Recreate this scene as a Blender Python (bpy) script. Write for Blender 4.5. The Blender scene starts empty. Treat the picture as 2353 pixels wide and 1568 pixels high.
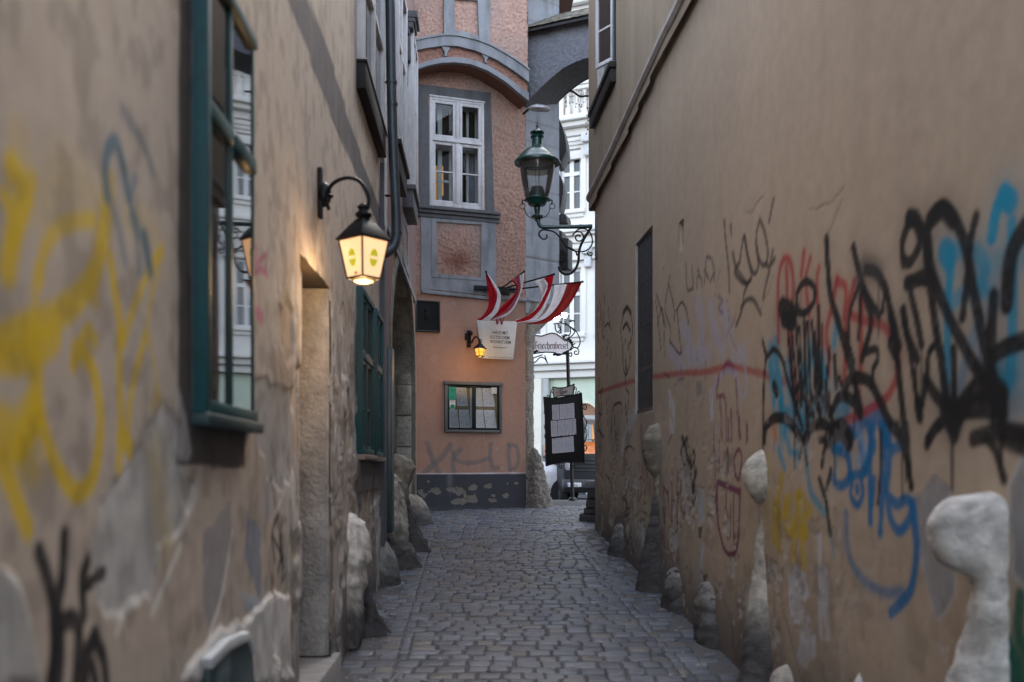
import bpy, bmesh, math, random
import numpy as np
from mathutils import Vector
random.seed(7)
SC = bpy.context.scene
COL = SC.collection
# ------------------------------------------------------------------ camera model
E = 2.217            # eye height above the near paving
FPX, CX, HY = 2288.0, 1176.5, 1070.0   # measured on a 2353 px wide view of the photo
def P(px, py, d):
    return ((px-CX)/FPX*d, d, E+(HY-py)/FPX*d)
def ground(y):
    return np.interp(y, [-40,-5,0,17,18,21.5,24,30,400], [-.42,-.42,0,1.4365,1.49,1.49,1.38,1.05,1.05])

# ------------------------------------------------------------------ noise
def _h(ix, iy, iz):
    n = (ix.astype(np.int64)*374761393 + iy.astype(np.int64)*668265263 + iz*2147483647+ 1013904223) & 0xffffffff
    n = ((n ^ (n >> 13))*1274126177) & 0xffffffff
    n = (n ^ (n >> 16)) & 0xffffffff
    n = (n*2246822519) & 0xffffffff
    return ((n ^ (n >> 15)) & 0xffffff)/float(0xffffff)
def vnoise(x, y, seed=0):
    x = np.asarray(x, float); y = np.asarray(y, float)
    ix = np.floor(x); iy = np.floor(y); fx = x-ix; fy = y-iy
    fx = fx*fx*(3-2*fx); fy = fy*fy*(3-2*fy)
    a = _h(ix,iy,seed); b = _h(ix+1,iy,seed); c = _h(ix,iy+1,seed); d = _h(ix+1,iy+1,seed)
    return (a*(1-fx)+b*fx)*(1-fy)+(c*(1-fx)+d*fx)*fy
def fbm(x, y, seed=0, octv=4):
    s = 0; a = .5; t = 0
    for k in range(octv):
        s = s+a*vnoise(np.asarray(x)*2**k, np.asarray(y)*2**k, seed+k*17); t += a; a *= .5
    return s/t
def sstep(a, b, x):
    t = np.clip((x-a)/(b-a), 0, 1); return t*t*(3-2*t)

# ------------------------------------------------------------------ frames (wall planes)
class Fr:
    def __init__(s, O, U, N):
        s.O = np.array(O, float); U = np.array(U, float); s.U = U/np.linalg.norm(U)
        N = np.array(N, float); s.N = N/np.linalg.norm(N)
    def p(s, u, o, z):
        return tuple(s.O+s.U*u+s.N*o+np.array((0,0,z)))
    def hit(s, px, py, o=0.):
        d = np.array(((px-CX)/FPX, 1, (HY-py)/FPX)); C = np.array((0,0,E))
        O = s.O+s.N*o
        t = np.dot(O-C, s.N)/np.dot(d, s.N)
        q = C+d*t
        return float(np.dot(q-s.O, s.U)), float(q[2]-s.O[2])
    def u_at(s, px, o=0.): return s.hit(px, HY, o)[0]
LW = Fr((-1.07,0,0), (-.034,1,0), (1,.034,0))
RW = Fr((2.29,0,0), (-.07,1,0), (-1,-.07,0))
TA = np.array((-1.72,17.0,0)); TB = np.array((.236,17.7,0)); TC = np.array((.855,18.2,0))
def fr_ab(A, B):
    U = B-A; return Fr(A, U, (U[1],-U[0],0))
TW = fr_ab(TA, TB)
QW = fr_ab(TB, TC)

# ------------------------------------------------------------------ materials
MATS = {}
def nt(m):
    m.use_nodes = True; t = m.node_tree; return t, t.nodes, t.links
def mat(name, rgb, rough=.6, metal=0., var=.18, vs=6., bump=0., bs=60., bd=.01, spec=.5, coat=0., attr=False, dirt=None):
    if name in MATS: return MATS[name]
    m = bpy.data.materials.new(name); t, N, L = nt(m)
    b = N['Principled BSDF']; b.inputs['Roughness'].default_value = rough; b.inputs['Metallic'].default_value = metal
    b.inputs['Specular IOR Level'].default_value = spec; b.inputs['Coat Weight'].default_value = coat
    tc = N.new('ShaderNodeTexCoord')
    nz = N.new('ShaderNodeTexNoise'); nz.inputs['Scale'].default_value = vs; nz.inputs['Detail'].default_value = 8; nz.inputs['Roughness'].default_value = .65
    L.new(tc.outputs['Object'], nz.inputs['Vector'])
    mr = N.new('ShaderNodeMapRange'); mr.inputs['From Min'].default_value = .25; mr.inputs['From Max'].default_value = .75
    mr.inputs['To Min'].default_value = 1-var; mr.inputs['To Max'].default_value = 1+var
    L.new(nz.outputs['Fac'], mr.inputs['Value'])
    mx = N.new('ShaderNodeMix'); mx.data_type = 'RGBA'; mx.blend_type = 'MULTIPLY'; mx.inputs['Factor'].default_value = 1
    if attr:
        a = N.new('ShaderNodeVertexColor'); a.layer_name = 'Col'; L.new(a.outputs['Color'], mx.inputs['A'])
    else:
        mx.inputs['A'].default_value = (*rgb, 1)
    L.new(mr.outputs['Result'], mx.inputs['B'])
    src = mx.outputs['Result']
    if dirt:
        d2 = N.new('ShaderNodeTexNoise'); d2.inputs['Scale'].default_value = dirt[1]; d2.inputs['Detail'].default_value = 6
        mp = N.new('ShaderNodeMapping'); mp.inputs['Scale'].default_value = (1,1,.25)
        L.new(tc.outputs['Object'], mp.inputs['Vector']); L.new(mp.outputs['Vector'], d2.inputs['Vector'])
        r2 = N.new('ShaderNodeMapRange'); r2.inputs['From Min'].default_value = .48; r2.inputs['From Max'].default_value = .72
        r2.inputs['To Max'].default_value = dirt[2] if len(dirt) > 2 else .7
        L.new(d2.outputs['Fac'], r2.inputs['Value'])
        m2 = N.new('ShaderNodeMix'); m2.data_type = 'RGBA'; L.new(r2.outputs['Result'], m2.inputs['Factor'])
        L.new(src, m2.inputs['A']); m2.inputs['B'].default_value = (*dirt[0], 1); src = m2.outputs['Result']
    L.new(src, b.inputs['Base Color'])
    if rough < .9:
        rr = N.new('ShaderNodeMapRange'); rr.inputs['To Min'].default_value = max(.03, rough-.12); rr.inputs['To Max'].default_value = min(1, rough+.12)
        L.new(nz.outputs['Fac'], rr.inputs['Value']); L.new(rr.outputs['Result'], b.inputs['Roughness'])
    if bump:
        n2 = N.new('ShaderNodeTexNoise'); n2.inputs['Scale'].default_value = bs; n2.inputs['Detail'].default_value = 5
        L.new(tc.outputs['Object'], n2.inputs['Vector'])
        bn = N.new('ShaderNodeBump'); bn.inputs['Strength'].default_value = bump; bn.inputs['Distance'].default_value = bd
        L.new(n2.outputs['Fac'], bn.inputs['Height']); L.new(bn.outputs['Normal'], b.inputs['Normal'])
    MATS[name] = m; return m
def emat(name, rgb, strength, base=(.8,.8,.8)):
    if name in MATS: return MATS[name]
    m = bpy.data.materials.new(name); t, N, L = nt(m); b = N['Principled BSDF']
    b.inputs['Base Color'].default_value = (*base,1); b.inputs['Emission Color'].default_value = (*rgb,1)
    nz = N.new('ShaderNodeTexNoise'); nz.inputs['Scale'].default_value = 7
    tc = N.new('ShaderNodeTexCoord'); L.new(tc.outputs['Object'], nz.inputs['Vector'])
    mr = N.new('ShaderNodeMapRange'); mr.inputs['To Min'].default_value = strength*.7; mr.inputs['To Max'].default_value = strength*1.3
    L.new(nz.outputs['Fac'], mr.inputs['Value']); L.new(mr.outputs['Result'], b.inputs['Emission Strength'])
    MATS[name] = m; return m
def glass_thin(name, tint=(.9,.95,.95), ior=1.5, dust=.0, dustcol=(.5,.5,.5)):
    if name in MATS: return MATS[name]
    m = bpy.data.materials.new(name); t, N, L = nt(m); N.remove(N['Principled BSDF'])
    out = N['Material Output']
    tr = N.new('ShaderNodeBsdfTransparent'); tr.inputs['Color'].default_value = (*tint,1)
    gl = N.new('ShaderNodeBsdfGlossy'); gl.inputs['Roughness'].default_value = .02
    f = N.new('ShaderNodeFresnel'); f.inputs['IOR'].default_value = ior
    ms = N.new('ShaderNodeMixShader'); L.new(f.outputs[0], ms.inputs[0]); L.new(tr.outputs[0], ms.inputs[1]); L.new(gl.outputs[0], ms.inputs[2])
    last = ms
    if dust:
        df = N.new('ShaderNodeBsdfDiffuse'); df.inputs['Color'].default_value = (*dustcol,1)
        tl = N.new('ShaderNodeBsdfTranslucent'); tl.inputs['Color'].default_value = (*dustcol,1)
        ad = N.new('ShaderNodeMixShader'); L.new(df.outputs[0], ad.inputs[1]); L.new(tl.outputs[0], ad.inputs[2])
        nz = N.new('ShaderNodeTexNoise'); nz.inputs['Scale'].default_value = 9; nz.inputs['Detail'].default_value = 6
        mr = N.new('ShaderNodeMapRange'); mr.inputs['To Min'].default_value = dust*.4; mr.inputs['To Max'].default_value = min(1,dust*1.6)
        L.new(nz.outputs['Fac'], mr.inputs['Value'])
        m2 = N.new('ShaderNodeMixShader'); L.new(mr.outputs[0], m2.inputs[0]); L.new(ms.outputs[0], m2.inputs[1]); L.new(ad.outputs[0], m2.inputs[2]); last = m2
    L.new(last.outputs[0], out.inputs['Surface']); MATS[name] = m; return m
def dark_glass(name, rgb=(.012,.014,.015), ior=1.9):
    if name in MATS: return MATS[name]
    m = bpy.data.materials.new(name); t, N, L = nt(m); b = N['Principled BSDF']
    nz = N.new('ShaderNodeTexNoise'); nz.inputs['Scale'].default_value = 2.5
    tc = N.new('ShaderNodeTexCoord'); L.new(tc.outputs['Object'], nz.inputs['Vector'])
    bn = N.new('ShaderNodeBump'); bn.inputs['Strength'].default_value = .02; bn.inputs['Distance'].default_value = .02
    L.new(nz.outputs['Fac'], bn.inputs['Height']); L.new(bn.outputs['Normal'], b.inputs['Normal'])
    b.inputs['Base Color'].default_value = (*rgb,1); b.inputs['Roughness'].default_value = .03; b.inputs['IOR'].default_value = ior
    MATS[name] = m; return m
def paper_mat(name, tint=(.60,.605,.65), lines=95., heavy=.75):
    """printed sheet: white paper, rows of small grey text as broken dark lines"""
    if name in MATS: return MATS[name]
    m = bpy.data.materials.new(name); t, N, L = nt(m); b = N['Principled BSDF']; b.inputs['Roughness'].default_value = .7
    tc = N.new('ShaderNodeTexCoord'); sp = N.new('ShaderNodeSeparateXYZ'); L.new(tc.outputs['Generated'], sp.inputs[0])
    w = N.new('ShaderNodeMath'); w.operation = 'MULTIPLY'; w.inputs[1].default_value = 24; L.new(sp.outputs['Z'], w.inputs[0])
    fr = N.new('ShaderNodeMath'); fr.operation = 'FRACT'; L.new(w.outputs[0], fr.inputs[0])
    gt = N.new('ShaderNodeMath'); gt.operation = 'GREATER_THAN'; gt.inputs[1].default_value = .5; L.new(fr.outputs[0], gt.inputs[0])
    nz = N.new('ShaderNodeTexNoise'); nz.inputs['Scale'].default_value = 1; nz.inputs['Detail'].default_value = 4
    mp = N.new('ShaderNodeMapping'); mp.inputs['Scale'].default_value = (14,14,24); L.new(tc.outputs['Generated'], mp.inputs[0]); L.new(mp.outputs[0], nz.inputs['Vector'])
    g2 = N.new('ShaderNodeMath'); g2.operation = 'GREATER_THAN'; g2.inputs[1].default_value = .47; L.new(nz.outputs['Fac'], g2.inputs[0])
    mu = N.new('ShaderNodeMath'); mu.operation = 'MULTIPLY'; L.new(gt.outputs[0], mu.inputs[0]); L.new(g2.outputs[0], mu.inputs[1])
    ax = N.new('ShaderNodeMath'); ax.operation = 'SUBTRACT'; ax.inputs[1].default_value = .5; L.new(sp.outputs['X'], ax.inputs[0])
    ab = N.new('ShaderNodeMath'); ab.operation = 'ABSOLUTE'; L.new(ax.outputs[0], ab.inputs[0])
    lt = N.new('ShaderNodeMath'); lt.operation = 'LESS_THAN'; lt.inputs[1].default_value = .4; L.new(ab.outputs[0], lt.inputs[0])
    az = N.new('ShaderNodeMath'); az.operation = 'SUBTRACT'; az.inputs[1].default_value = .5; L.new(sp.outputs['Z'], az.inputs[0])
    bz = N.new('ShaderNodeMath'); bz.operation = 'ABSOLUTE'; L.new(az.outputs[0], bz.inputs[0])
    lz = N.new('ShaderNodeMath'); lz.operation = 'LESS_THAN'; lz.inputs[1].default_value = .43; L.new(bz.outputs[0], lz.inputs[0])
    m3 = N.new('ShaderNodeMath'); m3.operation = 'MULTIPLY'; L.new(mu.outputs[0], m3.inputs[0]); L.new(lt.outputs[0], m3.inputs[1])
    m4 = N.new('ShaderNodeMath'); m4.operation = 'MULTIPLY'; L.new(m3.outputs[0], m4.inputs[0]); L.new(lz.outputs[0], m4.inputs[1])
    m5 = N.new('ShaderNodeMath'); m5.operation = 'MULTIPLY'; m5.inputs[1].default_value = heavy; L.new(m4.outputs[0], m5.inputs[0])
    mx = N.new('ShaderNodeMix'); mx.data_type = 'RGBA'; mx.inputs['A'].default_value = (*tint,1); mx.inputs['B'].default_value = (.08,.08,.1,1)
    L.new(m5.outputs[0], mx.inputs['Factor']); L.new(mx.outputs['Result'], b.inputs['Base Color'])
    MATS[name] = m; return m

# ------------------------------------------------------------------ object helpers
WO = {}
def empty(name, loc, label, cat, group=None):
    o = bpy.data.objects.new(name, None); COL.objects.link(o); o.location = loc; o.empty_display_size = .1
    WO[o.name] = np.array(loc, float); o['label'] = label; o['category'] = cat
    if group: o['group'] = group
    return o
def tag(o, label, cat, group=None):
    o['label'] = label; o['category'] = cat
    if group: o['group'] = group
    return o
class MB:
    def __init__(s): s.v = []; s.f = []; s.smooth = False
    def add(s, vs, fs):
        n = len(s.v); s.v += [tuple(map(float,q)) for q in vs]; s.f += [tuple(i+n for i in f) for f in fs]; return s
    def box(s, F, u0, u1, o0, o1, z0, z1):
        vs = [F.p(u,o,z) for z in (z0,z1) for o in (o0,o1) for u in (u0,u1)]
        return s.add(vs, [(0,2,3,1),(4,5,7,6),(0,1,5,4),(2,6,7,3),(0,4,6,2),(1,3,7,5)])
    def hexa(s, b, t):   # bottom 4 pts, top 4 pts
        return s.add(list(b)+list(t), [(3,2,1,0),(4,5,6,7),(0,1,5,4),(1,2,6,5),(2,3,7,6),(3,0,4,7)])
    def quad(s, a, b, c, d): return s.add([a,b,c,d], [(0,1,2,3)])
    def prism(s, F, poly, o0, o1):    # poly of (u,z)
        n = len(poly); vs = [F.p(u,o0,z) for u,z in poly]+[F.p(u,o1,z) for u,z in poly]
        return s.add(vs, [tuple(range(n-1,-1,-1)), tuple(range(n,2*n))]+[(i,(i+1)%n,(i+1)%n+n,i+n) for i in range(n)])
    def ribbon(s, F, top, bot, o0, o1):  # strip between two (u,z) polylines of equal length, extruded
        n = len(top)
        vs = [F.p(u,o0,z) for u,z in top]+[F.p(u,o0,z) for u,z in bot]+[F.p(u,o1,z) for u,z in top]+[F.p(u,o1,z) for u,z in bot]
        fs = []
        for i in range(n-1):
            fs += [(i,i+1,n+i+1,n+i),(2*n+i,3*n+i,3*n+i+1,2*n+i+1),(i,2*n+i,2*n+i+1,i+1),(n+i,n+i+1,3*n+i+1,3*n+i)]
        fs += [(0,n,3*n,2*n),(n-1,3*n-1,4*n-1,2*n-1)]
        return s.add(vs, fs)
    def tube(s, pts, r, n=10, cap=True):
        pts = [np.array(p, float) for p in pts]; m = len(pts)
        rs = r if hasattr(r,'__len__') else [r]*m
        t0 = pts[1]-pts[0]; t0 /= np.linalg.norm(t0)
        a = np.array((0,0,1.)) if abs(t0[2]) < .9 else np.array((1.,0,0))
        x = np.cross(t0,a); x /= np.linalg.norm(x); vs = []
        for i in range(m):
            t = pts[min(i+1,m-1)]-pts[max(i-1,0)]; t /= (np.linalg.norm(t)+1e-12)
            x = x-t*np.dot(x,t); x /= (np.linalg.norm(x)+1e-12); y = np.cross(t,x)
            for k in range(n):
                c = math.cos(2*math.pi*k/n); d = math.sin(2*math.pi*k/n); vs.append(pts[i]+(x*c+y*d)*rs[i])
        fs = [(i*n+k,i*n+(k+1)%n,(i+1)*n+(k+1)%n,(i+1)*n+k) for i in range(m-1) for k in range(n)]
        if cap: fs += [tuple(range(n-1,-1,-1)), tuple((m-1)*n+k for k in range(n))]
        return s.add(vs, fs)
    def lathe(s, prof, c, n=28, a0=0.):   # prof of (r,z) about a vertical axis at c
        m = len(prof); vs = []
        for r,z in prof:
            for k in range(n):
                a = a0+2*math.pi*k/n; vs.append((c[0]+r*math.cos(a), c[1]+r*math.sin(a), c[2]+z))
        return s.add(vs, [(i*n+k,i*n+(k+1)%n,(i+1)*n+(k+1)%n,(i+1)*n+k) for i in range(m-1) for k in range(n)])
    def ball(s, c, rx, ry, rz, n=14, m=9):
        prof = [(math.sin(math.pi*i/m), -math.cos(math.pi*i/m)) for i in range(m+1)]
        vs = []
        for r,z in prof:
            for k in range(n):
                a = 2*math.pi*k/n; vs.append((c[0]+rx*max(r,.001)*math.cos(a), c[1]+ry*max(r,.001)*math.sin(a), c[2]+rz*z))
        return s.add(vs, [(i*n+k,i*n+(k+1)%n,(i+1)*n+(k+1)%n,(i+1)*n+k) for i in range(m) for k in range(n)])
    def build(s, name, m, parent=None, bevel=0., smooth=False, seg=2, kind=None):
        me = bpy.data.meshes.new(name)
        off = np.zeros(3); q = parent
        while q is not None: off = off+np.array(q.location); q = q.parent
        me.from_pydata([tuple(np.array(v)-off) for v in s.v], [], s.f)
        bm = bmesh.new(); bm.from_mesh(me)
        bmesh.ops.recalc_face_normals(bm, faces=bm.faces)
        if bevel:
            es = [e for e in bm.edges if len(e.link_faces) == 2 and e.calc_face_angle(0) > .5]
            bmesh.ops.bevel(bm, geom=es, offset=bevel, segments=seg, affect='EDGES', profile=.5)
        bm.to_mesh(me); bm.free()
        if smooth or bevel:
            me.polygons.foreach_set('use_smooth', [True]*len(me.polygons)); me.set_sharp_from_angle(angle=math.radians(40))
        me.materials.append(m)
        o = bpy.data.objects.new(name, me); COL.objects.link(o)
        if parent is not None: o.parent = parent
        if kind: o['kind'] = kind
        return o
def catmull(pts, k=6):
    pts = [np.array(p, float) for p in pts]
    if len(pts) < 3:
        return [pts[0]+(pts[-1]-pts[0])*i/k for i in range(k+1)]
    q = [2*pts[0]-pts[1]]+pts+[2*pts[-1]-pts[-2]]; out = []
    for i in range(1, len(q)-2):
        a,b,c,d = q[i-1],q[i],q[i+1],q[i+2]
        for j in range(k):
            t = j/k; out.append(.5*((2*b)+(c-a)*t+(2*a-5*b+4*c-d)*t*t+(-a+3*b-3*c+d)*t**3))
    out.append(pts[-1]); return out
def text_geo(body, w=None, h=None, bold=.0, shear=0.):
    """flat letters -> (list of (x,y), faces) scaled to width w / height h, centred on x, base at y=0"""
    cu = bpy.data.curves.new('t', 'FONT'); cu.body = body; cu.offset = bold; cu.shear = shear; cu.resolution_u = 2
    ob = bpy.data.objects.new('t', cu); COL.objects.link(ob)
    dg = bpy.context.evaluated_depsgraph_get(); me = bpy.data.meshes.new_from_object(ob.evaluated_get(dg))
    vs = np.array([v.co[:] for v in me.vertices]); fs = [tuple(p.vertices) for p in me.polygons]
    bpy.data.objects.remove(ob); bpy.data.curves.remove(cu); bpy.data.meshes.remove(me)
    x0,x1 = vs[:,0].min(), vs[:,0].max(); y0,y1 = vs[:,1].min(), vs[:,1].max()
    sx = w/(x1-x0) if w else None; sy = h/(y1-y0) if h else None
    sx = sx or sy; sy = sy or sx
    return [((x-(x0+x1)/2)*sx, (y-y0)*sy) for x,y in vs[:,:2]], fs

# ------------------------------------------------------------------ dense painted walls
class Paint:
    """vertex colours and relief of a wall, painted in wall metres (u, z)"""
    def __init__(s, F, us, zs, base):
        s.F = F; s.us = np.array(us); s.zs = np.array(zs)
        U, Z = np.meshgrid(s.us, s.zs); s.U = U.ravel(); s.Z = Z.ravel(); s.n = len(s.U)
        s.c = np.tile(np.array(base, float), (s.n,1)); s.o = np.zeros(s.n)
    def mul(s, k): s.c *= np.asarray(k)[:,None]
    def mix(s, rgb, a): a = np.clip(a,0,1)[:,None]; s.c = s.c*(1-a)+np.array(rgb)*a
    def stroke(s, pts, w, rgb, a=.95, soft=.35, tap=0., relief=0.):
        pts = catmull(pts, 6); A = np.array(pts); m = w*1.6
        idx = np.where((s.U > A[:,0].min()-m)&(s.U < A[:,0].max()+m)&(s.Z > A[:,1].min()-m)&(s.Z < A[:,1].max()+m))[0]
        if not len(idx): return
        u = s.U[idx]; z = s.Z[idx]; best = np.full(len(idx), 9.); n = len(A)
        for i in range(n-1):
            a_ = A[i]; d = A[i+1]-a_; L2 = d@d+1e-12
            t = np.clip(((u-a_[0])*d[0]+(z-a_[1])*d[1])/L2, 0, 1)
            q = np.hypot(u-a_[0]-t*d[0], z-a_[1]-t*d[1])
            if tap:
                f = (i+t)/(n-1); q = q/(1-tap*np.abs(2*f-1)**2)
            best = np.minimum(best, q)
        r = w/2*(.92+.18*vnoise(u*14, z*14, 3))
        al = a*(1-sstep(r*(1-soft), r*(1+soft), best))*(.92+.14*vnoise(u*40, z*40, 9))
        al = np.clip(al,0,1)[:,None]
        s.c[idx] = s.c[idx]*(1-al)+np.array(rgb)*al
        if relief: s.o[idx] += relief*al[:,0]
    def patch(s, poly, rgb, a=.9, warp=.04, ws=9., soft=0., relief=0., speck=0., edge=None):
        A = np.array(poly); m = .15
        idx = np.where((s.U > A[:,0].min()-m)&(s.U < A[:,0].max()+m)&(s.Z > A[:,1].min()-m)&(s.Z < A[:,1].max()+m))[0]
        if not len(idx): return
        u0 = s.U[idx]; z0 = s.Z[idx]
        u = u0+(fbm(u0*ws, z0*ws, 5)-.5)*2*warp; z = z0+(fbm(u0*ws, z0*ws, 41)-.5)*2*warp*1.4
        ins = np.zeros(len(idx), bool); n = len(A); dist = np.full(len(idx), 9.)
        for i in range(n):
            x1,y1 = A[i]; x2,y2 = A[(i+1)%n]
            c = ((y1 > z) != (y2 > z)) & (u < (x2-x1)*(z-y1)/((y2-y1) if y2 != y1 else 1e-9)+x1); ins ^= c
            dx,dy = x2-x1,y2-y1; t = np.clip(((u-x1)*dx+(z-y1)*dy)/(dx*dx+dy*dy+1e-12),0,1)
            dist = np.minimum(dist, np.hypot(u-x1-t*dx, z-y1-t*dy))
        sd = np.where(ins, dist, -dist)
        al = a*(sstep(-soft, soft, sd) if soft else sstep(-.006,.006,sd))
        if speck: al = al*sstep(speck-.12, speck+.12, fbm(u0*22, z0*14, 77))
        k = .8+.4*fbm(u0*12, z0*12, 23)
        al = np.clip(al,0,1)[:,None]
        s.c[idx] = s.c[idx]*(1-al)+np.array(rgb)*k[:,None]*al
        if relief: s.o[idx] += relief*al[:,0]
        if edge is not None:
            e = (np.exp(-(sd/.012)**2)*edge[1]*(.4+.9*vnoise(u0*6,z0*6,55)))
            e = np.clip(e,0,1)[:,None]; s.c[idx] = s.c[idx]*(1-e)+np.array(edge[0])*e
    def build(s, name, m, parent, keep=None, mapper=None, smooth=True):
        nu, nz = len(s.us), len(s.zs)
        off = np.zeros(3); q = parent
        while q is not None: off = off+np.array(q.location); q = q.parent
        if mapper is None:
            V = s.F.O[None,:]+s.U[:,None]*s.F.U+s.o[:,None]*s.F.N; V = V.copy(); V[:,2] += s.Z
        else: V = mapper(s.U, s.o, s.Z)
        V = V-off
        i = np.arange(nu-1)[None,:]+np.arange(nz-1)[:,None]*nu; i = i.ravel()
        Q = np.stack([i,i+1,i+nu+1,i+nu],1)
        if keep is not None:
            uc = (s.us[:-1]+s.us[1:])/2; zc = (s.zs[:-1]+s.zs[1:])/2; UC,ZC = np.meshgrid(uc,zc)
            Q = Q[keep(UC.ravel(), ZC.ravel())]
        used = np.unique(Q); rm = np.full(s.n, -1); rm[used] = np.arange(len(used)); Q = rm[Q]; V = V[used]; C = s.c[used]
        a,b,c = V[Q[0,0]],V[Q[0,1]],V[Q[0,3]]
        N_ = s.F.N if s.F is not None else None
        if N_ is not None and np.dot(np.cross(b-a,c-a), N_) < 0: Q = Q[:,::-1]
        me = bpy.data.meshes.new(name); me.vertices.add(len(V)); me.vertices.foreach_set('co', V.astype(np.float32).ravel())
        me.loops.add(Q.size); me.loops.foreach_set('vertex_index', Q.astype(np.int32).ravel())
        me.polygons.add(len(Q)); me.polygons.foreach_set('loop_start', np.arange(0,Q.size,4,dtype=np.int32))
        me.update(calc_edges=True); me.validate()
        if smooth: me.polygons.foreach_set('use_smooth', np.ones(len(me.polygons),bool))
        at = me.color_attributes.new('Col','FLOAT_COLOR','POINT')
        at.data.foreach_set('color', np.concatenate([np.clip(C,0,1), np.ones((len(C),1))],1).astype(np.float32).ravel())
        me.materials.append(m); o = bpy.data.objects.new(name, me); COL.objects.link(o)
        if parent is not None: o.parent = parent
        return o
def lines(*segs):
    out = []
    for a,b,st in segs:
        n = max(1,int(round((b-a)/st))); out += list(np.linspace(a,b,n+1)[:-1])
    out.append(segs[-1][1]); return np.array(out)
def snap(arr, vals):
    arr = np.array(arr)
    for v in vals:
        arr = np.append(arr, v)
    arr = np.unique(np.round(arr,5))
    keep = [arr[0]]
    for x in arr[1:]:
        if x-keep[-1] > .0015: keep.append(x)
        elif any(abs(x-v) < 1e-4 for v in vals): keep[-1] = x
    return np.array(keep)
# conversions of the enlarged views used while tracing
def vA(x,y): return 1350+x*.3664, 436.6+y*.3664
def vB(x,y): return 1723.4+x*.3664, 436.6+y*.3664
def vC(x,y): return 1350+x*.3774, 976.6+y*.3774
def vD(x,y): return 1780.9+x*.3774, 976.6+y*.3774
def v1(x,y): return x*.5001, y*.5001
def v2(x,y): return x*.5001, 784.2+y*.5001
def vT(x,y): return 919.2+x*.3115, y*.3115          # tower top
def vM(x,y): return 919.2+x*.3115, 459.6+y*.3115    # tower middle
def vL(x,y): return 919.2+x*.2565, 861.8+y*.2565    # tower low
def vE(x,y): return 1149+x*.2345, 275.8+y*.2345     # green lamp
def vF(x,y): return 1195+x*.1979, 850.3+y*.1979     # menu stand
def vK(x,y): return 660.7+x*.2382, 373.4+y*.2382    # lit lantern
# ------------------------------------------------------------------ camera, world, sun
cam = bpy.data.cameras.new('camera'); co = bpy.data.objects.new('camera', cam); COL.objects.link(co)
co.location = (0,0,E); co.rotation_euler = (math.radians(90),0,0)
cam.sensor_width = 36; cam.lens = FPX/2353*36; cam.shift_y = (HY-784)/2353; cam.clip_start = .05; cam.clip_end = 1000
cam.dof.use_dof = True; cam.dof.focus_distance = 17.2; cam.dof.aperture_fstop = 1.4
SC.camera = co
SC.cycles.film_exposure = 8.1      # long exposure of a dim alley
SC.view_settings.view_transform = 'Standard'; SC.view_settings.look = 'None'; SC.view_settings.exposure = 0
SUN_EL, SUN_AZ = math.radians(34), math.radians(170)    # veiled sun over the street beyond the tower
w = bpy.data.worlds.new('World'); SC.world = w; w.use_nodes = True
t, N, L = w.node_tree, w.node_tree.nodes, w.node_tree.links
sk = N.new('ShaderNodeTexSky'); sk.sky_type = 'NISHITA'; sk.sun_disc = False
sdir = np.array((math.cos(SUN_EL)*math.sin(SUN_AZ), -math.cos(SUN_EL)*math.cos(SUN_AZ), math.sin(SUN_EL)))
sk.sun_elevation = SUN_EL; sk.sun_rotation = math.pi-SUN_AZ
sk.air_density = 1.0; sk.dust_density = 3.0; sk.ozone_density = 1.0
hs = N.new('ShaderNodeHueSaturation'); hs.inputs['Saturation'].default_value = .55; L.new(sk.outputs[0], hs.inputs['Color']); L.new(hs.outputs[0], N['Background'].inputs[0]); N['Background'].inputs[1].default_value = .15
sl = bpy.data.lights.new('sun', 'SUN'); so = bpy.data.objects.new('sun', sl); COL.objects.link(so)
sl.energy = .5; sl.angle = math.radians(25); sl.color = (1,.96,.9)
so.rotation_euler = Vector(sdir).to_track_quat('Z','Y').to_euler(); so.location = (2,60,40)

# ------------------------------------------------------------------ ground
M_plaster = mat('wall_plaster', (1,1,1), .88, var=.10, vs=9, bump=.25, bs=120, bd=.004, attr=True, spec=.2)
M_cobble = mat('cobble_stone', (1,1,1), .42, var=.32, vs=26, bump=.6, bs=85, bd=.006, attr=True, spec=.5)
def sheet(name, x0, x1, ys, dz, m):
    mb = MB(); n = len(ys); vs = []
    for y in ys: vs += [(x0,y,float(ground(y))+dz),(x1,y,float(ground(y))+dz)]
    mb.add(vs, [(2*i,2*i+1,2*i+3,2*i+2) for i in range(n-1)])
    return mb.build(name, m, kind='structure')
M_soil = mat('joint_dirt', (.085,.082,.082), .95, var=.5, vs=30, bump=.5, bs=90)
M_asph = mat('street_asphalt', (.07,.07,.075), .85, var=.25, vs=12, bump=.3, bs=200)
sheet('ground', -400, 400, [-300,-40,0,17,18,21.5,24,30,400], -.06, mat('city_ground', (.08,.078,.075), .9))
sheet('alley_bed', -1.9, 2.6, list(np.linspace(-4,23,28)), -.0085, M_soil)
sheet('street', -40, 60, [22.5,24,26,28,30,60], -.03, M_asph)
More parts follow.
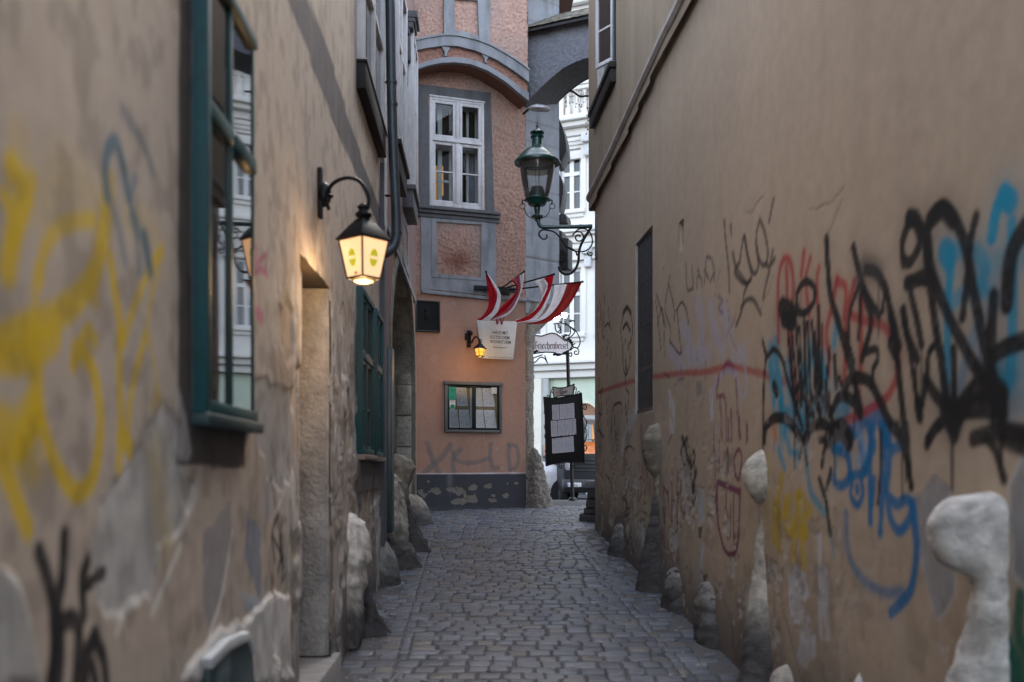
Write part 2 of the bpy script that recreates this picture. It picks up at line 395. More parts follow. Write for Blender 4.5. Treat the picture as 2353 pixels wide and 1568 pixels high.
def cobbles():
    V, F_, C = [], [], []
    rng = np.random.RandomState(3)
    def stone(cx, cy, hw, hd, skew, tone, dz, rot=0.):
        n0 = len(V); g = 5; jit = rng.uniform(-.10,.10,(4,2))*min(hw,hd)
        tx, ty = rng.uniform(-.018,.018,2); e = rng.uniform(-.003,.002)
        gp = (-1,-.8,0,.8,1)
        for j in range(g):
            for i in range(g):
                a = gp[i]; b = gp[j]
                wq = ((1-a)*(1-b)/4,(1+a)*(1-b)/4,(1+a)*(1+b)/4,(1-a)*(1+b)/4)
                ra = a*(1-.05*abs(b)**4); rb = b*(1-.05*abs(a)**4)
                x = cx+ra*hw+sum(wq[k]*jit[k,0] for k in range(4)); y = cy+rb*hd+sum(wq[k]*jit[k,1] for k in range(4))+skew*ra*hw
                edge = max(abs(a),abs(b))
                z = float(ground(y))+dz+a*hw*tx+b*hd*ty
                if edge > .99: z -= e+.003
                elif edge > .5: z += .0
                else: z += .0025
                V.append((x,y,z))
        for i in range(g):      # skirt handled by lowering a copied rim
            pass
        for j in range(g-1):
            for i in range(g-1):
                q = n0+j*g+i; F_.append((q,q+1,q+g+1,q+g))
        rim = [n0+i for i in range(g)]+[n0+(j+1)*g-1 for j in range(1,g)]+[n0+(g-1)*g+i for i in range(g-2,-1,-1)]+[n0+j*g for j in range(g-2,0,-1)]
        m0 = len(V)
        for k in rim: x,y,z = V[k]; V.append((x,y,z-.05))
        r = len(rim)
        for k in range(r): F_.append((rim[k], m0+k, m0+(k+1)%r, rim[(k+1)%r]))
        C.extend([tone]*(g*g+r))
    def tone(x, y):
        k = rng.uniform(.75,1.14)*(.85+.3*float(vnoise(x*.9+5, y*.7, 8)))
        c = np.array((.108,.117,.135))*k
        q = rng.rand()
        if q < .12: c = c*np.array((1.15,1.0,.82))
        elif q < .2: c = c*np.array((.6,.63,.72))
        elif q < .28: c = c*1.22
        return c
    y = -1.5; row = 0
    while y < 22.6:
        hd = rng.uniform(.066,.086); xl = -1.07-.034*y-.02; xr = 2.29-.07*y+.02
        if y > 15: xr = 1.3+(y-15)*1.1
        if y > 17.0: xl = -1.72+(y-17)*2.6
        xr = min(xr, 9)
        x = xl+rng.uniform(0,.15)
        gl, gr = xl+.44, xr-.5
        while x < xr:
            hw = rng.uniform(.072,.104)
            if rng.rand() < .12: hw *= 1.35
            for gq in (gl, gr):
                if y < 14.6 and x < gq < x+2*hw+.05: hw = max(.04,(gq-x)/2-.002)
            edge_ = min(x-xl, xr-x-2*hw)
            wv = .03*math.sin(x*1.7+y*.35)+.02*math.sin(x*4+row)
            stone(x+hw, y+hd+wv, hw-.0035, hd-.0035, .04*math.cos(x*1.7+y*.35), tone(x,y), rng.uniform(-.007,.006)-(.014*rng.rand() if edge_ < .2 else 0)); x += 2*hw+rng.uniform(.0,.007)
        y += 2*hd+rng.uniform(-.002,.006); row += 1
    me = bpy.data.meshes.new('cobbled_road'); me.from_pydata(V, [], F_)
    me.polygons.foreach_set('use_smooth', [True]*len(me.polygons))
    at = me.color_attributes.new('Col','FLOAT_COLOR','POINT')
    at.data.foreach_set('color', np.concatenate([np.array(C), np.ones((len(C),1))],1).astype(np.float32).ravel())
    bm = bmesh.new(); bm.from_mesh(me); bmesh.ops.recalc_face_normals(bm, faces=bm.faces); bm.to_mesh(me); bm.free()
    me.materials.append(M_cobble); o = bpy.data.objects.new('cobbled_road', me); COL.objects.link(o); o['kind'] = 'structure'
cobbles()
def litter():
    mb = MB(); rng = np.random.RandomState(11)
    for k in range(420):
        y = rng.uniform(6.5,16); xl = -1.07-.034*y; xr = 2.29-.07*y
        x = rng.uniform(xl+.05,xr-.05)
        if rng.rand() < .45: x = xl+.05+abs(rng.normal(0,.18)) if rng.rand() < .5 else xr-.03-abs(rng.normal(0,.2))
        z = float(ground(y))+.012; r = rng.uniform(.005,.019); a = rng.uniform(0,6.28)
        pts = [(x+r*math.cos(a+q)*rng.uniform(.7,1.3), y+r*math.sin(a+q)*rng.uniform(.7,1.3), z+rng.uniform(0,.006)) for q in (0,1.3,2.7,4.2,5.3)]
        mb.add(pts, [(0,1,2,3,4)])
    o = mb.build('leaf_litter', mat('pale_litter', (.42,.39,.35), .9, var=.6, vs=3)); o['kind'] = 'stuff'
litter()

# ------------------------------------------------------------------ common materials
M_teal = mat('teal_paint', (.003,.050,.056), .5, spec=.25, var=.25, vs=14, bump=.1, bs=40, dirt=((.02,.035,.04),5,.5))
M_teal2 = mat('faded_teal_paint', (.018,.04,.043), .5, spec=.3, var=.3, vs=14, dirt=((.04,.045,.045),5,.6))
M_white = mat('white_window_paint', (.52,.51,.52), .5, var=.12, vs=18, bump=.12, bs=70, dirt=((.28,.28,.28),9,.6))
M_grey = mat('grey_render', (.215,.225,.245), .85, var=.16, vs=7, bump=.22, bs=130, bd=.004, dirt=((.08,.085,.09),5,.75))
M_greyd = mat('dark_grey_render', (.098,.10,.107), .85, var=.2, vs=7, bump=.25, bs=120, bd=.004, dirt=((.05,.05,.052),5,.75))
M_stone = mat('old_sandstone', (.25,.225,.18), .9, var=.4, vs=10, bump=.9, bs=45, bd=.02, dirt=((.085,.075,.062),4,.85))
M_iron = mat('black_iron', (.004,.0045,.0055), .5, 0, spec=.25, var=.3, vs=20, bump=.15, bs=90)
M_green = mat('green_lamp_enamel', (.001,.040,.031), .3, 0, var=.3, vs=16, coat=.15, bump=.05, bs=40)
M_brown = mat('dark_brown_wood', (.012,.009,.008), .65, spec=.3, var=.35, vs=14, bump=.2, bs=50)
M_dark = mat('dark_interior', (.012,.011,.011), .9)
M_zinc = mat('painted_zinc_pipe', (.045,.055,.066), .42, .35, var=.25, vs=9, dirt=((.04,.05,.06),4,.6))
M_glassd = dark_glass('old_window_glass')
M_glass = glass_thin('clear_window_glass')
M_shell = mat('house_body', (.33,.29,.24), .9)
# stained plaster of other house backs
def frame_set(mb, F, u0, u1, z0, z1, w, o0, o1):
    mb.box(F,u0,u0+w,o0,o1,z0,z1); mb.box(F,u1-w,u1,o0,o1,z0,z1); mb.box(F,u0+w,u1-w,o0+.0015,o1-.0015,z0,z0+w); mb.box(F,u0+w,u1-w,o0+.0015,o1-.0015,z1-w,z1)
    return mb

# ------------------------------------------------------------------ LEFT HOUSE (beige, near)
lh = empty('plaster_house', (-1.07,0,0), 'shabby beige plaster house along the left side, with a teal window and a bare doorway', 'house')
us = [-6.]
while us[-1] < 10.85:
    d = us[-1]; us.append(d+(.22 if d < 1.4 else max(.0065,.0042*d)))
us[-1] = 10.85
W0 = dict(u0=LW.u_at(441,.0), u1=LW.u_at(571), z0=E+.20, z1=E+1.97)
DO = dict(u0=LW.u_at(690), u1=LW.u_at(757), z1=E+1.28)
T1 = dict(u0=LW.u_at(819), u1=LW.u_at(849), z0=E+.10, z1=E+1.58)
T2 = dict(u0=LW.u_at(853), u1=LW.u_at(871), z0=E+.09, z1=E+1.58)
us = snap(us, [W0['u0'],W0['u1'],DO['u0'],DO['u1'],T1['u0'],T1['u1'],T2['u0'],T2['u1']])
zs = snap(lines((-.5,4.75,.0145),(4.75,7.2,.05),(7.2,7.8,.1)), [W0['z0'],W0['z1'],DO['z1'],T1['z0'],T1['z1'],T2['z0']])
p = Paint(LW, us, zs, (.42,.35,.29))
U, Z = p.U, p.Z; G = ground(U); H = Z-G
p.mul(.9+.22*fbm(U*1.1, Z*.55, 1))
p.mix((.36,.325,.29), .3*sstep(.42,.7,fbm(U*.8+3, Z*.35, 12)))              # broad pale greyish washes
st = fbm(U*5, Z*.5, 31)
p.mix((.24,.195,.15), .22*sstep(.52,.75,st)*sstep(3,7,Z))                       # rain streaks up high
p.mix((.42,.38,.34), .35*sstep(.5,.7,fbm(U*2.2,Z*.5,88))*sstep(5,9,U))
# heavy patchwork beyond the doorway and low down
big = fbm(U*1.5, Z*1.3, 60); fine = fbm(U*6, Z*4, 61)
wn = sstep(4.6,6.2,U)*sstep(3.9,3.0,Z); 
p.mix((.31,.295,.285), wn*.8*sstep(.46,.54,big*.65+fine*.35))
p.mix((.50,.485,.47), wn*.8*sstep(.52,.60,fbm(U*2.6+9,Z*1.6,63)*.6+fine*.4))
p.mix((.17,.145,.125), wn*.6*sstep(.53,.60,fbm(U*2.1,Z*2.4+4,65)*.55+fbm(U*9,Z*6,66)*.45))
p.mix((.33,.25,.17), wn*.5*sstep(.6,.68,fbm(U*1.7+20,Z*1.1,68)))
p.o += wn*.02*(sstep(.47,.53,big*.65+fine*.35)-.5)+wn*.012*(fbm(U*8,Z*5,69)-.5)
p.o += .010*(fbm(U*1.2,Z*1.2,70)-.5)+.004*(fbm(U*7,Z*7,71)-.5)
k = lambda f,pts,F=LW,o=0: [F.hit(*f(*q),o) for q in pts]
grey=(.42,.412,.40)
p.patch(k(v2,[(560,580),(640,470),(700,380),(760,300),(830,420),(820,560),(900,620),(880,760),(800,900),(720,960),(700,1200),(650,1180),(560,1200),(500,1300),(450,1200),(430,1000),(450,800)]), grey, .85, .05, 7, relief=-.006, edge=((.5,.47,.43),.5))
p.patch(k(v2,[(640,420),(720,400),(780,900),(700,1000),(660,800)]), (.21,.20,.185), .6, .05, 6, soft=.04)
p.patch(k(v2,[(850,900),(930,880),(960,1100),(900,1400),(560,1420),(560,1330),(620,1190),(720,1260),(780,1120)]), (.41,.34,.28), .95, .02, 8)
p.patch(k(v2,[(930,900),(1060,720),(1060,900),(1010,1200),(960,1330),(930,1250)]), (.235,.225,.23), .8, .03, 8)
p.patch(k(v2,[(1130,800),(1200,860),(1195,1180),(1150,1060),(1125,1000)]), (.17,.2,.26), .75, .03, 10)
p.patch(k(v2,[(1220,660),(1245,650),(1235,830),(1215,860)]), (.2,.23,.30), .7, .02, 10)
p.patch(k(v2,[(1090,1160),(1180,1150),(1230,1280),(1180,1330)]), (.30,.38,.47), .6, .03, 10)
p.patch(k(v2,[(1150,180),(1345,200),(1340,620),(1290,680),(1225,600),(1180,420)]), (.33,.32,.31), .8, .05, 8, relief=-.008, edge=((.45,.42,.40),.4))
p.patch(k(v2,[(1240,60),(1340,60),(1335,200),(1270,170)]), (.38,.31,.26), .8, .03, 9)
p.patch(k(v2,[(830,1560),(900,1440),(1000,1330),(1120,1280),(1240,1160),(1330,1180),(1340,1568)]), (.5,.49,.48), .9, .03, 8, relief=.015, edge=((.55,.53,.5),.6))
p.patch(k(v2,[(0,1040),(70,1110),(120,1280),(160,1568),(0,1568)]), (.30,.295,.285), .9, .015, 6, relief=.02)
p.patch(k(v2,[(820,600),(900,590),(890,680),(840,720)]), (.23,.2,.17), .6, .03, 9)
for a_ in ([(885,680),(850,840),(800,900)],[(700,1250),(760,1110),(830,940)],[(540,1340),(575,1230),(640,1190)],[(965,1340),(1020,1160),(1065,880)],[(1300,690),(1262,790)],[(1120,1290),(1200,1210),(1290,1160)],[(1340,230),(1345,600)],[(1335,640),(1345,900)]):
    p.stroke(k(v2,a_), .03, (.62,.6,.56), .8, .6)
# dark painted surround beside and under the window
p.patch(k(v2,[(825,-1580),(880,-1580),(880,320),(1125,375),(1125,585),(815,565)]), (.062,.056,.058), .95, .008, 6)
p.patch(k(v2,[(815,200),(850,330),(880,520),(830,560),(800,420)]), (.5,.48,.48), .5, .02, 9)
# grey band running along the facade
b_up = [LW.hit(709,0),LW.hit(760,135),LW.hit(800,268),LW.hit(835,372)]; b_lo = [LW.hit(662,0),LW.hit(716,150),LW.hit(765,285),LW.hit(825,420)]
zb0 = np.mean([q[1] for q in b_lo]); zb1 = np.mean([q[1] for q in b_up])
zb0 = np.interp(U,[q[0] for q in b_lo],[q[1] for q in b_lo]); zb1 = np.interp(U,[q[0] for q in b_up],[q[1] for q in b_up])
band = sstep(0,.012,Z-zb0)*sstep(0,.012,zb1-Z)*(U > 3.0)
p.mix((.082,.075,.082), band*.95)
for u_ in (5.6,6.4,7.5,8.3): p.mix((.2,.185,.18), band*.5*np.exp(-((U-u_)/.02)**2))
# yellow, blue, pink and black spray paint
Y = (.55,.37,.006)
def yl(pts, w=.07, a=.9, soft=.45, c=Y, f=v1): p.stroke(k(f,pts), w, c, a, soft)
yl([(60,780),(110,880),(70,1050),(38,1240)], .085); yl([(150,830),(110,980),(60,1120)], .06,.7); yl([(20,900),(70,1000),(60,1080)],.05,.8); yl([(90,640),(110,760),(80,860)], .10,.28,.9)
yl([(180,1290),(200,1160),(260,1060),(340,1020),(430,1010)], .05,.75); yl([(200,980),(280,820),(400,900),(470,1020)], .16,.22,.9); yl([(170,1240),(160,1400),(175,1568)], .045,.6)
yl([(500,830),(490,960),(470,1100),(440,1240),(400,1320),(290,1430),(160,1500),(0,1568)], .085); yl([(420,1250),(440,1380)], .06,.6)
yl([(505,1180),(530,1350),(565,1568)], .05); yl([(565,1568),(620,1400),(700,1220),(745,1150)], .045,.75); yl([(730,1180),(690,1400),(672,1568)], .04,.55); yl([(590,1000),(700,1050),(740,1200)], .12,.2,.9); yl([(380,1568),(410,1520),(440,1568)],.05,.8)
q2 = lambda pts,w=.06,a=.9,soft=.4,c=Y: yl(pts,w,a,soft,c,v2)
q2([(0,70),(90,80),(180,30),(250,-20)],.09); q2([(150,-30),(165,150),(160,330),(90,480)],.075); q2([(0,400),(80,440),(150,340)],.13,.75); q2([(0,540),(60,680),(130,860)],.065); q2([(40,420),(120,560),(160,580)],.1,.5,.8)
q2([(170,300),(215,450),(260,570),(320,670),(370,695),(430,620),(462,400),(445,200),(405,80),(355,40),(340,100)],.06)
q2([(550,-30),(550,200),(556,400),(545,580)],.05); q2([(665,-30),(600,260),(585,480)],.045,.8); q2([(690,0),(715,200),(700,310)],.04,.4); q2([(560,440),(600,500)],.07,.8); q2([(720,240),(740,280)],.06,.4,.7)
q2([(720,520),(740,700),(770,900)],.16,.22,.9)
B1=(.028,.11,.17)
yl([(563,505),(620,590),(670,680),(705,790)],.05,.6,.6,(.09,.13,.17)); yl([(492,900),(485,760),(500,680),(535,660),(565,760),(590,900)],.055,.8,.5,B1); yl([(490,740),(505,900),(540,1020),(555,1100),(575,1210)],.045,.6,.6,(.12,.17,.22))
yl([(625,820),(600,920),(625,1040),(640,1250)],.045,.55,.6,B1); yl([(665,1090),(680,1180),(690,1240)],.06,.8,.5,B1); yl([(610,1000),(640,1060)],.07,.5,.6,B1)
PK=(.42,.09,.2)
yl([(1150,1105),(1180,1150),(1172,1210),(1222,1170),(1212,1250)],.03,.75,.5,PK); yl([(1148,1290),(1165,1250),(1200,1240),(1225,1270)],.04,.75,.5,PK); yl([(1185,1310),(1190,1400)],.02,.5,.5,PK); yl([(1180,1440),(1200,1460)],.07,.8,.5,PK)
BK=(.012,.011,.012)
for a_,w_ in (([(185,970),(215,1060),(245,1200),(255,1400),(230,1568)],.05),([(300,900),(290,1080),(262,1260),(245,1568)],.05),([(255,1300),(330,1275),(365,1340),(352,1568)],.055),([(270,1320),(275,1450),(268,1568)],.06),([(405,1010),(380,1100),(388,1260)],.045),([(385,1130),(430,1100),(485,1060)],.035),([(440,1360),(395,1440),(390,1568)],.055),([(430,1360),(475,1450),(490,1568)],.05),([(420,1480),(440,1568)],.04)):
    yl(a_,w_*1.12,.97,.35,BK,v2)
for a_ in ([(1275,800),(1255,890),(1295,980),(1280,1060)],[(1250,900),(1265,1010)],[(1290,900),(1300,1040)],[(1250,1085),(1255,1110)],[(1250,1150),(1252,1165)]): yl(a_,.035,.8,.5,(.03,.028,.035),v2)
# scribbled dark tags on the patchwork by the tall windows
K2 = lambda x,y:(660.7+x*.2382, 489+y*.2382+170.3)
for a_ in ([(510,260),(540,150),(560,260)],[(590,220),(600,330)],[(550,400),(560,440)],[(330,340),(310,420),(350,480),(360,380)]): p.stroke([LW.hit(660.7+x*.2382, 659.2+y*.2382) for x,y in a_], .03, (.06,.05,.06), .7, .5)
# orange brown streak under the lantern bracket, darkened foot of the wall
p.stroke([LW.hit(733,470),LW.hit(735,540),LW.hit(742,600)], .07, (.36,.2,.08), .5, .9)
low = sstep(.75,.05,H+.35*(fbm(U*3,Z*1.5,90)-.5)); p.mix((.11,.105,.103), low*.82)  # dirt and contact shade painted along the wall foot
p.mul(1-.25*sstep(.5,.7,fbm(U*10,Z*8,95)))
ck=sstep(.60,.62,fbm(U*3.8,Z*2.9,141)*.6+fbm(U*15,Z*12,142)*.4)*sstep(4.5,6.5,U)*sstep(4.2,2.6,Z); p.mix((.47,.455,.44),ck*.8); p.o-=.009*ck
def keepL(u,z):
    h = lambda D,zb=None: (u > D['u0'])&(u < D['u1'])&(z > (D.get('z0',-9) if zb is None else zb))&(z < D['z1'])
    return ~(h(W0)|h(DO)|h(T1)|h(T2))
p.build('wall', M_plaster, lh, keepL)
# body of the house behind its front
mb = MB(); mb.box(LW,-6,10.84,-5,-.62,-.6,7.75); mb.build('house_body', M_shell, lh)
mb = MB(); mb.box(LW,-6.02,10.86,-5.05,-.02,7.76,7.9); mb.build('roof', mat('old_tile',(.16,.08,.06),.85,bump=.4,bs=20), lh)
mb = MB(); mb.box(LW,-6.0,-5.98,-.62,-.001,-.6,7.76); mb.build('end_wall', M_shell, lh)
# window
wf = MB(); F=LW; a,b,z0,z1 = W0['u0'],W0['u1'],W0['z0'],W0['z1']
wf.box(F,a,a+.05,-.10,.06,z0,z1); wf.box(F,b-.03,b,-.10,.028,z0,z1); wf.box(F,a+.05,b-.03,-.10,.05,z0,z0+.05); wf.box(F,a+.05,b-.03,-.10,.05,z1-.05,z1)
um = F.u_at(526,.02); wf.box(F,um-.025,um+.02,-.03,.034,z0+.05,z1-.05)
zt = F.hit(520,315,.02)[1]; wf.box(F,a+.05,um-.025,-.03,.05,zt-.03,zt+.035); wf.box(F,um+.025,b-.05,-.03,.05,zt-.03,zt+.035)
win = wf.build('window', M_teal, lh, bevel=.004)
zq = F.hit(500,600,.02)[1]
m2 = MB(); m2.box(F,a+.05,um-.025,-.015,.02,zq-.014,zq+.014); m2.box(F,a+.05,um-.025,-.015,.02,zt+.5,zt+.525)
m2.box(F,a+.05,a+.09,-.02,.03,z0+.05,zt-.03); m2.box(F,um-.05,um-.0255,-.02,.030,z0+.05,zt-.03); 
m2.build('sash', M_teal2, win, bevel=.003)
for (x0,x1,s0,s1) in ((a+.05,um-.025,z0+.05,zt-.03),(um+.02,b-.03,z0+.05,zt-.03),(a+.05,um-.025,zt+.035,z1-.05),(um+.02,b-.03,zt+.035,z1-.05)):
    g=MB(); g.quad(F.p(x0,.022,s0),F.p(x1,.022,s0),F.p(x1,.022,s1),F.p(x0,.022,s1)); g.build('pane', M_glassd, win)
sl_=MB(); sl_.box(F,a-.02,b+.01,-.05,.07,z0-.05,z0-.002); sl_.build('sill', M_teal2, win, bevel=.008)
rv=MB(); rv.box(F,a-.003,b+.003,-.6,-.1,z0-.003,z1+.003); rv.build('dark_room', M_dark, win)
# doorway: stone jamb, soffit and step
M_jamb = mat('stained_door_stone', (.31,.295,.28), .9, var=.6, vs=4, bump=.9, bs=30, bd=.02, dirt=((.12,.095,.075),2.6,.95))
a,b,z1 = DO['u0'],DO['u1'],DO['z1']; g0=float(ground(6.5))
dj=MB(); dj.box(F,b+.001,b+.22,-.55,-.004,g0+.30,z1-.003); 
dw=dj.build('doorway', M_jamb, lh, bevel=.012)
d2=MB(); d2.box(F,a-.10,a-.001,-.55,-.004,g0-.1,z1); d2.box(F,b-.03,b,-.30,-.02,g0+.3,z1-.3); d2.build('door_jamb', M_jamb, dw, bevel=.01)
d3=MB(); d3.box(F,a-.1,b+.22,-.55,-.006,z1+.001,z1+.16); d3.build('lintel', mat('lintel_plaster',(.10,.075,.055),.9,bump=.3,bs=60), dw)
d4=MB(); d4.box(F,a-.05,b+.2,-.55,.06,g0-.3,g0+.29); d4.build('door_step', mat('pale_step_stone',(.24,.235,.23),.9,var=.35,bump=.5,bs=40,bd=.01,dirt=((.2,.19,.18),5,.7)), dw, bevel=.02)
d5=MB(); d5.box(F,a,b,-.53,-.49,g0+.29,z1); d5.build('door', mat('dark_old_door',(.05,.04,.035),.6,bump=.3,bs=30), dw)
d6=MB()
for hz in (.62,): 
    c_=F.p(b-.002,-.12,E-.12); d6.tube([np.array(c_)+(0,-.012,0),np.array(c_)+(0,.012,0)],.025,12)
d6.build('iron_ring', M_iron, dw)
# the two teal framed windows farther along
for T in (T1,T2):
    a,b,z0,z1=T['u0'],T['u1'],T['z0'],T['z1']; wf=MB(); frame_set(wf,F,a,b,z0,z1,.05,-.09,.055)
    um=(a+b)/2; zt=E+1.0; wf.box(F,a+.05,b-.05,-.03,.045,zt-.04,zt+.03); wf.box(F,um-.025,um+.025,-.025,.04,z0+.05,zt-.04); wf.box(F,um-.02,um+.02,-.025,.04,zt+.03,z1-.05)
    win=wf.build('window', M_teal, lh, bevel=.004)
    fr=MB()
    for (x0,x1) in ((a+.05,um-.025),(um+.025,b-.05)):
        frame_set(fr,F,x0,x1,z0+.05,zt-.04,.035,-.02,.03); fr.box(F,x0+.035,x1-.035,-.01,.02,E+.52,E+.545)
        frame_set(fr,F,x0,x1,zt+.03,z1-.05,.03,-.02,.03)
    fr.build('sash', M_teal2, win)
    for (x0,x1) in ((a+.05,um-.025),(um+.025,b-.05)):
        for s0,s1 in ((z0+.05,zt-.04),(zt+.03,z1-.05)):
            g=MB(); g.quad(F.p(x0,0,s0),F.p(x1,0,s0),F.p(x1,0,s1),F.p(x0,0,s1)); g.build('pane', M_glassd, win)
    s_=MB(); s_.box(F,a-.02,b+.02,-.03,.08,z0-.05,z0-.002); s_.build('sill', mat('worn_sill',(.2,.15,.13),.8,bump=.3,bs=40), win, bevel=.006)
    rv=MB(); rv.box(F,a-.002,b+.002,-.6,-.09,z0-.002,z1+.002); rv.build('dark_room', M_dark, win)
    s2=MB(); s2.box(F,a+.02,b-.02,-.02,.03,z0-.33,z0-.052); s2.build('apron', mat('sooty_apron',(.07,.062,.055),.9,bump=.4,bs=50), win)
# white window high up with its deep sill box
a,b=LW.u_at(842,.09),LW.u_at(880,.05); zs0=E+3.57
wf=MB(); frame_set(wf,F,a+.03,b,zs0,zs0+1.9,.07,-.02,.075); um=(a+b)/2
wf.box(F,um-.035,um+.035,-.02,.07,zs0+.07,zs0+1.83); wf.box(F,a+.1,um-.035,-.02,.06,zs0+.85,zs0+.91); wf.box(F,um+.035,b-.07,-.02,.06,zs0+.85,zs0+.91)
win=wf.build('window', M_white, lh, bevel=.004)
for (x0,x1) in ((a+.1,um-.035),(um+.035,b-.07)):
    g=MB(); g.quad(F.p(x0,.03,zs0+.07),F.p(x1,.03,zs0+.07),F.p(x1,.03,zs0+1.83),F.p(x0,.03,zs0+1.83)); g.build('pane', M_glassd, win)
s_=MB(); s_.box(F,a,b+.05,-.02,.085,zs0-.26,zs0-.004); s_.box(F,a-.012,b+.06,-.02,.097,zs0-.03,zs0-.0045); s_.build('sill', M_brown, win, bevel=.006)
# grey corner strip at the end of the facade
c_=MB(); c_.box(LW,10.851,11.15,-.5,.05,-.2,E+3.3); c_.build('corner_strip', mat('slate_grey_strip',(.075,.075,.09),.75,var=.2,bump=.2,bs=60), lh, bevel=.006)
c_=MB(); c_.box(LW,10.852,11.15,-.5,.052,E+2.62,E+3.3); c_.box(LW,10.852,11.15,-.5,.05,E+3.302,7.8); c_.build('corner_render', mat('weathered_white',(.36,.36,.37),.9,var=.35,bump=.4,bs=50,dirt=((.2,.2,.19),8,.8)), lh)

# ------------------------------------------------------------------ RIGHT HOUSE
rh = empty('tan_plaster_house', (2.29,0,0), 'tan plaster house along the right side, its wall covered with spray paint tags', 'house')
BW = dict(u0=RW.u_at(1500), u1=RW.u_at(1460), z0=E+.605, z1=E+2.62)
SL = dict(u0=RW.u_at(1572), u1=RW.u_at(1561), z0=E+RW.hit(1566,578)[1]-E, z1=RW.hit(1566,507)[1])
us=[-6.]
while us[-1] < 14.95:
    d=us[-1]; us.append(d+(.22 if d < 1.6 else max(.0065,.0038*d)))
us[-1]=14.95
us=snap(us,[BW['u0'],BW['u1'],SL['u0'],SL['u1']])
cl=[RW.hit(1586,0,.02),RW.hit(1521,130,.02),RW.hit(1421,345,.02),RW.hit(1359,470,.02)]
cu_=[RW.hit(1544,0,.12),RW.hit(1506,75,.12),RW.hit(1429,265,.12),RW.hit(1356,428,.12)]
cz0=lambda u: np.interp(u,[3.5]+[q[0] for q in cl],[cl[0][1]+.05]+[q[1] for q in cl])
cz1=lambda u: np.interp(u,[3.5]+[q[0] for q in cu_],[cu_[0][1]+.05]+[q[1] for q in cu_])
zs=snap(lines((-.5,4.5,.0135),(4.5,6.75,.05)),[BW['z0'],BW['z1'],SL['z0'],SL['z1']])
p=Paint(RW,us,zs,(.40,.318,.236)); U,Z=p.U,p.Z; G=ground(U); H=Z-G
p.mul(.93+.14*fbm(U*.8,Z*.5,101)); p.mix((.36,.289,.22),.5*sstep(.45,.7,fbm(U*.6,Z*.35,103)))
p.mul(1-.07*sstep(.5,.75,fbm(U*4,Z*.35,105))*sstep(2.5,5,Z))
p.mix((.2,.175,.155), .45*sstep(8.5,12,U)*sstep(.42,.62,fbm(U*1.5,Z*1.1,107))*sstep(3.9,2.6,Z))
p.o += .014*(fbm(U*1.1,Z*1.1,110)-.5)+.004*(fbm(U*7,Z*7,111)-.5)
k=lambda f,pts,F=RW,o=0:[F.hit(*f(*q),o) for q in pts]
# repaired and broken plaster
gp=(.27,.265,.27)
p.patch(k(vD,[(835,430),(900,400),(960,310),(1010,350),(1085,395),(1010,480),(970,620),(990,800),(1090,900),(1090,1010),(1040,1120),(990,1185),(930,1010),(885,780),(850,600)]),gp,.85,.02,8,relief=-.004,edge=((.42,.42,.43),.5))
WH=(.47,.475,.5)
for a_ in ([(85,900),(130,840),(180,890),(200,1000),(215,1060),(180,1090),(150,1220),(90,1215)],[(255,640),(280,640),(285,860),(325,900),(330,1280),(265,1295),(262,1000)],[(150,1260),(205,1140),(262,1290),(245,1400),(190,1490),(130,1450)],[(370,560),(395,640),(385,700)],[(990,1310),(1065,1370),(1040,1460)],[(375,930),(385,900),(385,970)]):
    p.patch(k(vD,a_),WH,.8,.03,10,soft=.012,speck=.36,relief=-.003)
p.patch(k(vD,[(1420,380),(1530,180),(1540,1010),(1450,900),(1430,600)]),(.23,.235,.24),.85,.02,8,edge=((.45,.45,.45),.6))
p.patch(k(vC,[(205,90),(235,60),(222,180),(205,200)]),WH,.8,.02,9); p.patch(k(vC,[(285,560),(330,520),(365,560),(360,650),(330,700),(312,825),(282,720)]),(.42,.38,.31),.85,.03,9,relief=-.006)
p.patch(k(vC,[(280,690),(350,690),(312,830),(285,760)]),(.33,.335,.34),.8,.03,9); p.patch(k(vC,[(352,400),(378,430),(378,660),(352,680)]),(.42,.37,.22),.7,.02,9)
p.patch(k(vC,[(670,370),(708,380),(712,560),(680,620),(665,560)]),(.36,.365,.37),.8,.02,9,relief=-.006); p.patch(k(vC,[(672,620),(700,630),(690,690),(676,690)]),(.06,.055,.05),.8,.02,9)
p.patch(k(vC,[(695,700),(712,720),(690,1020),(665,1030),(675,850)]),(.40,.40,.41),.7,.02,9); p.patch(k(vC,[(470,860),(515,850),(520,1000),(430,1060),(440,930)]),(.3,.26,.25),.7,.03,9)
p.patch(k(vC,[(690,920),(735,920),(715,980),(700,975)]),(.03,.028,.03),.8,.02,9)
p.patch(k(vA,[(505,1240),(545,1310),(550,1530),(520,1540)]),(.5,.5,.51),.7,.02,9,speck=.35); p.patch(k(vA,[(765,1250),(790,1260),(785,1440),(768,1440)]),(.5,.5,.55),.7,.012,9)
p.patch(k(vA,[(240,1420),(285,1380),(300,1310),(312,1420),(270,1520),(235,1540)]),(.42,.43,.45),.7,.03,9,speck=.4); p.patch(k(vA,[(680,1190),(720,1220),(715,1300),(680,1290)]),(.1,.1,.12),.6,.02,9,soft=.03)
p.patch(k(vA,[(300,1160),(318,1140),(322,1350),(308,1400)]),(.38,.34,.27),.7,.02,9)
LV=(.36,.36,.46)
for a_ in ([(590,850),(640,950),(620,1010)],[(690,720),(720,850),(700,1010)],[(775,740),(800,880),(850,1010)],[(920,1050),(985,1030)],[(860,770),(900,900)],[(640,1060),(760,1030)],[(520,1000),(600,1120)]): p.stroke(k(vA,a_),.17,LV,.55,.7)
def sA(pts,w=.03,c=BK,a=.9,soft=.4,tap=0): p.stroke(k(vA,pts),w*1.15,c,a,soft,tap)
RG=random.Random(17)
